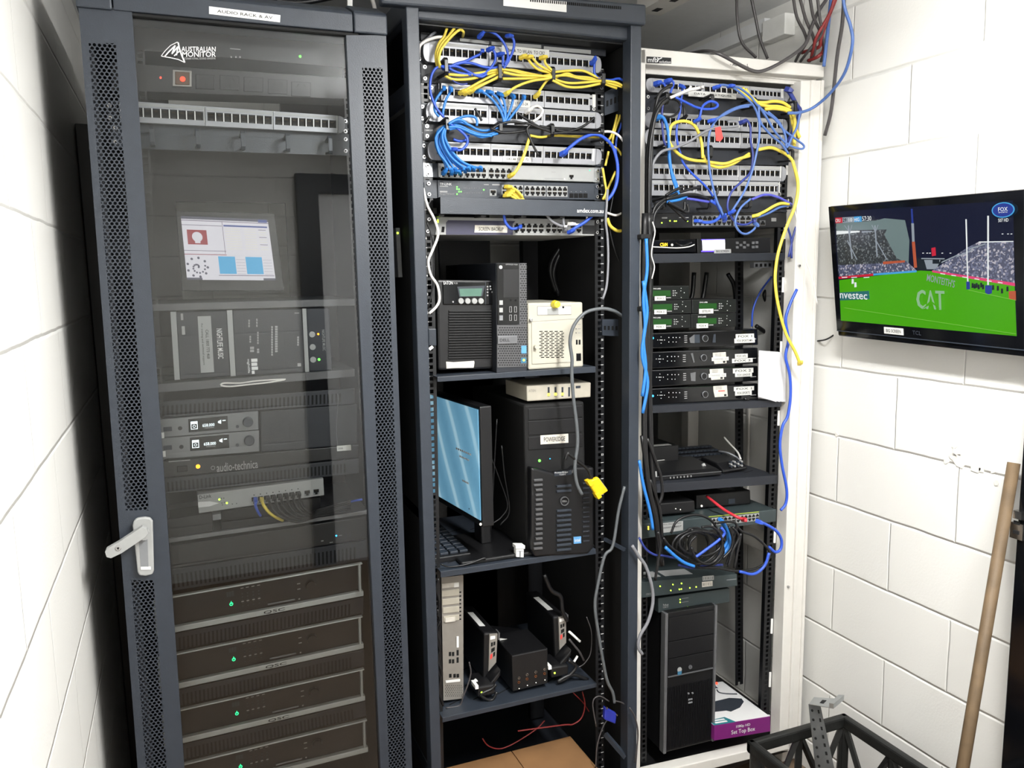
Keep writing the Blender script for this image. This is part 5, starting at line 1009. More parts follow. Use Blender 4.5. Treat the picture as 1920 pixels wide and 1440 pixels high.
m = MB(q); P0 = q.pt(.36, 2.0, .12); m.wbox((P0.x, P0.y, P0.z-.001), (P0.x+.05, P0.y+.018, P0.z+.001), 'sticker'); m.done('label_sticker', t); m = MB(q); P0 = q.pt(.9, 1.5, .05); m.tube([P0-Vector((0, .002, .001)), P0+Vector((0, .004, .004))], .006, 'light_grey', 16, 1); m.done('button', t)
q = Quad('J', ((680, 515), (858, 488), (862, 545), (684, 575)), Yr+.03); t = thing('cordless_dock', 'black telephone dock with a handset keypad at the right of the router', 'telephone', q.base(.12)); prof_box(t, q, .12, [(0, 0), (0, .35), (.03, 1.0), (.11, 1.15), (.12, 0)], 'black_plastic', 'dock', .004)
q2 = Quad('J', ((720, 478), (830, 470), (832, 525), (722, 535)), Yr+.035); 
for j in range(3):
    for i in range(4): m = MB(q2); m.cyl(.15+i*.23, .2+j*.28, .0032, -.006, .004, 'print_grey' if (i+j) % 2 else 'charcoal', 10); m.done('key', t)
q = Quad('J', ((70, 392), (362, 368), (362, 490), (75, 512)), Yr+.12); t = thing('modem', 'plain black box with a white strip label behind the wedge router', 'modem', q.base(.12)); m = MB(q); m.box(0, 0, 1, 1, 0, .12, 'black'); m.done('case', t, .003); m = MB(q); m.box(.2, 1, .86, 1.008, .01, .03, 'sticker'); m.done('label_sticker', t)
q = Quad('J', ((388, 440), (720, 415), (735, 460), (400, 490)), Yr+.14); t = thing('keypad_unit', 'black keypad unit full of small dark keys behind the router', 'keypad', q.base(.1)); prof_box(t, q, .1, [(0, 0), (0, .3), (.1, 1.2), (.1, 0)], 'black_plastic', 'case')
for j in range(3):
    for i in range(11): m = MB(q); P0 = q.pt(.06+i*.085, .3+.9*(.02+j*.03)/.1, .02+j*.03); m.wbox((P0.x-.006, P0.y-.008, P0.z), (P0.x+.006, P0.y+.008, P0.z+.005), 'charcoal'); m.done('key', t)
cable('c_white', zp('J', .22, (690, 310), (735, 360, .2), (790, 420, .16), (812, 470, .12)), 'cream cord curling down to the telephone dock', r=.003, name='dock_cord'); cable('c_lgrey', zp('J', .2, (650, 412), (720, 425, .16), (780, 455, .14), (800, 475, .12)), 'second cream cord lying at the telephone dock', r=.003, name='dock_cord')
# 24-port switch lying under the shelf with its load
q = Quad('J', ((60, 948), (1076, 836), (1074, 928), (62, 1058)), YR-.03); t = thing('network_switch', 'grey-green 24-port switch tilted in the white rack, red plug in it', 'network switch', q.base(.26)); m = MB(q); m.box(0, 0, 1, 1, 0, .26, 'cisco'); m.done('chassis', t, .003)
stick(q, 'J', 235, 930, 392, 1000, ('Fire Alarm Relay', '00007-4827', ''), t, 'light_grey', pad=.08); m = MB(q); m.zpoly('J', [(578, 888), (945, 852), (945, 858), (578, 894)][::-1], -.001, 0, 'lime_paint'); m.done('accent_line', t)
for a, b, dy in ((600, 772, 18), (778, 945, 0)):
    r0 = q.uv('J', a, 936+dy); r1 = q.uv('J', b, 864+dy); m = MB(q); m.box(r0[0], r0[1]-.02, r1[0], r1[1], -.0012, .002, 'light_grey'); pb = m.done('port_block', t); W, H = (r1[0]-r0[0])/6, (r1[1]-r0[1])/2
    for j in range(2):
        for i in range(6): rj(q, r0[0]+W*(i+.06), r0[1]+H*(j+.08), r0[0]+W*(i+.94), r0[1]+H*(j+.9), pb, up=j == 1, d=-.0014)
leds(q, 'J', ((138, 965), (138, 980)), 'led_yellow', t, .0022)
for lab, pts, dep, yy in (('black box with two tiny lights on the grey-green switch, left', ((150, 800), (478, 772), (482, 858), (155, 885)), .14, .03), ('black box with a grey emblem on the grey-green switch, right', ((488, 735), (884, 695), (888, 798), (492, 835)), .12, .07)):
    q = Quad('J', pts, yy); t = thing('media_box', lab, 'set-top box', q.base(dep)); m = MB(q); m.box(0, 0, 1, 1, 0, dep, 'black'); m.done('case', t, .004)
    if 'two tiny' in lab: leds(q, 'J', ((338, 832), (372, 838)), 'led_white', t, .0013)
    else:
        leds(q, 'J', ((527, 812),), 'led_white', t, .003); m = MB(q); m.zb('J', 722, 760, 770, 795, -.001, 0, 'charcoal'); m.done('emblem', t); m = MB(q); m.box(.55, 1, .8, 1.006, .02, .05, 'silver_dark'); m.done('label_sticker', t)
cable('c_red', zp('J', .0, (565, 742, .06), (620, 785, .02), (700, 845, -.02), (790, 895, -.06), (838, 912, -.045)), 'bright red lead plugged into the grey-green switch', r=.0042, plugs='b', pr=.009, pl=.03)
# routers on the tower
t, q, c = dev('network_router', 'grey-green router with lime lights and two barcodes below the black coil', 'router', 'K', ((60, 122), (766, 62), (768, 146), (62, 236)), YR-.03, .22, 'cisco')
leds(q, 'K', ((218, 148), (309, 136), (370, 128), (294, 178), (355, 170), (369, 168), (429, 160), (474, 153)), 'led_lime', t, .002); stick(q, 'K', 520, 74, 600, 106, ('| || ||| | ||',), t, 'light_grey', pad=.08); stick(q, 'K', 515, 114, 590, 150, ('||| | || | |',), t, 'old_sticker', -.0006, pad=.08); m = MB(q); m.ztext('CISCO', 'K', 118, 196, 158, 210, 'print_grey', -.0008); m.zb('K', 690, 98, 760, 103, -.0008, 0, 'grey'); m.done('lettering', t)
for u0, u1 in ((.02, .28), (.32, .6)): m = MB(q); m.box(u0, 1, u1, 1.008, .03, .075, 'light_grey'); m.done('label_sticker', t)
t, q, c = dev('network_router', 'small dark router with three lights directly on top of the tower computer', 'router', 'K', ((205, 234), (712, 162), (712, 262), (207, 338)), YR-.01, .2, 'cisco')
leds(q, 'K', ((360, 242), (360, 262), (414, 296)), 'led_lime', t, .0018); m = MB(q); m.ztext('CISCO', 'K', 238, 288, 276, 302, 'print_grey', -.0008)
for k, x in enumerate((240, 248, 256, 264, 272)): m.zb('K', x, 275+(k % 2)*4, x+4, 285, -.0008, 0, 'print_grey')
m.zb('K', 370, 232, 420, 235, -.0006, 0, 'grey'); m.zb('K', 370, 258, 420, 261, -.0006, 0, 'grey'); m.done('lettering', t)
q = Quad('K', ((252, 342), (622, 280), (600, 1246), (238, 1338)), YR-.03); t = thing('tower_computer', 'black tower computer with silver edge strips in the bottom of the white rack', 'computer', q.base(.4)); m = MB(q); m.box(.02, 0, .98, 1, .002, .42, 'black'); m.done('case', t, .003)
m = MB(q); m.box(0, 0, .055, 1, -.004, .02, 'silver_dark'); m.done('edge_strip', t, .002); m = MB(q); m.box(.955, 0, 1, 1, -.004, .02, 'silver_dark'); m.done('edge_strip', t, .002)
for v0, v1 in ((.8, .965), (.68, .795), (.56, .675)): m = MB(q); m.box(.07, v0, .94, v1, -.003, .002, 'black_plastic'); m.done('drive_bay_cover', t, .001)
m = MB(q); m.box(.07, .545, .94, .552, -.004, 0, 'silver_dark'); m.cyl(.49, .59, .0062, -.0045, 0, 'silver_dark', 16); m.text('hp', .49, .59, .005, 'ink', -.005); m.done('badge', t)
m = MB(q)
for k in range(34): m.box(.08+k*.0255, .02, .08+k*.0255+.012, .47, -.002, .002, 'black_plastic')
m.done('ribbed_front', t); m = MB(q); m.zcyl('K', 352, 738, .0078, -.004, 0, 'light_grey', 18); m.zb('K', 338, 748, 366, 772, -.0046, -.003, 'sticker_teal'); m.done('round_sticker', t)
m = MB(q)
for x, y in ((418, 908), (446, 905)): m.zcyl('K', x, y, .003, -.003, 0, 'grey', 10)
for y in (945, 968): m.zb('K', 415, y, 445, y+9, -.003, 0, 'grey')
m.done('front_sockets', t)
leds(Quad('K', ((600, 800), (640, 800), (640, 860), (600, 860)), .12), 'K', ((620, 838),), 'led_red', R3, .0045, name='red_light')
# boxed set-top box
zt_b = oY('K', 800, 1105, YR-.045).z
q = Quad('K', ((604, 1138), (1000, 1074), (1002, 1180), (604, 1246)), YR-.045); A0 = q.pt(0, 1); B0 = q.pt(1, 1)
dbx = 0.24
t = thing('set_top_box_carton', 'white and purple carton reading Set Top Box beside the tower computer', 'carton', q.base(dbx)); m = MB(q); m.box(0, 0, 1, 1, 0, dbx, 'purple'); m.box(-.001, .97, 1.001, 1.004, .002, dbx, 'print_white'); m.done('carton_body', t, .001)
m = MB(q); m.ztext('1080p HD', 'K', 758, 1128, 858, 1152, 'print_white', -.0008); m.ztext('Set Top Box', 'K', 724, 1158, 893, 1196, 'print_white', -.0008); m.done('lettering', t)
qt = Quad('K', None, world=(q.pt(0, 1.008, dbx), q.pt(1, 1.008, dbx), q.pt(1, 1.008, 0), q.pt(0, 1.008, 0)), D=Vector((0, 0, -1)))
m = MB(qt); P_ = lambda pts, mt, d=-.0006: m.prism(pts, d, 0, mt)
P_([(0, .33), (.02, .30), (.45, .28), (.5, .24), (.72, .30), (.9, .42), (.93, .5), (.75, .56), (0, .48)], 'charcoal'); P_([(0, .0), (.38, .0), (.3, .14), (0, .12)], 'teal'); m.box(.2, .84, .78, .97, -.0006, 0, 'purple_panel'); m.text('digitech', .5, .905, .016, 'print_white', -.001, w=.085)
for k in range(2): m.box(.05, .03+k*.05, .26, .06+k*.05, -.001, 0, 'print_white')
m.box(0, .7, .12, .715, -.0006, 0, 'ink'); m.tube([qt.pt(.95, .62, -.001), qt.pt(.8, .66, -.001), qt.pt(.7, .72, -.001), qt.pt(.72, .8, -.001)], .002, 'charcoal', 6, 4); m.done('top_print', t)
# plates and boards on the right wall behind the rails
t, q, c = dev('wall_board', 'cream board on the right wall behind the white rack rails, red sticker on it', 'board', 'J', ((870, 60), (985, 60), (975, 790), (860, 790)), .3, .012, 'white_paint', part='board')
m = MB(q); m.zb('J', 922, 375, 980, 435, -.001, 0, 'tag_red'); m.done('red_sticker', t)
t, q, c = dev('switch_board', 'pale board with a yellow stripe behind the coiled leads', 'board', 'k', ((1200, 620), (1395, 620), (1390, 850), (1200, 862)), .32, .02, 'cream', part='board'); m = MB(q); m.zb('k', 1228, 620, 1268, 830, -.001, 0, 'yellow_cap'); m.done('yellow_stripe', t)
for z, x, y, lab in (('J', 1100, 1378, 'white double socket on the skirting conduit behind the white rack, upper'),):
    C_ = oX(z, x, y, XR-.03); t = thing('wall_socket', lab, 'socket', C_); m = MB(); m.wbox((XR-.042, C_.y-.06, C_.z-.028), (XR-.03, C_.y+.06, C_.z+.03), 'white'); m.done('faceplate', t, .003)
    for dy in (-.03, .03): m = MB(); m.wbox((XR-.045, C_.y+dy-.008, C_.z-.01), (XR-.042, C_.y+dy+.008, C_.z+.012), 'light_grey'); m.done('rocker_switch', t)
# ---------------------------------------------------------------- cables of the middle rack
GY = 'yellow bundle across the top cable manager'
LY = 'yellow lead in the bundle strung across the upper cable manager of the middle rack'
def C(col, z, Y, xy, label, group=None, **k): return cable(col, zp(z, Y, *xy), label, group, **k)
for i, p in enumerate((((505, 145, .02), (465, 112), (420, 230), (345, 330), (305, 450), (295, 560), (320, 690)), ((610, 160, .02), (575, 112), (480, 230), (390, 330), (335, 450), (322, 560), (350, 700)), ((700, 235, .0), (712, 160), (655, 128), (560, 200), (460, 310), (380, 420), (348, 530), (345, 600), (378, 700)))):
    C('c_yellow', 'a', -.045-.006*i, p, 'yellow lead arching over the left end of the topmost panel of the middle rack', 'yellow leads over the panel end')
C('c_white', 'a', -.04, ((38, 560), (48, 400), (92, 330), (200, 272), (340, 236), (470, 245)), 'white cord bent round the left end of the topmost panel', r=.0036)
C('c_lgrey', 'a', -.03, ((345, 130, .02), (250, 190), (170, 262), (72, 340), (50, 440), (45, 560)), 'thin pinkish-grey cord behind the white cord at the top left')
BL = 'royal-blue lead looping around the upper cable manager of the middle rack'; GB = 'royal-blue leads at the upper manager'
for p, pl in ((((950, 235), (1000, 165), (1090, 148), (1220, 210), (1320, 330), (1370, 450), (1375, 560), (1330, 650)), 'a'), (((1010, 430), (985, 450), (955, 495), (850, 545), (740, 600), (620, 630), (490, 690)), 'a'), (((1080, 430), (1130, 415), (1180, 470), (1190, 570), (1150, 660), (1080, 740), (960, 805), (850, 790)), 'a'),
              (((600, 650), (700, 620), (850, 632), (1000, 680), (1150, 700), (1250, 680)), ''), (((480, 672), (600, 675), (720, 720), (850, 790), (980, 830), (1060, 790)), ''), (((490, 700), (580, 750), (700, 785), (830, 800)), ''),
              (((430, 700), (320, 692), (250, 770), (215, 900), (215, 1050), (250, 1180), (320, 1320), (420, 1440)), 'a'), (((1230, 500), (1290, 500), (1305, 590), (1290, 680)), 'a')):
    C('c_blue', 'a', -.05, p, BL, GB, plugs=pl)
C('c_navy', 'a', -.045, ((490, 710), (508, 820), (570, 900), (680, 945), (770, 935)), 'thin navy lead drooping under the blue loops of the middle rack', r=.0022)
C('c_blue', 'D', -.05, ((925, 245), (965, 265), (975, 310), (960, 370), (930, 430), (900, 475)), 'blue lead dropping from the black telephone panel', plugs='a')
for i, (p, pl) in enumerate(((((495, 525), (560, 550), (680, 545), (800, 510), (880, 492), (960, 485), (1080, 510), (1200, 530), (1250, 520)), ''), (((520, 515), (620, 520), (760, 502), (880, 480), (1000, 500), (1120, 540), (1240, 540)), ''), (((895, 545), (1000, 545), (1100, 540), (1240, 515)), ''), (((900, 500), (1000, 520), (1120, 525), (1250, 530)), ''),
        (((600, 645), (680, 600), (780, 545), (880, 500)), 'a'), (((632, 648), (720, 600), (800, 565), (880, 530)), 'a'), (((664, 640), (740, 596), (850, 540), (890, 515)), 'a'), (((912, 655), (990, 600), (1100, 560), (1200, 545), (1250, 530)), 'a'), (((1122, 672), (1160, 615), (1200, 560), (1240, 530)), 'a'),
        (((1020, 400), (1060, 385), (1085, 430), (1140, 480), (1230, 505)), 'a'), (((1062, 395), (1100, 400), (1140, 445), (1200, 480), (1250, 505)), 'a'), (((1160, 400), (1185, 400), (1192, 440), (1245, 495)), 'a'),
        (((1240, 500), (1350, 490), (1450, 490), (1540, 530), (1600, 560)), ''), (((1240, 530), (1330, 522), (1440, 545), (1570, 560), (1640, 580), (1722, 602)), ''), (((1240, 545), (1350, 575), (1480, 570), (1600, 560), (1680, 572), (1722, 592)), ''), (((1240, 555), (1340, 600), (1450, 602), (1570, 580)), ''), (((1250, 540), (1340, 510), (1400, 530), (1500, 540), (1600, 580), (1685, 612)), ''))):
    C('c_yellow', 'D', -.045-.0045*(i % 4), p, LY, GY, plugs=pl)
C('c_blue', 'D', -.045, ((1512, 440), (1538, 392), (1530, 450), (1532, 510), (1570, 545), (1640, 555), (1700, 545), (1750, 572)), 'blue lead hooked over the right end of the topmost panel of the middle rack', plugs='a')
# sky-blue
LS = 'sky-blue lead running down to the lower cable manager of the middle rack'; GS = 'sky-blue leads at the lower manager'
for p in (((430, 985), (400, 1030), (320, 1140), (280, 1230), (285, 1350), (345, 1430)), ((520, 990), (510, 1060), (450, 1180), (412, 1320), (400, 1435))): C('c_sky', 'a', -.045, p, LS, GS, plugs='a')
for p in (((715, 630), (780, 650), (850, 720), (890, 790), (905, 850)), ((790, 632), (850, 670), (890, 740), (912, 800), (905, 860)), ((868, 642), (905, 700), (915, 780), (905, 850)), ((962, 652), (965, 700), (940, 780), (910, 850)), ((1045, 662), (1020, 720), (960, 800), (915, 860))): C('c_sky', 'D', -.045, p, LS, GS, plugs='a')
LM = 'sky-blue lead sagging between two rings of the lower cable manager'; GM = 'sky-blue leads between the rings'
for i, p in enumerate((((560, 290), (750, 272), (900, 310), (1050, 390), (1200, 410), (1420, 360)), ((560, 320), (750, 330), (900, 400), (1050, 460), (1200, 482), (1420, 430)), ((560, 390), (700, 370), (850, 420), (1000, 480), (1150, 520), (1400, 460)), ((560, 350), (700, 350), (820, 390), (950, 450), (1100, 490), (1300, 500)), ((560, 300), (680, 230), (790, 235), (870, 290)))): C('c_sky', 'c', -.05-.004*i, p, LM, GM)
C('c_sky', 'c', -.05, ((560, 290), (750, 192), (900, 160), (1010, 182), (1048, 250), (1040, 330)), 'sky-blue lead making a small arch right of the first lower ring'); C('c_blue', 'c', -.06, ((570, 290), (720, 380), (850, 500), (885, 590), (850, 680), (760, 742), (600, 735)), 'royal-blue lead curling back to the left end of the fourth panel', plugs='b')
C('c_blue', 'c', -.045, ((640, 560), (750, 592), (850, 570), (905, 490)), 'short royal-blue curve under the sagging sky-blue leads')
LD = 'sky-blue lead fanning down into the left ports of the silver switch'; GD = 'sky-blue leads into the silver switch'
for i, p in enumerate((((500, 330), (380, 420), (340, 560), (350, 700), (430, 860), (485, 950), (510, 1060), (470, 1150)), ((490, 360), (430, 480), (440, 620), (520, 800), (650, 960), (790, 1075), (860, 1110)), ((480, 380), (460, 520), (540, 700), (700, 900), (900, 1020), (1010, 1085)), ((500, 390), (500, 540), (600, 740), (760, 920), (950, 1020), (1080, 1050), (1130, 1085)),
        ((470, 380), (370, 520), (380, 680), (470, 850), (600, 1000), (700, 1110), (770, 1140)), ((480, 400), (405, 600), (480, 780), (560, 920), (640, 1050), (690, 1130)), ((470, 350), (350, 500), (345, 620), (400, 800), (520, 960), (590, 1090), (620, 1150)), ((490, 370), (450, 500), (490, 680), (600, 860), (760, 1000), (880, 1060), (930, 1090)))): C('c_sky', 'c', -.045-.005*(i % 4), p, LD, GD, plugs='b')
LK = 'black lead threaded through the lower cable manager of the middle rack'; GK = 'black leads of the lower manager'
for i, p in enumerate((((0, 72), (100, 140), (250, 230), (420, 272)), ((-30, 190), (120, 190), (250, 240), (420, 290), (600, 300), (900, 312)), ((430, 262), (560, 280), (700, 240), (800, 180), (865, 122)), ((400, 300), (600, 290), (750, 290), (960, 300)), ((250, 220), (450, 250), (650, 260), (800, 290), (950, 305)), ((145, 205), (108, 260), (150, 370), (200, 480), (242, 545)), ((-300, 260), (-200, 200), (-60, 170), (90, 190)), ((-300, 240), (-180, 290), (-60, 290), (100, 270)), ((-480, 20), (-440, 80), (-400, 160)), ((-990, 110), (-1010, 150), (-1040, 190)))): C('c_black', 'd', -.05-.004*(i % 4), p, LK, GK)
C('c_white', 'D', -.05, ((1060, 778), (1100, 745), (1140, 735), (1172, 765), (1150, 810), (1105, 842)), 'white lead curled in a loop over the third panel of the middle rack', plugs='a'); C('c_white', 'D', -.05, ((1560, 915), (1640, 912), (1700, 940), (1750, 1005)), 'white lead leaving the lower manager to the right')
C('c_yellow', 'D', -.05, ((1085, 940), (1040, 1080), (990, 1180), (942, 1222)), 'single yellow lead slanting down across the fourth panel to the silver switch', plugs='b', r=.0038); C('c_yellow', 'D', -.035, ((1085, 938), (1160, 950), (1250, 938), (1400, 945), (1560, 950)), 'yellow lead lying low behind the lower rings of the middle rack')
C('c_blue', 'd', -.06, ((500, 540), (600, 450), (720, 360), (860, 312), (960, 340), (1060, 430), (1110, 560), (1130, 700), (1120, 850), (1070, 980), (1000, 1062)), 'thick blue lead arching from the fourth panel down the right side', plugs='a', r=.0042, pr=.008)
C('c_blue', 'd', -.02, ((1205, 60), (1170, 200), (1120, 350), (1108, 500), (1125, 700), (1100, 900), (1030, 1040)), 'blue lead running down the right side behind the thick blue arch')
for i, p in enumerate((((1125, 90), (1090, 230), (1060, 320), (1010, 410)), ((1172, 70), (1110, 240), (1080, 330), (1070, 420)), ((1040, 430), (1130, 480), (1180, 560), (1218, 640)), ((1222, 100), (1210, 400), (1190, 540), (1150, 660)), ((1025, 505), (1010, 580), (990, 665)), ((960, 690), (985, 850), (1000, 960), (960, 1045)), ((1105, 730), (1050, 850), (1010, 950), (990, 1050)))): C('c_yellow', 'd', -.01-.005*(i % 3), p, 'yellow lead hanging down at the right side of the middle rack', 'yellow leads at the right side')
C('c_lgrey', 'E', -.07, ((1598, 60), (1590, 180), (1583, 300), (1597, 430), (1601, 600), (1590, 780), (1560, 885)), 'light grey lead hanging straight down right of the matt black cover'); C('c_black', 'E', -.01, ((1640, 100), (1610, 300), (1640, 480), (1700, 640)), 'thin black lead inside the right side of the middle rack', r=.002)
C('c_black', 'd', -.01, ((1140, 670), (1190, 800), (1215, 940)), 'thin dark lead right of the thick blue arch', r=.002)
C('c_white', 'd', -.02, ((1010, 1195), (1100, 1222), (1160, 1205), (1212, 1165)), 'short white lead curving to the right post of the middle rack'); C('c_yellow', 'd', -.02, ((1010, 1255), (1050, 1345), (1130, 1398), (1208, 1385)), 'short thick yellow lead curving to the right post of the middle rack', r=.0044)
for i, p in enumerate((((862, 52), (905, 70), (940, 105), (968, 140)), ((852, 70), (895, 85), (930, 115), (955, 142)), ((838, 92), (880, 95), (915, 118), (940, 142)), ((826, 108), (860, 110), (895, 122), (915, 142)), ((835, 40), (870, 45), (915, 68), (960, 118)))): C('c_yellow', 'E', -.035-.003*i, p, 'yellow lead in the tight fan at the dark network switch', 'yellow fan at the dark switch', plugs='a')
C('c_blue', 'E', -.04, ((820, 250), (832, 310), (870, 352), (915, 352), (950, 335)), 'short blue lead hooking into the purple-grey switch', plugs='b', r=.0036); C('c_lgrey', 'E', -.045, ((1138, 250), (1180, 300), (1235, 330), (1290, 348)), 'light grey lead slanting into the purple-grey switch', plugs='b', boot='c_white', r=.0036)
C('c_lgrey', 'E', -.045, ((1262, 250), (1266, 300), (1275, 378)), 'light grey lead hanging straight into the purple-grey switch', plugs='b', r=.0034); C('c_blue', 'E', -.05, ((1480, 262), (1420, 310), (1350, 352), (1308, 385)), 'navy-blue lead slanting left into the purple-grey switch', plugs='b', r=.004); C('c_white', 'E', -.045, ((1440, 252), (1440, 290), (1390, 325), (1310, 320)), 'white lead curling into the purple-grey switch', plugs='b')
C('c_white', 'E', -.075, ((213, 50), (245, 180), (300, 290), (325, 400), (282, 520), (252, 600), (270, 700), (320, 780), (336, 880), (312, 940), (258, 992)), 'white cord snaking down the left rail of the middle rack', r=.0033); C('c_black', 'E', -.06, ((240, 300), (285, 450), (292, 600), (290, 760), (250, 960)), 'thin dark cord beside the snaking white cord', r=.002)
m = MB(); a_ = oY('E', 258, 1262, -.02); m.tube([oY('E', 285, 1240, -.02), a_], .005, 'white', 4, 1); m.solo('paper_scrap', 'torn white scrap stuck on the left rail beside the UPS', 'paper scrap')
C('c_grey', 'E', -.09, ((1705, 1010, -.05), (1640, 970), (1550, 955), (1430, 985), (1345, 1080), (1315, 1200), (1330, 1330), (1328, 1440), (1340, 1620), (1362, 1800), (1372, 1960), (1352, 2130), (1365, 2260), (1405, 2350)), 'thick grey cable falling in front of the white box and black tower', r=.0045)
C('c_black', 'F', -.09, ((1080, 655), (1095, 612), (1115, 625), (1170, 670), (1230, 720), (1262, 790)), 'black cable end joining a yellow plug in front of the tower', r=.004)
q = Quad('F', ((1228, 800), (1300, 768), (1375, 870), (1305, 920)), -.10); t = thing('video_plug', 'bright yellow VGA plug dangling beside the black tower server', 'plug', q.base(.02)); m = MB(q); m.box(0, .05, 1, .95, 0, .014, 'vga_yellow'); m.done('shell', t, .003); m = MB(q); m.box(-.05, .72, .3, 1.0, -.003, .017, 'vga_yellow'); m.box(-.05, .0, .3, .28, -.003, .017, 'vga_yellow'); m.box(.96, .15, 1.03, .85, .002, .012, 'steel'); m.done('thumb_screws', t, .002)
C('c_grey', 'G', -.08, ((1480, -460), (1440, -300), (1400, -60), (1345, 10), (1300, 200), (1280, 350), (1308, 560), (1335, 720), (1362, 850), (1400, 930), (1412, 1000)), 'long grey cable hanging down the right rail to a blue plug', r=.0042)
q = Quad('G', ((1350, 1030), (1430, 1075), (1420, 1145), (1345, 1115)), -.09); t = thing('video_plug', 'dark blue VGA plug hanging at the bottom right of the middle rack', 'plug', q.base(.02)); m = MB(q); m.box(0, 0, 1, 1, 0, .014, 'vga_blue'); m.done('shell', t, .003)
for u, v in ((.1, 1.02), (.95, .9)): m = MB(q); m.cyl(u, v, .003, -.003, .01, 'steel', 8); m.done('thumb_screw', t)
for p in (((1288, 1160), (1265, 1000), (1310, 955), (1375, 990)), ((1412, 985), (1480, 1010), (1550, 1100), (1568, 1220), (1555, 1440)), ((1405, 1070), (1340, 1150), (1295, 1290), (1285, 1440))): C('c_steel', 'G', -.08, p, 'thin dark cord at the blue plug at the bottom right of the middle rack', 'thin cords at the blue plug', r=.0018)
for p in (((1240, 500), (1180, 600), (1170, 700), (1210, 830)), ((1300, 480), (1230, 560), (1190, 700), (1230, 860)), ((1280, 520), (1340, 450), (1420, 450), (1450, 560)), ((1430, 620), (1340, 700), (1300, 850)), ((1310, 640), (1400, 700), (1450, 800))): C('c_black', 'E', .36, p, 'thick black cable in the dark back of the middle rack', 'thick cables at the back of the middle rack', r=.008)
for p in (((560, 590), (640, 800), (690, 960), (650, 1040), (590, 1085)), ((650, 560), (668, 750), (702, 1000), (640, 1095)), ((618, 380), (602, 660), (578, 1140))): C('c_black', 'F', .06, p, 'thin black lead behind the sideways monitor', 'monitor leads', r=.0018)
C('c_black', 'F', -.02, ((240, 1360), (300, 1378), (420, 1360), (530, 1320), (540, 1330)), 'black thin cord lying on the front of the middle shelf', r=.0022)
C('c_black', 'F', -.02, ((1245, 1050), (1230, 1120), (1250, 1200), (1275, 1240)), 'thin black loop beside the black tower', r=.0018)
C('c_steel', 'n', .01, ((330, 950), (348, 1050), (322, 1170), (270, 1300), (230, 1400), (90, 1425)), 'thin grey cord curving round the tan computer', r=.002); C('c_steel', 'n', .03, ((1550, 480), (1600, 640), (1592, 850), (1530, 960), (1465, 1005)), 'thin grey cord bowed at the right of the lowest shelf', r=.0016); C('c_steel', 'n', .02, ((1368, 712), (1440, 800), (1480, 850), (1522, 935)), 'thicker grey cord by the right thin client', r=.003); C('c_black', 'n', .0, ((610, 1180), (560, 1230), (450, 1290), (560, 1345), (620, 1260)), 'coiled black cord at the foot of the left thin client', r=.004)
C('c_black', 'n', .03, ((1110, 40), (1180, 200), (1280, 270), (1300, 420), (1350, 520)), 'black cable leaning over the right thin client', r=.006)
C('c_black', 'n', .0, ((1360, 930), (1440, 1000), (1330, 1120), (1250, 1150), (1400, 1080), (1560, 1130)), 'tangled black cord at the right of the lowest shelf', r=.005)
for p in (((0, 400), (30, 560), (-5, 700), (30, 860), (0, 1000), (35, 1150), (5, 1300)), ((30, 520), (-5, 620), (30, 780), (5, 930), (40, 1060), (15, 1240), (60, 1400)), ((10, 80), (-10, 200), (20, 330), (0, 480))): C('c_black', 'n', -.02, p, 'dark cord tangled along the left rail beside the tan computer', 'cords along the left rail', r=.0035)
# ---------------------------------------------------------------- cables of the white rack
Y = -.03
LB = 'blue lead draped over the patch panels of the white rack'; G3 = 'blue leads over the white rack panels'
C('c_blue', 'f', Y, ((262, 250), (330, 225), (400, 245), (432, 305)), 'short blue lead at the far left of the topmost white rack panel', plugs='a', pr=.008); C('c_blue', 'f', Y, ((440, 215), (515, 182), (568, 230), (545, 310), (512, 400)), 'blue lead hooked into the first ring of the white rack', plugs='a', pr=.008)
C('c_blue', 'f', Y, ((690, 262), (716, 350), (700, 480), (675, 700), (660, 780), (632, 900), (615, 1100), (640, 1280), (690, 1450), (720, 1560), (830, 1710), (1000, 1870), (1110, 1980), (1210, 2110), (1290, 2270), (1380, 2450), (1435, 2560)), 'long blue lead from the top panel slanting down to the black switch', plugs='ab')
C('c_blue', 'f', Y-.02, ((600, 470), (800, 570), (950, 640), (1100, 672), (1250, 660), (1312, 610), (1270, 560), (1180, 542), (1090, 590), (1040, 660), (1022, 750), (992, 830), (935, 885)), 'blue lead with a teardrop loop under the DATA label', plugs='b', r=.0034)
C('c_white', 'f', Y-.02, ((510, 480), (650, 420), (820, 350), (960, 322), (1060, 300)), 'white lead slanting up to the DATA label', plugs='b', r=.004); C('c_white', 'f', Y-.015, ((600, 462), (750, 390), (830, 330), (862, 285)), 'second shorter white lead left of the DATA label')
for i, p in enumerate((((540, 268), (400, 340), (310, 450), (270, 600), (230, 780), (190, 950), (150, 1200), (115, 1500), (110, 2200), (125, 2700)), ((440, 490), (330, 570), (270, 700), (230, 850), (200, 1100), (190, 1440), (170, 2000), (160, 2700)), ((470, 500), (350, 610), (265, 780), (215, 1000), (170, 1300), (150, 1800), (150, 2700)))): C('c_black', 'f', Y-.03-.008*i, p, 'black lead in the vertical bundle at the left of the white rack', 'black vertical bundle', r=.0045)
C('c_black', 'f', Y, ((500, 500), (620, 520), (682, 620), (640, 730), (520, 800), (400, 790)), 'black lead curling back round the first ring', r=.003); C('c_black', 'f', Y+.005, ((560, 490), (690, 560), (750, 680), (742, 800), (720, 850)), 'black lead dropping beside the curled one in the white rack', r=.0034, plugs='b')
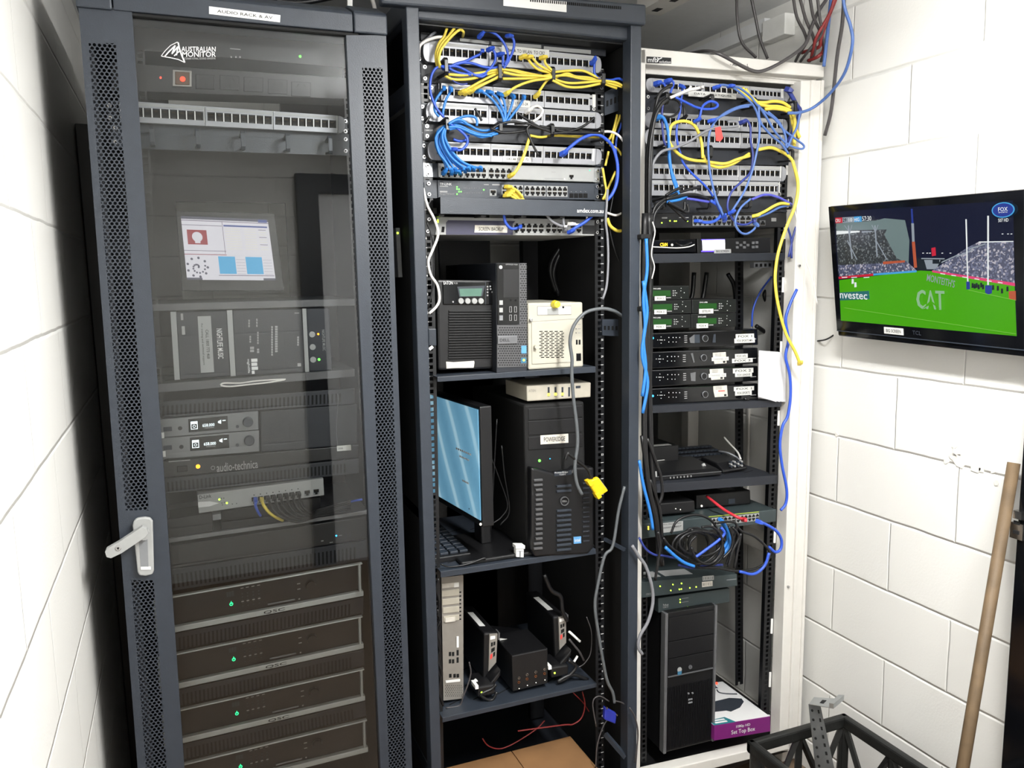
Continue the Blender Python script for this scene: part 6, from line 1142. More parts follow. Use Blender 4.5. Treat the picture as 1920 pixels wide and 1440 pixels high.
C('c_navy', 'f', Y, ((395, 500), (378, 640), (370, 800), (380, 1000), (402, 1200), (440, 1290)), 'dark blue lead dropping straight left of the sky-blue one'); C('c_sky', 'f', Y-.01, ((255, 835), (330, 790), (402, 830), (450, 950), (480, 1100), (490, 1300), (500, 1530), (545, 1800), (610, 2000), (660, 2130)), 'thick sky-blue lead bending down from the second panel', plugs='a', r=.0044, pr=.009)
C('c_sky', 'h', Y-.005, ((330, 200), (350, 330), (395, 460), (430, 560), (400, 620), (330, 690)), 'second sky-blue lead beside the thick one', r=.0036)
C('c_yellow', 'f', Y-.01, ((1060, 1500), (1040, 1250), (980, 1050), (900, 930), (780, 880), (660, 880), (560, 920), (510, 1000), (490, 1200), (560, 1330), (640, 1420), (770, 1500), (930, 1540), (1070, 1550), (1260, 1580), (1450, 1590), (1640, 1520), (1850, 1460)), 'yellow lead arching high over the third panel of the white rack', r=.0042)
C('c_yellow', 'h', Y-.005, ((735, 195), (770, 270), (850, 320), (950, 332), (1080, 292), (1180, 232), (1270, 172)), 'yellow lead sagging lowest in the middle manager of the white rack', r=.004)
C('c_yellow', 'h', Y, ((1375, 128), (1520, 105), (1640, 150), (1720, 200), (1770, 260), (1800, 360), (1832, 505)), 'yellow lead bowing right from the middle manager of the white rack', r=.0046)
C('c_lgrey', 'H', Y-.03, ((150, 1100), (150, 1000), (168, 860), (230, 775), (330, 745), (430, 700), (520, 642), (600, 605), (690, 600), (765, 592), (760, 562), (700, 562)), 'light grey lead slanting up across the third panel of the white rack', r=.0036)
q = Quad('f', ((1262, 985), (1370, 962), (1410, 1200), (1290, 1235)), Y-.06); t = thing('red_tag', 'red tape tag hanging on the blue lead over the third panel', 'tag', q.base(.002)); m = MB(q); m.prism([(.0, .12), (.55, .0), (1, .18), (.92, 1), (.05, 1)][::1], 0, .0012, 'tag_red'); m.done('tape', t)
for p, pl in ((((870, 440), (780, 455), (680, 500), (610, 560), (570, 640), (560, 750), (570, 900), (590, 1010), (620, 1120), (655, 1200), (675, 1245)), 'b'), (((850, 452), (760, 470), (660, 520), (570, 560)), 'b'), (((605, 322), (660, 300), (740, 322), (830, 392), (890, 462), (922, 560), (922, 680), (900, 800), (870, 920), (820, 1050), (760, 1150), (715, 1215)), 'ab'),
              (((705, 308), (780, 322), (860, 380), (905, 440), (960, 490), (1030, 540), (1100, 622), (1190, 690), (1240, 732), (1220, 755), (1130, 725), (1040, 640), (980, 540), (925, 455)), 'a'), (((918, 440), (930, 560), (1000, 650), (1080, 720), (1130, 790)), ''), (((985, 490), (1060, 560), (1108, 660), (1118, 745), (1160, 660), (1190, 600), (1215, 485)), '')):
    C('c_pale', 'H', Y-.03, p, LB, G3, plugs=pl, boot='c_blue')
C('c_navy', 'H', Y-.02, ((790, 572), (830, 548), (860, 600), (862, 700), (878, 800), (860, 920), (800, 985), (730, 1055), (700, 1130), (705, 1200), (760, 1280), (830, 1292), (890, 1262)), 'blue lead making a big bow down to the black switch of the white rack', plugs='ab', pr=.007)
C('c_pale', 'h', Y-.03, ((1285, 700), (1180, 790), (1120, 900), (1110, 1000), (1170, 1090), (1250, 1102), (1335, 1040), (1345, 975)), 'pale blue lead hanging in a loop below the black switch', plugs='b'); C('c_blue', 'h', Y-.02, ((820, 720), (920, 790), (942, 880), (880, 950), (780, 975), (650, 955)), 'blue lead curving left into the black switch', plugs='b', r=.0042)
C('c_purple', 'h', Y-.015, ((540, 695), (650, 710), (800, 735)), 'violet-blue lead between the lower rings of the white rack', r=.0036); C('c_sky', 'h', Y-.015, ((310, 735), (450, 710), (545, 668)), 'short bright sky-blue lead in the bottom manager of the white rack', r=.004); C('c_purple', 'h', Y-.02, ((1300, 705), (1450, 652), (1600, 680), (1760, 765)), 'violet-blue lead arching to the last lower ring of the white rack', r=.0036)
for i, p in enumerate((((300, 700), (420, 640), (560, 592), (700, 562)), ((300, 660), (400, 600), (500, 560)), ((300, 700), (500, 655), (650, 650), (780, 692)), ((320, 748), (430, 850), (545, 955)), ((330, 755), (480, 832), (562, 850), (548, 760)), ((330, 740), (440, 800), (510, 830), (520, 730)), ((905, 570), (892, 640), (850, 690)), ((300, 720), (220, 800), (165, 900), (150, 1100)), ((290, 700), (200, 760), (150, 860), (130, 1050)))): C('c_black', 'h', Y-.01-.006*(i % 3), p, 'black lead in the bottom cable manager of the white rack', 'black leads of the bottom manager', r=.0038)
C('c_yellow', 'h', Y-.02, ((1325, 902), (1440, 850), (1560, 780), (1640, 752), (1730, 760)), 'yellow lead rising right from the black switch of the white rack', plugs='a', r=.0042); C('c_pale', 'h', Y-.015, ((1330, 925), (1480, 872), (1620, 800), (1750, 772)), 'slate-blue lead under the yellow one at the black switch')
for p in (((725, 560), (860, 560), (1000, 540), (1150, 562), (1275, 645)), ((725, 585), (900, 622), (1100, 632), (1285, 695)), ((850, 672), (1000, 662), (1150, 682), (1240, 712)), ((470, 310), (530, 400), (620, 480), (720, 560)), ((280, 300), (400, 340), (520, 430), (700, 560)), ((520, 330), (560, 400), (640, 490), (720, 570))): C('c_yellow', 'g', Y, p, 'yellow lead in the bundle of the top manager of the white rack', 'yellow leads of the white rack top manager', r=.0045)
C('c_yellow', 'g', Y, ((1310, 720), (1352, 880), (1340, 1040), (1342, 1300)), 'yellow lead hanging straight at the right edge of the white rack', r=.005); C('c_yellow', 'g', Y+.01, ((1285, 750), (1330, 950), (1390, 1060), (1432, 1150)), 'second yellow lead behind at the right edge of the white rack', r=.005); C('c_navy', 'g', Y+.01, ((1225, 330), (1300, 450), (1380, 600), (1440, 700), (1380, 900), (1300, 1100), (1230, 1250)), 'thick dark blue lead at the right end of the top manager', plugs='a', pr=.01, r=.006)
C('c_yellow', 'H', Y-.045, ((1160, 840), (1198, 1000), (1180, 1150), (1120, 1300), (1072, 1440), (1045, 1560), (1036, 1700), (1058, 1870), (1110, 2060), (1180, 2200), (1213, 2285)), 'long yellow lead hanging free in front of the white post, plug at its end', plugs='b', r=.0044, pr=.007)
C('c_white', 'H', Y-.035, ((1170, 1170), (1200, 1300), (1225, 1420), (1260, 1560), (1310, 1720), (1335, 1860)), 'thin white cord hanging before the right white post', r=.0016)
C('c_blue', 'I', Y-.02, ((1190, 540), (1140, 650), (1110, 760), (1130, 900), (1110, 1020), (1140, 1150), (1145, 1300), (1125, 1440), (1090, 1510), (1070, 1640), (1085, 1790), (1118, 1960), (1112, 2060), (1075, 2110)), 'long blue lead hanging down the right rail of the white rack', r=.0042)
C('c_navy', 'I', Y+.02, ((1196, 60), (1165, 160), (1132, 310)), 'dark blue lead beside the right rail, upper part'); C('c_navy', 'I', Y+.02, ((1122, 90), (1150, 190), (1152, 320)), 'dark blue lead crossing another beside the right rail'); C('c_blue', 'I', .2, ((1010, 450), (930, 560), (880, 680), (870, 805)), 'faint blue lead deep inside the white rack', r=.003)
for p in (((700, 430), (745, 520), (760, 700)), ((1000, 520), (960, 580), (1000, 680)), ((900, 800), (960, 840), (1010, 880)), ((460, 420), (450, 560), (430, 640)), ((550, 420), (530, 560), (510, 650))): C('c_black', 'I', .24, p, 'black cable deep inside the white rack', 'cables inside the white rack', r=.007)
for p in (((120, 180), (126, 400), (100, 600), (112, 800), (90, 1000), (130, 1200), (95, 1420)), ((98, 480), (126, 700), (100, 900), (116, 1100), (92, 1300))): C('c_sky', 'I', Y-.092, p, 'sky-blue lead in the bundle along the left post of the white rack', 'sky-blue leads along the left post', r=.0044)
for i, p in enumerate((((150, 0), (140, 300), (148, 800), (135, 1400), (140, 1700), (160, 2000)), ((135, 0), (150, 400), (135, 900), (145, 1400), (160, 1800), (200, 2200), (215, 2450)), ((110, 0), (100, 500), (120, 1000), (105, 1500), (130, 1900), (190, 2200), (230, 2500)))): C('c_black', 'I', Y-.04-.01*i, p, 'thick black cable in the trunk along the left post of the white rack', 'black trunk of the white rack', r=.008)
for y0 in (165, 680): m = MB(Quad('I', ((85, y0-18), (155, y0-18), (155, y0+18), (85, y0+18)), Y-.09)); m.box(0, 0, 1, 1, 0, .03, 'matte_black'); m.solo('cable_strap', ('upper', 'lower')[y0 > 400]+' black strap round the cable trunk of the white rack', 'cable strap', bev=.003)
C('c_white', 'I', Y-.07, ((165, 60), (182, 130), (165, 220), (158, 300), (178, 380), (160, 465)), 'thin white cord waving down the left post of the white rack', r=.0016)
C('c_sky', 'J', Y-.07, ((72, 480), (100, 650), (150, 850), (172, 985)), 'sky-blue lead at the left post beside the grey-green switch', r=.0042)
for i, p in enumerate((((130, 320), (190, 480), (230, 600), (240, 720), (215, 800)), ((150, 620), (200, 760), (230, 900), (240, 1100)), ((90, 300), (130, 600), (180, 900), (230, 1080)))): C('c_black', 'J', Y-.06, p, 'black cable crossing down in front of the lower shelf, left side', 'black cables at the lower shelf', r=.0045)
# big coil of black leads under the grey-green switch
LCo = 'black lead in the loose coil hanging below the grey-green switch'; GCo = 'loose coil of black leads'
for i in range(9):
    cx, cy, rx, ry, a0 = 680+random.uniform(-70, 80), 860+random.uniform(-40, 40), random.uniform(110, 260), random.uniform(100, 220), random.uniform(0, 6)
    p = [(cx+rx*math.cos(a0+k*.62)*(1+.06*math.sin(k)), cy+ry*math.sin(a0+k*.62)) for k in range(9+i % 4)]; C('c_black', 'k', Y-.03-.008*i, p, LCo, GCo, r=.0034)
for i, p in enumerate((((350, 720), (400, 600), (500, 535), (640, 512), (780, 560), (870, 680), (892, 850), (850, 980), (740, 1070)), ((1090, 640), (1150, 700), (1280, 750), (1400, 850), (1462, 950), (1400, 1060), (1250, 1130), (1050, 1142), (880, 1112), (620, 1092), (450, 960), (330, 860), (260, 770)), ((850, 605), (1000, 590), (1085, 625), (1050, 800), (1000, 980), (975, 1070)), ((1135, 720), (1100, 900), (1060, 1110)), ((1000, 640), (1042, 780), (1022, 900), (930, 1005)), ((1040, 650), (1110, 760), (1040, 920), (990, 1100)), ((260, 770), (330, 860), (420, 930), (540, 1000)), ((200, 700), (230, 850), (200, 1050), (170, 1250)))): C('c_black', 'k', Y-.06-.004*i, p, LCo, GCo, r=.0036)
C('c_sky', 'k', Y-.05, ((900, 560), (950, 622), (1000, 720), (1002, 850), (940, 945), (860, 1015)), 'sky-blue lead hanging from the grey-green switch through the coil', plugs='a', r=.005); C('c_sky', 'k', Y-.045, ((915, 600), (975, 680), (985, 800), (930, 900), (880, 960)), 'second sky-blue lead inside the black coil', r=.0045)
C('c_sky', 'k', Y-.09, ((283, 875), (400, 980), (500, 1050), (610, 1092)), 'sky-blue lead slanting under the black coil', r=.0045); C('c_blue', 'k', Y-.09, ((912, 655), (950, 720), (880, 800), (740, 905), (615, 995)), 'royal-blue lead slanting through the black coil', r=.004); C('c_blue', 'k', Y-.08, ((1120, 1150), (1280, 1178), (1400, 1085), (1452, 940)), 'royal-blue lead bowing below the black coil', r=.0042)
C('c_blue', 'k', Y-.06, ((1322, 582), (1420, 622), (1540, 700), (1592, 800), (1580, 900), (1520, 930), (1450, 872)), 'royal-blue lead looping out right of the grey-green switch', plugs='a', r=.0044, pr=.008); C('c_navy', 'k', Y-.05, ((430, 1075), (600, 1110), (760, 1080), (930, 1075)), 'dark blue lead below the coil, lying almost flat', r=.0036); C('c_navy', 'k', Y-.07, ((-10, 770), (60, 890), (160, 960), (260, 970), (400, 1000)), 'dark slate lead from the left post to the coil', r=.0032)
C('c_lgrey', 'K', Y-.09, ((20, -140), (70, -60), (118, 10), (160, 150), (166, 270), (132, 400), (76, 500), (64, 580), (92, 632)), 'light grey cable hanging before the routers at the left post', r=.0045); C('c_steel', 'K', Y-.09, ((0, 1010), (40, 1080), (62, 1200), (40, 1400)), 'thin grey cord at the foot of the left white post', r=.002)
# ---------------------------------------------------------------- cables above the racks
LT = 'black cable coming down from the ceiling behind the white rack'
for i, (p, Yv) in enumerate(((((840, -40), (845, 150), (880, 330), (990, 450)), .10), (((950, -40), (990, 150), (1022, 300), (1082, 460)), .10), (((1280, -40, -.05), (1310, 130, -.04), (1368, 250, -.03), (1385, 330, -.01), (1330, 420, .02), (1300, 480, .05)), .0), (((1330, -40, -.06), (1380, 150, -.05), (1440, 290, -.04), (1452, 400, -.02), (1410, 480, .02)), .0), (((1410, -40, -.07), (1440, 130, -.06), (1490, 240, -.05), (1530, 370, -.04), (1500, 480, .0)), .0), (((1470, -40, -.08), (1492, 150, -.07), (1505, 260, -.06), (1400, 400, -.02), (1340, 480, .03)), .0))): C('c_steel', 'L', Yv, p, LT, 'black cables from the ceiling', name='overhead_cable', r=.0042)
C('c_steel', 'L', -.055, ((480, 420, .1), (590, 400, .0), (700, 420), (850, 500), (940, 545), (1020, 560), (1130, 520), (1280, 430), (1380, 340), (1430, 200), (1480, 90), (1560, -30)), 'thick dark cable sagging across the top beam of the white rack', name='overhead_cable', r=.0048)
C('c_dred', 'L', -.05, ((1625, -30, -.09), (1545, 170, -.07), (1500, 300), (1480, 370, -.03), (1350, 412, .03)), 'dark red cable above the right corner of the white rack', name='overhead_cable', r=.005); C('c_dred', 'L', -.02, ((1505, 280, -.05), (1522, 380), (1480, 440), (1400, 475, .02)), 'short dark red cable curling at the white rack corner', name='overhead_cable', r=.005); C('c_dred', 'L', -.06, ((1610, -30, -.09), (1570, 100, -.08), (1470, 280), (1440, 380, -.03), (1420, 470, .02)), 'longest dark red cable above the right corner of the white rack', name='overhead_cable', r=.0044)
C('c_steel', 'L', -.06, ((1682, -40, -.17), (1665, 200, -.15), (1625, 450, -.12), (1582, 850, -.08), (1530, 1060, -.05)), 'long dark cable hanging beside the right white post', name='overhead_cable', r=.005); C('c_pale', 'L', -.05, ((1580, -30), (1552, 250), (1522, 520)), 'slate-blue cable hanging at the corner of the white rack', name='overhead_cable', r=.0048)
C('c_pale', 'L', -.06, ((1670, -30, -.2), (1690, 80, -.2), (1735, 220, -.21), (1745, 350, -.21), (1690, 560, -.17), (1580, 720, -.11), (1450, 835), (1340, 880), (1240, 885)), 'slate-blue cable making a wide bow right of the white rack', name='overhead_cable', r=.0042)
C('c_black', 'P', -.09, ((1575, 628, .0), (1545, 605, .0), (1525, 598, .03)), 'thin black lead from behind the television to the white rack, upper', name='overhead_cable', r=.0024); C('c_black', 'P', -.06, ((1572, 622, -.06), (1550, 636), (1528, 640, .02)), 'thin black lead from behind the television to the white rack, lower', name='overhead_cable', r=.0024)
C('c_black', 'P', .12, ((490, -30), (505, -5), (560, 5), (640, -8)), 'black cable lying on top of the glass-door cabinet', name='overhead_cable', r=.006)
# hanging blue bundle behind the two dark racks
for k in range(14):
    x = .505+k*.0125; m = MB(); m.tube([(x, .74+.01*(k % 3), ZC), (x+.004*math.sin(k), .73, 2.2), (x+.006*math.cos(k*2), .74, 1.9), (x, .75, 1.5)], .0045, 'c_blue' if k % 3 else 'c_navy', 8, 5); m.solo('hanging_cable', 'blue cable in the bundle hanging from the ceiling behind the dark racks', 'cable', 'blue bundle behind the dark racks')
m = MB(); m.wbox((.47, .66, 2.30), (.80, .70, 2.345), 'black'); m.wbox((.47, .66, 1.98), (.80, .70, 2.03), 'black'); m.wbox((.78, .66, 1.98), (.8, .7, ZC), 'black'); m.solo('cable_ladder', 'black cable ladder in front of the hanging blue bundle', 'cable tray')
C('c_white', 'q', .4, ((700, -30), (735, 100), (760, 270)), 'cream cord dropping between the two dark racks', name='overhead_cable', r=.006); m = MB(Quad('q', ((372, -20), (440, -20), (438, 155), (372, 150)), .1)); m.box(0, 0, 1, 1, 0, .006, 'white'); m.solo('white_strip', 'white plastic strip standing on top of the glass-door cabinet', 'plastic strip')
# ---------------------------------------------------------------- television on the right wall
TL = oX('M', 125, 222, 1.60); TRp = oX('M', 1565, 94, 1.60); BLp = oY('M', 190, 1168, TL.y); BRp = oY('M', 1565, 1324, TRp.y)
BRp.x = BLp.x = (BLp.x+1.60)/2
BLp = oX('M', 190, 1168, BLp.x); BRp = oX('M', 1565, 1324, BRp.x)
nrm_ = (TRp-TL).cross(BLp-TL).normalized()
if nrm_.x < 0: nrm_ = -nrm_
q = Quad('M', None, world=(TL, TRp, BRp, BLp), D=nrm_); t = thing('television', 'black flat television on the right wall showing a floodlit rugby match', 'television', ((TL+BRp)/2+nrm_*.03))
m = MB(q); m.box(0, 0, 1, 1, .004, .045, 'gloss_black'); m.done('casing', t, .004); m = MB(q); m.box(.003, .045, .997, .997, 0, .004, 'gloss_black'); m.done('bezel', t, .001); m = MB(q); m.box(.004, .04, .996, .046, -.001, .002, 'charcoal'); m.done('lower_trim', t)
def em(name, rgb, s=.85): mat(name, [v*.25 for v in rgb], .25, emit=rgb, estr=s*.58)
em('tv_sky', (14, 18, 42), .9); em('tv_green', (70, 165, 12), .9); em('tv_roof', (120, 140, 140), .7); em('tv_dark', (28, 36, 44), .8); em('tv_white', (235, 240, 240), .9); em('tv_pink', (225, 70, 120), .85); em('tv_red', (205, 35, 60), .85); em('tv_lblue', (70, 160, 220), .9); em('tv_teal', (40, 110, 110), .8); em('tv_grey', (150, 160, 170), .8); em('tv_orange', (190, 90, 60), .8); em('tv_cat', (150, 195, 150), .8); em('tv_navy', (40, 60, 150), .8); em('tv_line', (120, 190, 70), .8)
def crowd(name, c0, c1, c2):
    m_ = bpy.data.materials.new(name); m_.use_nodes = True; nt = m_.node_tree; L = nt.links.new; p = nt.nodes['Principled BSDF']; tc = nn(nt, 'ShaderNodeTexCoord'); v = nn(nt, 'ShaderNodeTexVoronoi'); v.inputs['Scale'].default_value = 260; L(tc.outputs['Object'], v.inputs['Vector'])
    r = nn(nt, 'ShaderNodeValToRGB'); e = r.color_ramp.elements; r.color_ramp.interpolation = 'CONSTANT'; e[0].color = [lin(x) for x in c0]+[1]; e[1].position = .55; e[1].color = [lin(x) for x in c1]+[1]; x = e.new(.82); x.color = [lin(k) for k in c2]+[1]
    s = nn(nt, 'ShaderNodeSeparateColor'); L(v.outputs['Color'], s.inputs[0]); L(s.outputs[0], r.inputs[0]); L(r.outputs[0], p.inputs['Emission Color']); p.inputs['Emission Strength'].default_value = .5; p.inputs['Base Color'].default_value = (.02, .02, .02, 1); p.inputs['Roughness'].default_value = .25; MATS[name] = m_
crowd('tv_crowd_dark', (20, 28, 34), (48, 58, 64), (110, 118, 120)); crowd('tv_crowd', (60, 66, 96), (105, 110, 140), (185, 180, 190))
m = MB(q); m.zpoly('M', [(168, 262), (1476, 178), (1506, 1170), (222, 1056)][::-1], -.0006, .0, 'tv_sky'); sc = m.done('screen', t)
m = MB(q); K = [0]
def Z(pts, mt): K[0] += 1; m.zpoly('M', pts[::-1], -.0008-.00003*K[0], -.0006, mt)
Z([(210, 760), (800, 690), (900, 695), (1490, 795), (1505, 1168), (222, 1055)], 'tv_green')
Z([(183, 330), (480, 320), (560, 310), (690, 322), (720, 470), (715, 640), (600, 640), (205, 720)], 'tv_crowd_dark'); Z([(188, 345), (480, 325), (540, 308), (690, 322), (690, 360), (560, 390), (190, 398)], 'tv_roof'); Z([(560, 385), (690, 322), (722, 470), (716, 640), (630, 600), (540, 430)], 'tv_roof'); Z([(190, 400), (360, 400), (360, 410), (190, 428)], 'tv_white'); Z([(375, 402), (450, 400), (450, 408), (375, 415)], 'tv_grey')
Z([(205, 650), (460, 640), (700, 620), (775, 690), (210, 735)], 'tv_crowd'); Z([(530, 625), (690, 615), (690, 630), (530, 645)], 'tv_orange'); Z([(780, 600), (990, 600), (900, 690), (780, 690)], 'tv_dark'); Z([(810, 598), (980, 600), (980, 608), (810, 606)], 'tv_grey'); Z([(830, 612), (950, 612), (920, 680), (850, 680)], 'tv_grey'); Z([(892, 612), (942, 612), (942, 640), (892, 640)], 'tv_dark')
Z([(890, 690), (1150, 520), (1230, 480), (1482, 478), (1490, 790), (1300, 755), (1150, 725)], 'tv_crowd'); Z([(1230, 478), (1482, 474), (1482, 480), (1230, 486)], 'tv_white')
for a, b in ((0, 60), (110, 130), (200, 220)): Z([(960+a, 660-b*.6), (1080+a, 600-b*.5), (1075+a, 610-b*.5), (955+a, 672-b*.6)], 'tv_grey')
Z([(206, 735), (460, 712), (460, 728), (208, 752)], 'tv_red'); Z([(460, 712), (775, 688), (775, 702), (460, 726)], 'tv_lblue'); Z([(890, 688), (1492, 780), (1493, 804), (890, 702)], 'tv_pink')
for x in (230, 300, 390): Z([(x, 738), (x+40, 735), (x+40, 741), (x, 744)], 'tv_white')
for x in (950, 1030, 1110, 1200, 1290, 1370): Z([(x, 701+(x-900)*.152), (x+34, 706+(x-900)*.152), (x+34, 712+(x-900)*.152), (x, 707+(x-900)*.152)], 'tv_white')
Z([(742, 480), (762, 478), (778, 668), (758, 670)], 'tv_orange'); Z([(738, 345), (755, 345), (760, 478), (744, 480)], 'tv_grey'); Z([(735, 240), (745, 240), (752, 345), (740, 345)], 'tv_navy')
for a, b, c, d, w in ((278, 360, 305, 605, 8), (472, 360, 488, 590, 8), (250, 360, 290, 415, 4), (305, 358, 288, 415, 4), (450, 358, 476, 410, 4), (495, 356, 476, 410, 4), (1137, 315, 1150, 770, 7), (1298, 290, 1298, 795, 9), (270, 470, 340, 610, 6), (480, 470, 560, 610, 6)): Z([(a-w/2, b), (a+w/2, b), (c+w/2, d), (c-w/2, d)], 'tv_white' if a > 1000 else 'tv_grey')
Z([(1140, 770), (1163, 770), (1165, 825), (1142, 828)], 'tv_navy'); Z([(1278, 798), (1325, 798), (1325, 855), (1300, 865), (1278, 850)], 'tv_navy'); Z([(1450, 840), (1498, 838), (1500, 905), (1452, 895)], 'tv_orange'); Z([(885, 525), (912, 520), (916, 580), (890, 585)], 'tv_red')
for x, y in ((1185, 795), (1200, 800), (1215, 795), (1230, 805), (1248, 792), (1262, 805), (1335, 810), (1370, 815), (1400, 835), (1440, 820), (310, 765), (330, 790)): Z([(x-5, y-14), (x+5, y-14), (x+7, y+20), (x-6, y+22)], 'tv_dark' if x > 400 else 'tv_white')
for x in (820, 850, 870, 960, 1020, 1400, 1440, 1465): Z([(x, 560 if x < 1100 else 420), (x+8, 560 if x < 1100 else 420), (x+8, 565 if x < 1100 else 425), (x, 565 if x < 1100 else 425)], 'tv_white')
Z([(218, 850), (428, 838), (432, 898), (220, 908)], 'tv_teal'); Z([(185, 305), (235, 302), (238, 342), (187, 345)], 'tv_red'); Z([(237, 302), (282, 299), (284, 339), (239, 342)], 'tv_grey'); Z([(284, 299), (320, 297), (322, 336), (286, 339)], 'tv_grey'); Z([(322, 296), (372, 293), (375, 333), (324, 336)], 'tv_lblue')
Z([(250, 960), (1500, 1150), (1500, 1153), (250, 963)], 'tv_line'); Z([(1155, 830), (1500, 905), (1500, 908), (1155, 833)], 'tv_line')
m.done('match_picture', sc)
def T(s, x0, y0, x1, y1, mt='tv_white', rot=0): m = MB(q); m.ztext(s, 'M', x0, y0, x1, y1, mt, -.006, rot); m.done('caption', sc)
T('CRU', 193, 312, 230, 336); T('29', 246, 308, 274, 334, 'tv_dark'); T('10', 290, 306, 316, 332); T('HIG', 330, 304, 368, 330); T('57:30', 388, 292, 456, 326); T('nvestec', 224, 850, 422, 896); T('507 HD', 1382, 308, 1458, 334)
T('CAT', 788, 832, 985, 972, 'tv_cat'); T('CAT', 793, 832, 981, 972, 'tv_cat'); T('CAT', 783, 832, 989, 972, 'tv_cat'); m = MB(q); m.zpoly('M', [(830, 968), (890, 905), (965, 972), (900, 930)][::-1], -.0064, -.006, 'tv_green'); m.done('badge_notch', sc); m = MB(q)
T("MONTEITH'S", 860, 735, 1065, 790, 'tv_grey', -11); u, v = q.uv('M', 1416, 247)
def ell(rx, ry, mt, d): m.prism([(u+rx*math.cos(k*.2618)/q.W, v+ry*math.sin(k*.2618)/q.H) for k in range(24)], d, d+.0003, mt)
ell(.0265, .0165, 'tv_lblue', -.0052); ell(.0235, .0142, 'tv_navy', -.0056); T('FOX', 1382, 226, 1452, 256); T('SPORTS', 1384, 260, 1450, 268)
for o in (0,): pass
m.done('channel_badge', sc)
qf = q; stick(q, 'M', 538, 1107, 678, 1155, ('BIG SCREEN',), t, 'sticker', -.001); m = MB(q); m.ztext('TCL', 'M', 745, 1130, 808, 1160, 'charcoal', -.0012); m.done('maker_name', t)
m = MB(); cc = (TL+BRp)/2; m.wbox((cc.x+.03, cc.y-.05, cc.z-.06), (XR, cc.y+.05, cc.z+.06), 'black'); m.done('wall_bracket', t)
# ---------------------------------------------------------------- wooden pole, crate, steel bracket, wall box
a = oX('P', 1901, 868, 1.665); b = oX('P', 1805, 1440, 1.50); d = (b-a); k = (a.z-.005)/(a.z-b.z); f_ = a+d*k
m = MB(); m.tube([f_, a], .0135, 'wood', 16, 1); m.solo('wooden_pole', 'bare brown wooden pole leaning on the right wall by the black door frame', 'pole')
zr = .35; A = oZ('N', 85, 655, zr); B = oZ('N', 745, 515, zr); x0, x1, y1 = A.x, B.x, (A.y+B.y)/2; y0 = y1-.34
cr = thing('milk_crate', 'black plastic milk crate with triangular cut-outs on the floor', 'crate', ((x0+x1)/2, (y0+y1)/2, 0))
m = MB(); w = .011
for (p, q_) in (((x0, y0), (x1, y0)), ((x1, y0), (x1, y1)), ((x1, y1), (x0, y1)), ((x0, y1), (x0, y0))):
    m.wbox((min(p[0], q_[0])-w, min(p[1], q_[1])-w, zr-.034), (max(p[0], q_[0])+w, max(p[1], q_[1])+w, zr), 'crate')
m.done('rim', cr, .006)
m = MB(); m.wbox((x0, y0, .0), (x1, y1, .012), 'crate'); m.done('floor_plate', cr)
def side(p, q_):
    P, Q = Vector(p), Vector(q_); m = MB(); zl, zh = .02, zr-.03
    def bar(u0, z0, u1, z1, r=.009): m.tube([P.lerp(Q, u0)+Vector((0, 0, z0)), P.lerp(Q, u1)+Vector((0, 0, z1))], r, 'crate', 4, 1)
    bar(0, zl, 1, zl, .012)
    for u in (.02, .5, .98): bar(u, zl, u, zh, .012)
    zm = (zl+zh)/2; bar(.0, zm, 1, zm, .008)
    for u0 in (0, .5):
        for za, zb_ in ((zl, zm), (zm, zh)): bar(u0+.02, zb_, u0+.25, za); bar(u0+.48, zb_, u0+.25, za); bar(u0+.25, za, u0+.25, za+.01)
    m.done('lattice_side', cr)
side((x0, y0, 0), (x1, y0, 0)); side((x1, y0, 0), (x1, y1, 0)); side((x1, y1, 0), (x0, y1, 0)); side((x0, y1, 0), (x0, y0, 0))
Yb = y1-.08
br = thing('steel_bracket', 'perforated galvanised steel bracket standing up out of the black crate', 'bracket', oY('N', 600, 850, Yb))
q = Quad('N', ((484, 428), (520, 428), (602, 1010), (548, 1010)), Yb); m = MB(q); m.box(0, 0, 1, 1, 0, .0015, 'zinc')
for k in range(9): m.cyl(.5, .93-k*.105, .0042, -.0006, .001, 'hole', 10)
m.done('front_flange', br); q2 = Quad('N', ((520, 428), (562, 432), (690, 1010), (602, 1010)), Yb+.001); m = MB(q2); m.box(0, 0, 1, 1, 0, .0015, 'zinc')
for k in range(10): m.box(.42, .9-k*.095, .62, .94-k*.095, -.0006, .001, 'hole')
m.done('side_flange', br)
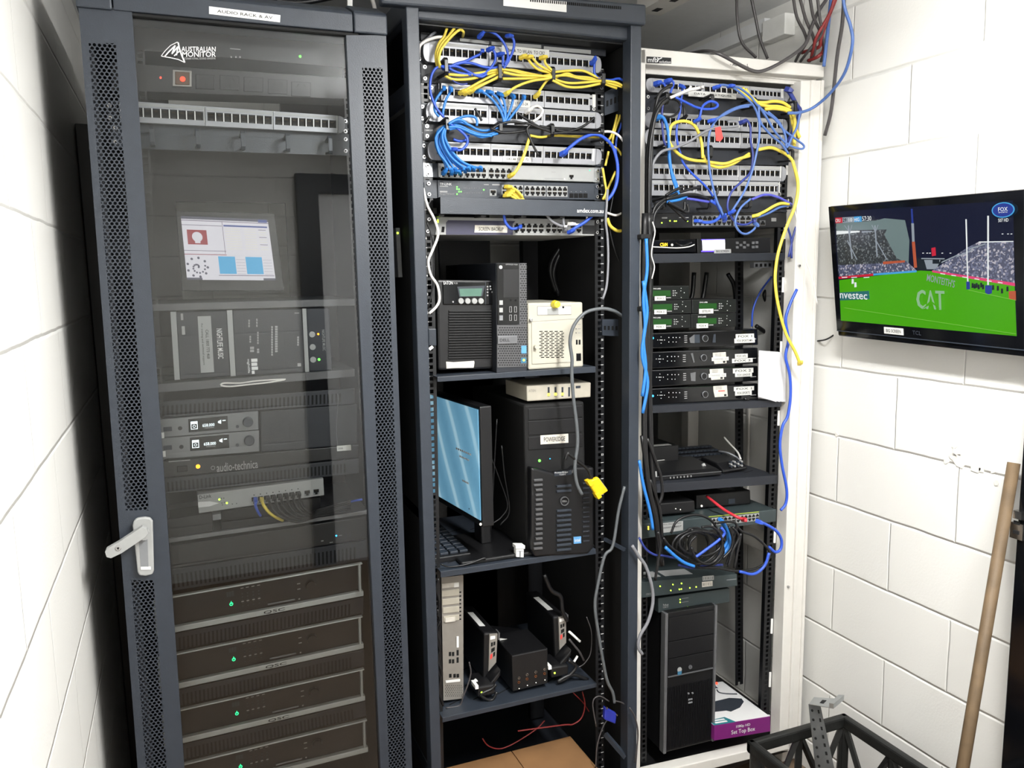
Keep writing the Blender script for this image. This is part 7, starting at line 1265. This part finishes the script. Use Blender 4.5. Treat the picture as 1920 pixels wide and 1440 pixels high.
ztp = oY('N', 490, 425, Yb).z; c4 = [oZ('N', x, y, ztp) for x, y in ((520, 380), (720, 395), (650, 455), (486, 426))]; q3 = Quad('N', None, world=c4, D=Vector((0, 0, -1))); m = MB(q3); m.box(0, 0, 1, 1, 0, .0015, 'zinc'); m.box(.35, .3, .5, .7, -.0006, 0, 'hole'); m.box(.82, 0, 1, 1, -.012, 0, 'zinc'); m.done('top_plate', br)
P0 = oX('v', 375, 672, -.21)
wb = thing('socket_box', 'white wall-mounted socket box at the bottom left corner of the photo', 'socket box', ((XL-.21)/2, P0.y-.25, P0.z-.06)); wb.location.x = (XL-.21)/2
m = MB(); m.wbox((XL, P0.y-.6, P0.z-.07), (-.21, P0.y, P0.z), 'white'); m.done('enclosure', wb, .005)
for dy in (.075, .155, .26): m = MB(); m.wbox((-.211, P0.y-dy-.028, P0.z-.04), (-.195, P0.y-dy, P0.z-.008), 'white'); m.done('toggle', wb, .004)
# trunking on the ceiling and in the corner over the white rack
e0 = oZ('L', 130, 110, ZC-.055)
m = MB(); m.wbox((e0.x-.03, -.75, ZC-.055), (e0.x+.05, e0.y, ZC), 'white_paint')
for k in range(10): m.wbox((e0.x+.0, e0.y-.06-k*.09, ZC-.0556), (e0.x+.02, e0.y-.03-k*.09, ZC-.055), 'ink')
m.solo('ceiling_trunking', 'slotted white trunking strip on the ceiling above the dark open rack', 'trunking')
a = oX('L', 1040, 172, XR-.04); b = oX('L', 1215, 265, XR-.04); m = MB(); m.wbox((XR-.04, min(a.y, b.y), min(a.z, b.z)), (XR, max(a.y, b.y), min(ZC-.004, max(a.z, b.z))), 'white'); jb = m.solo('junction_box', 'pale box high in the corner above the white rack', 'junction box', bev=.003)
yjb = max(a.y, b.y); m = MB(); m.wbox((XR-.03, yjb+.002, ZC-.07), (XR, YB, ZC-.03), 'ceiling_paint'); m.solo('wall_trunking', 'pale trunking along the top of the right wall behind the white rack', 'trunking')
for o in list(COL.objects):
    if '_o' in o.keys(): del o['_o']
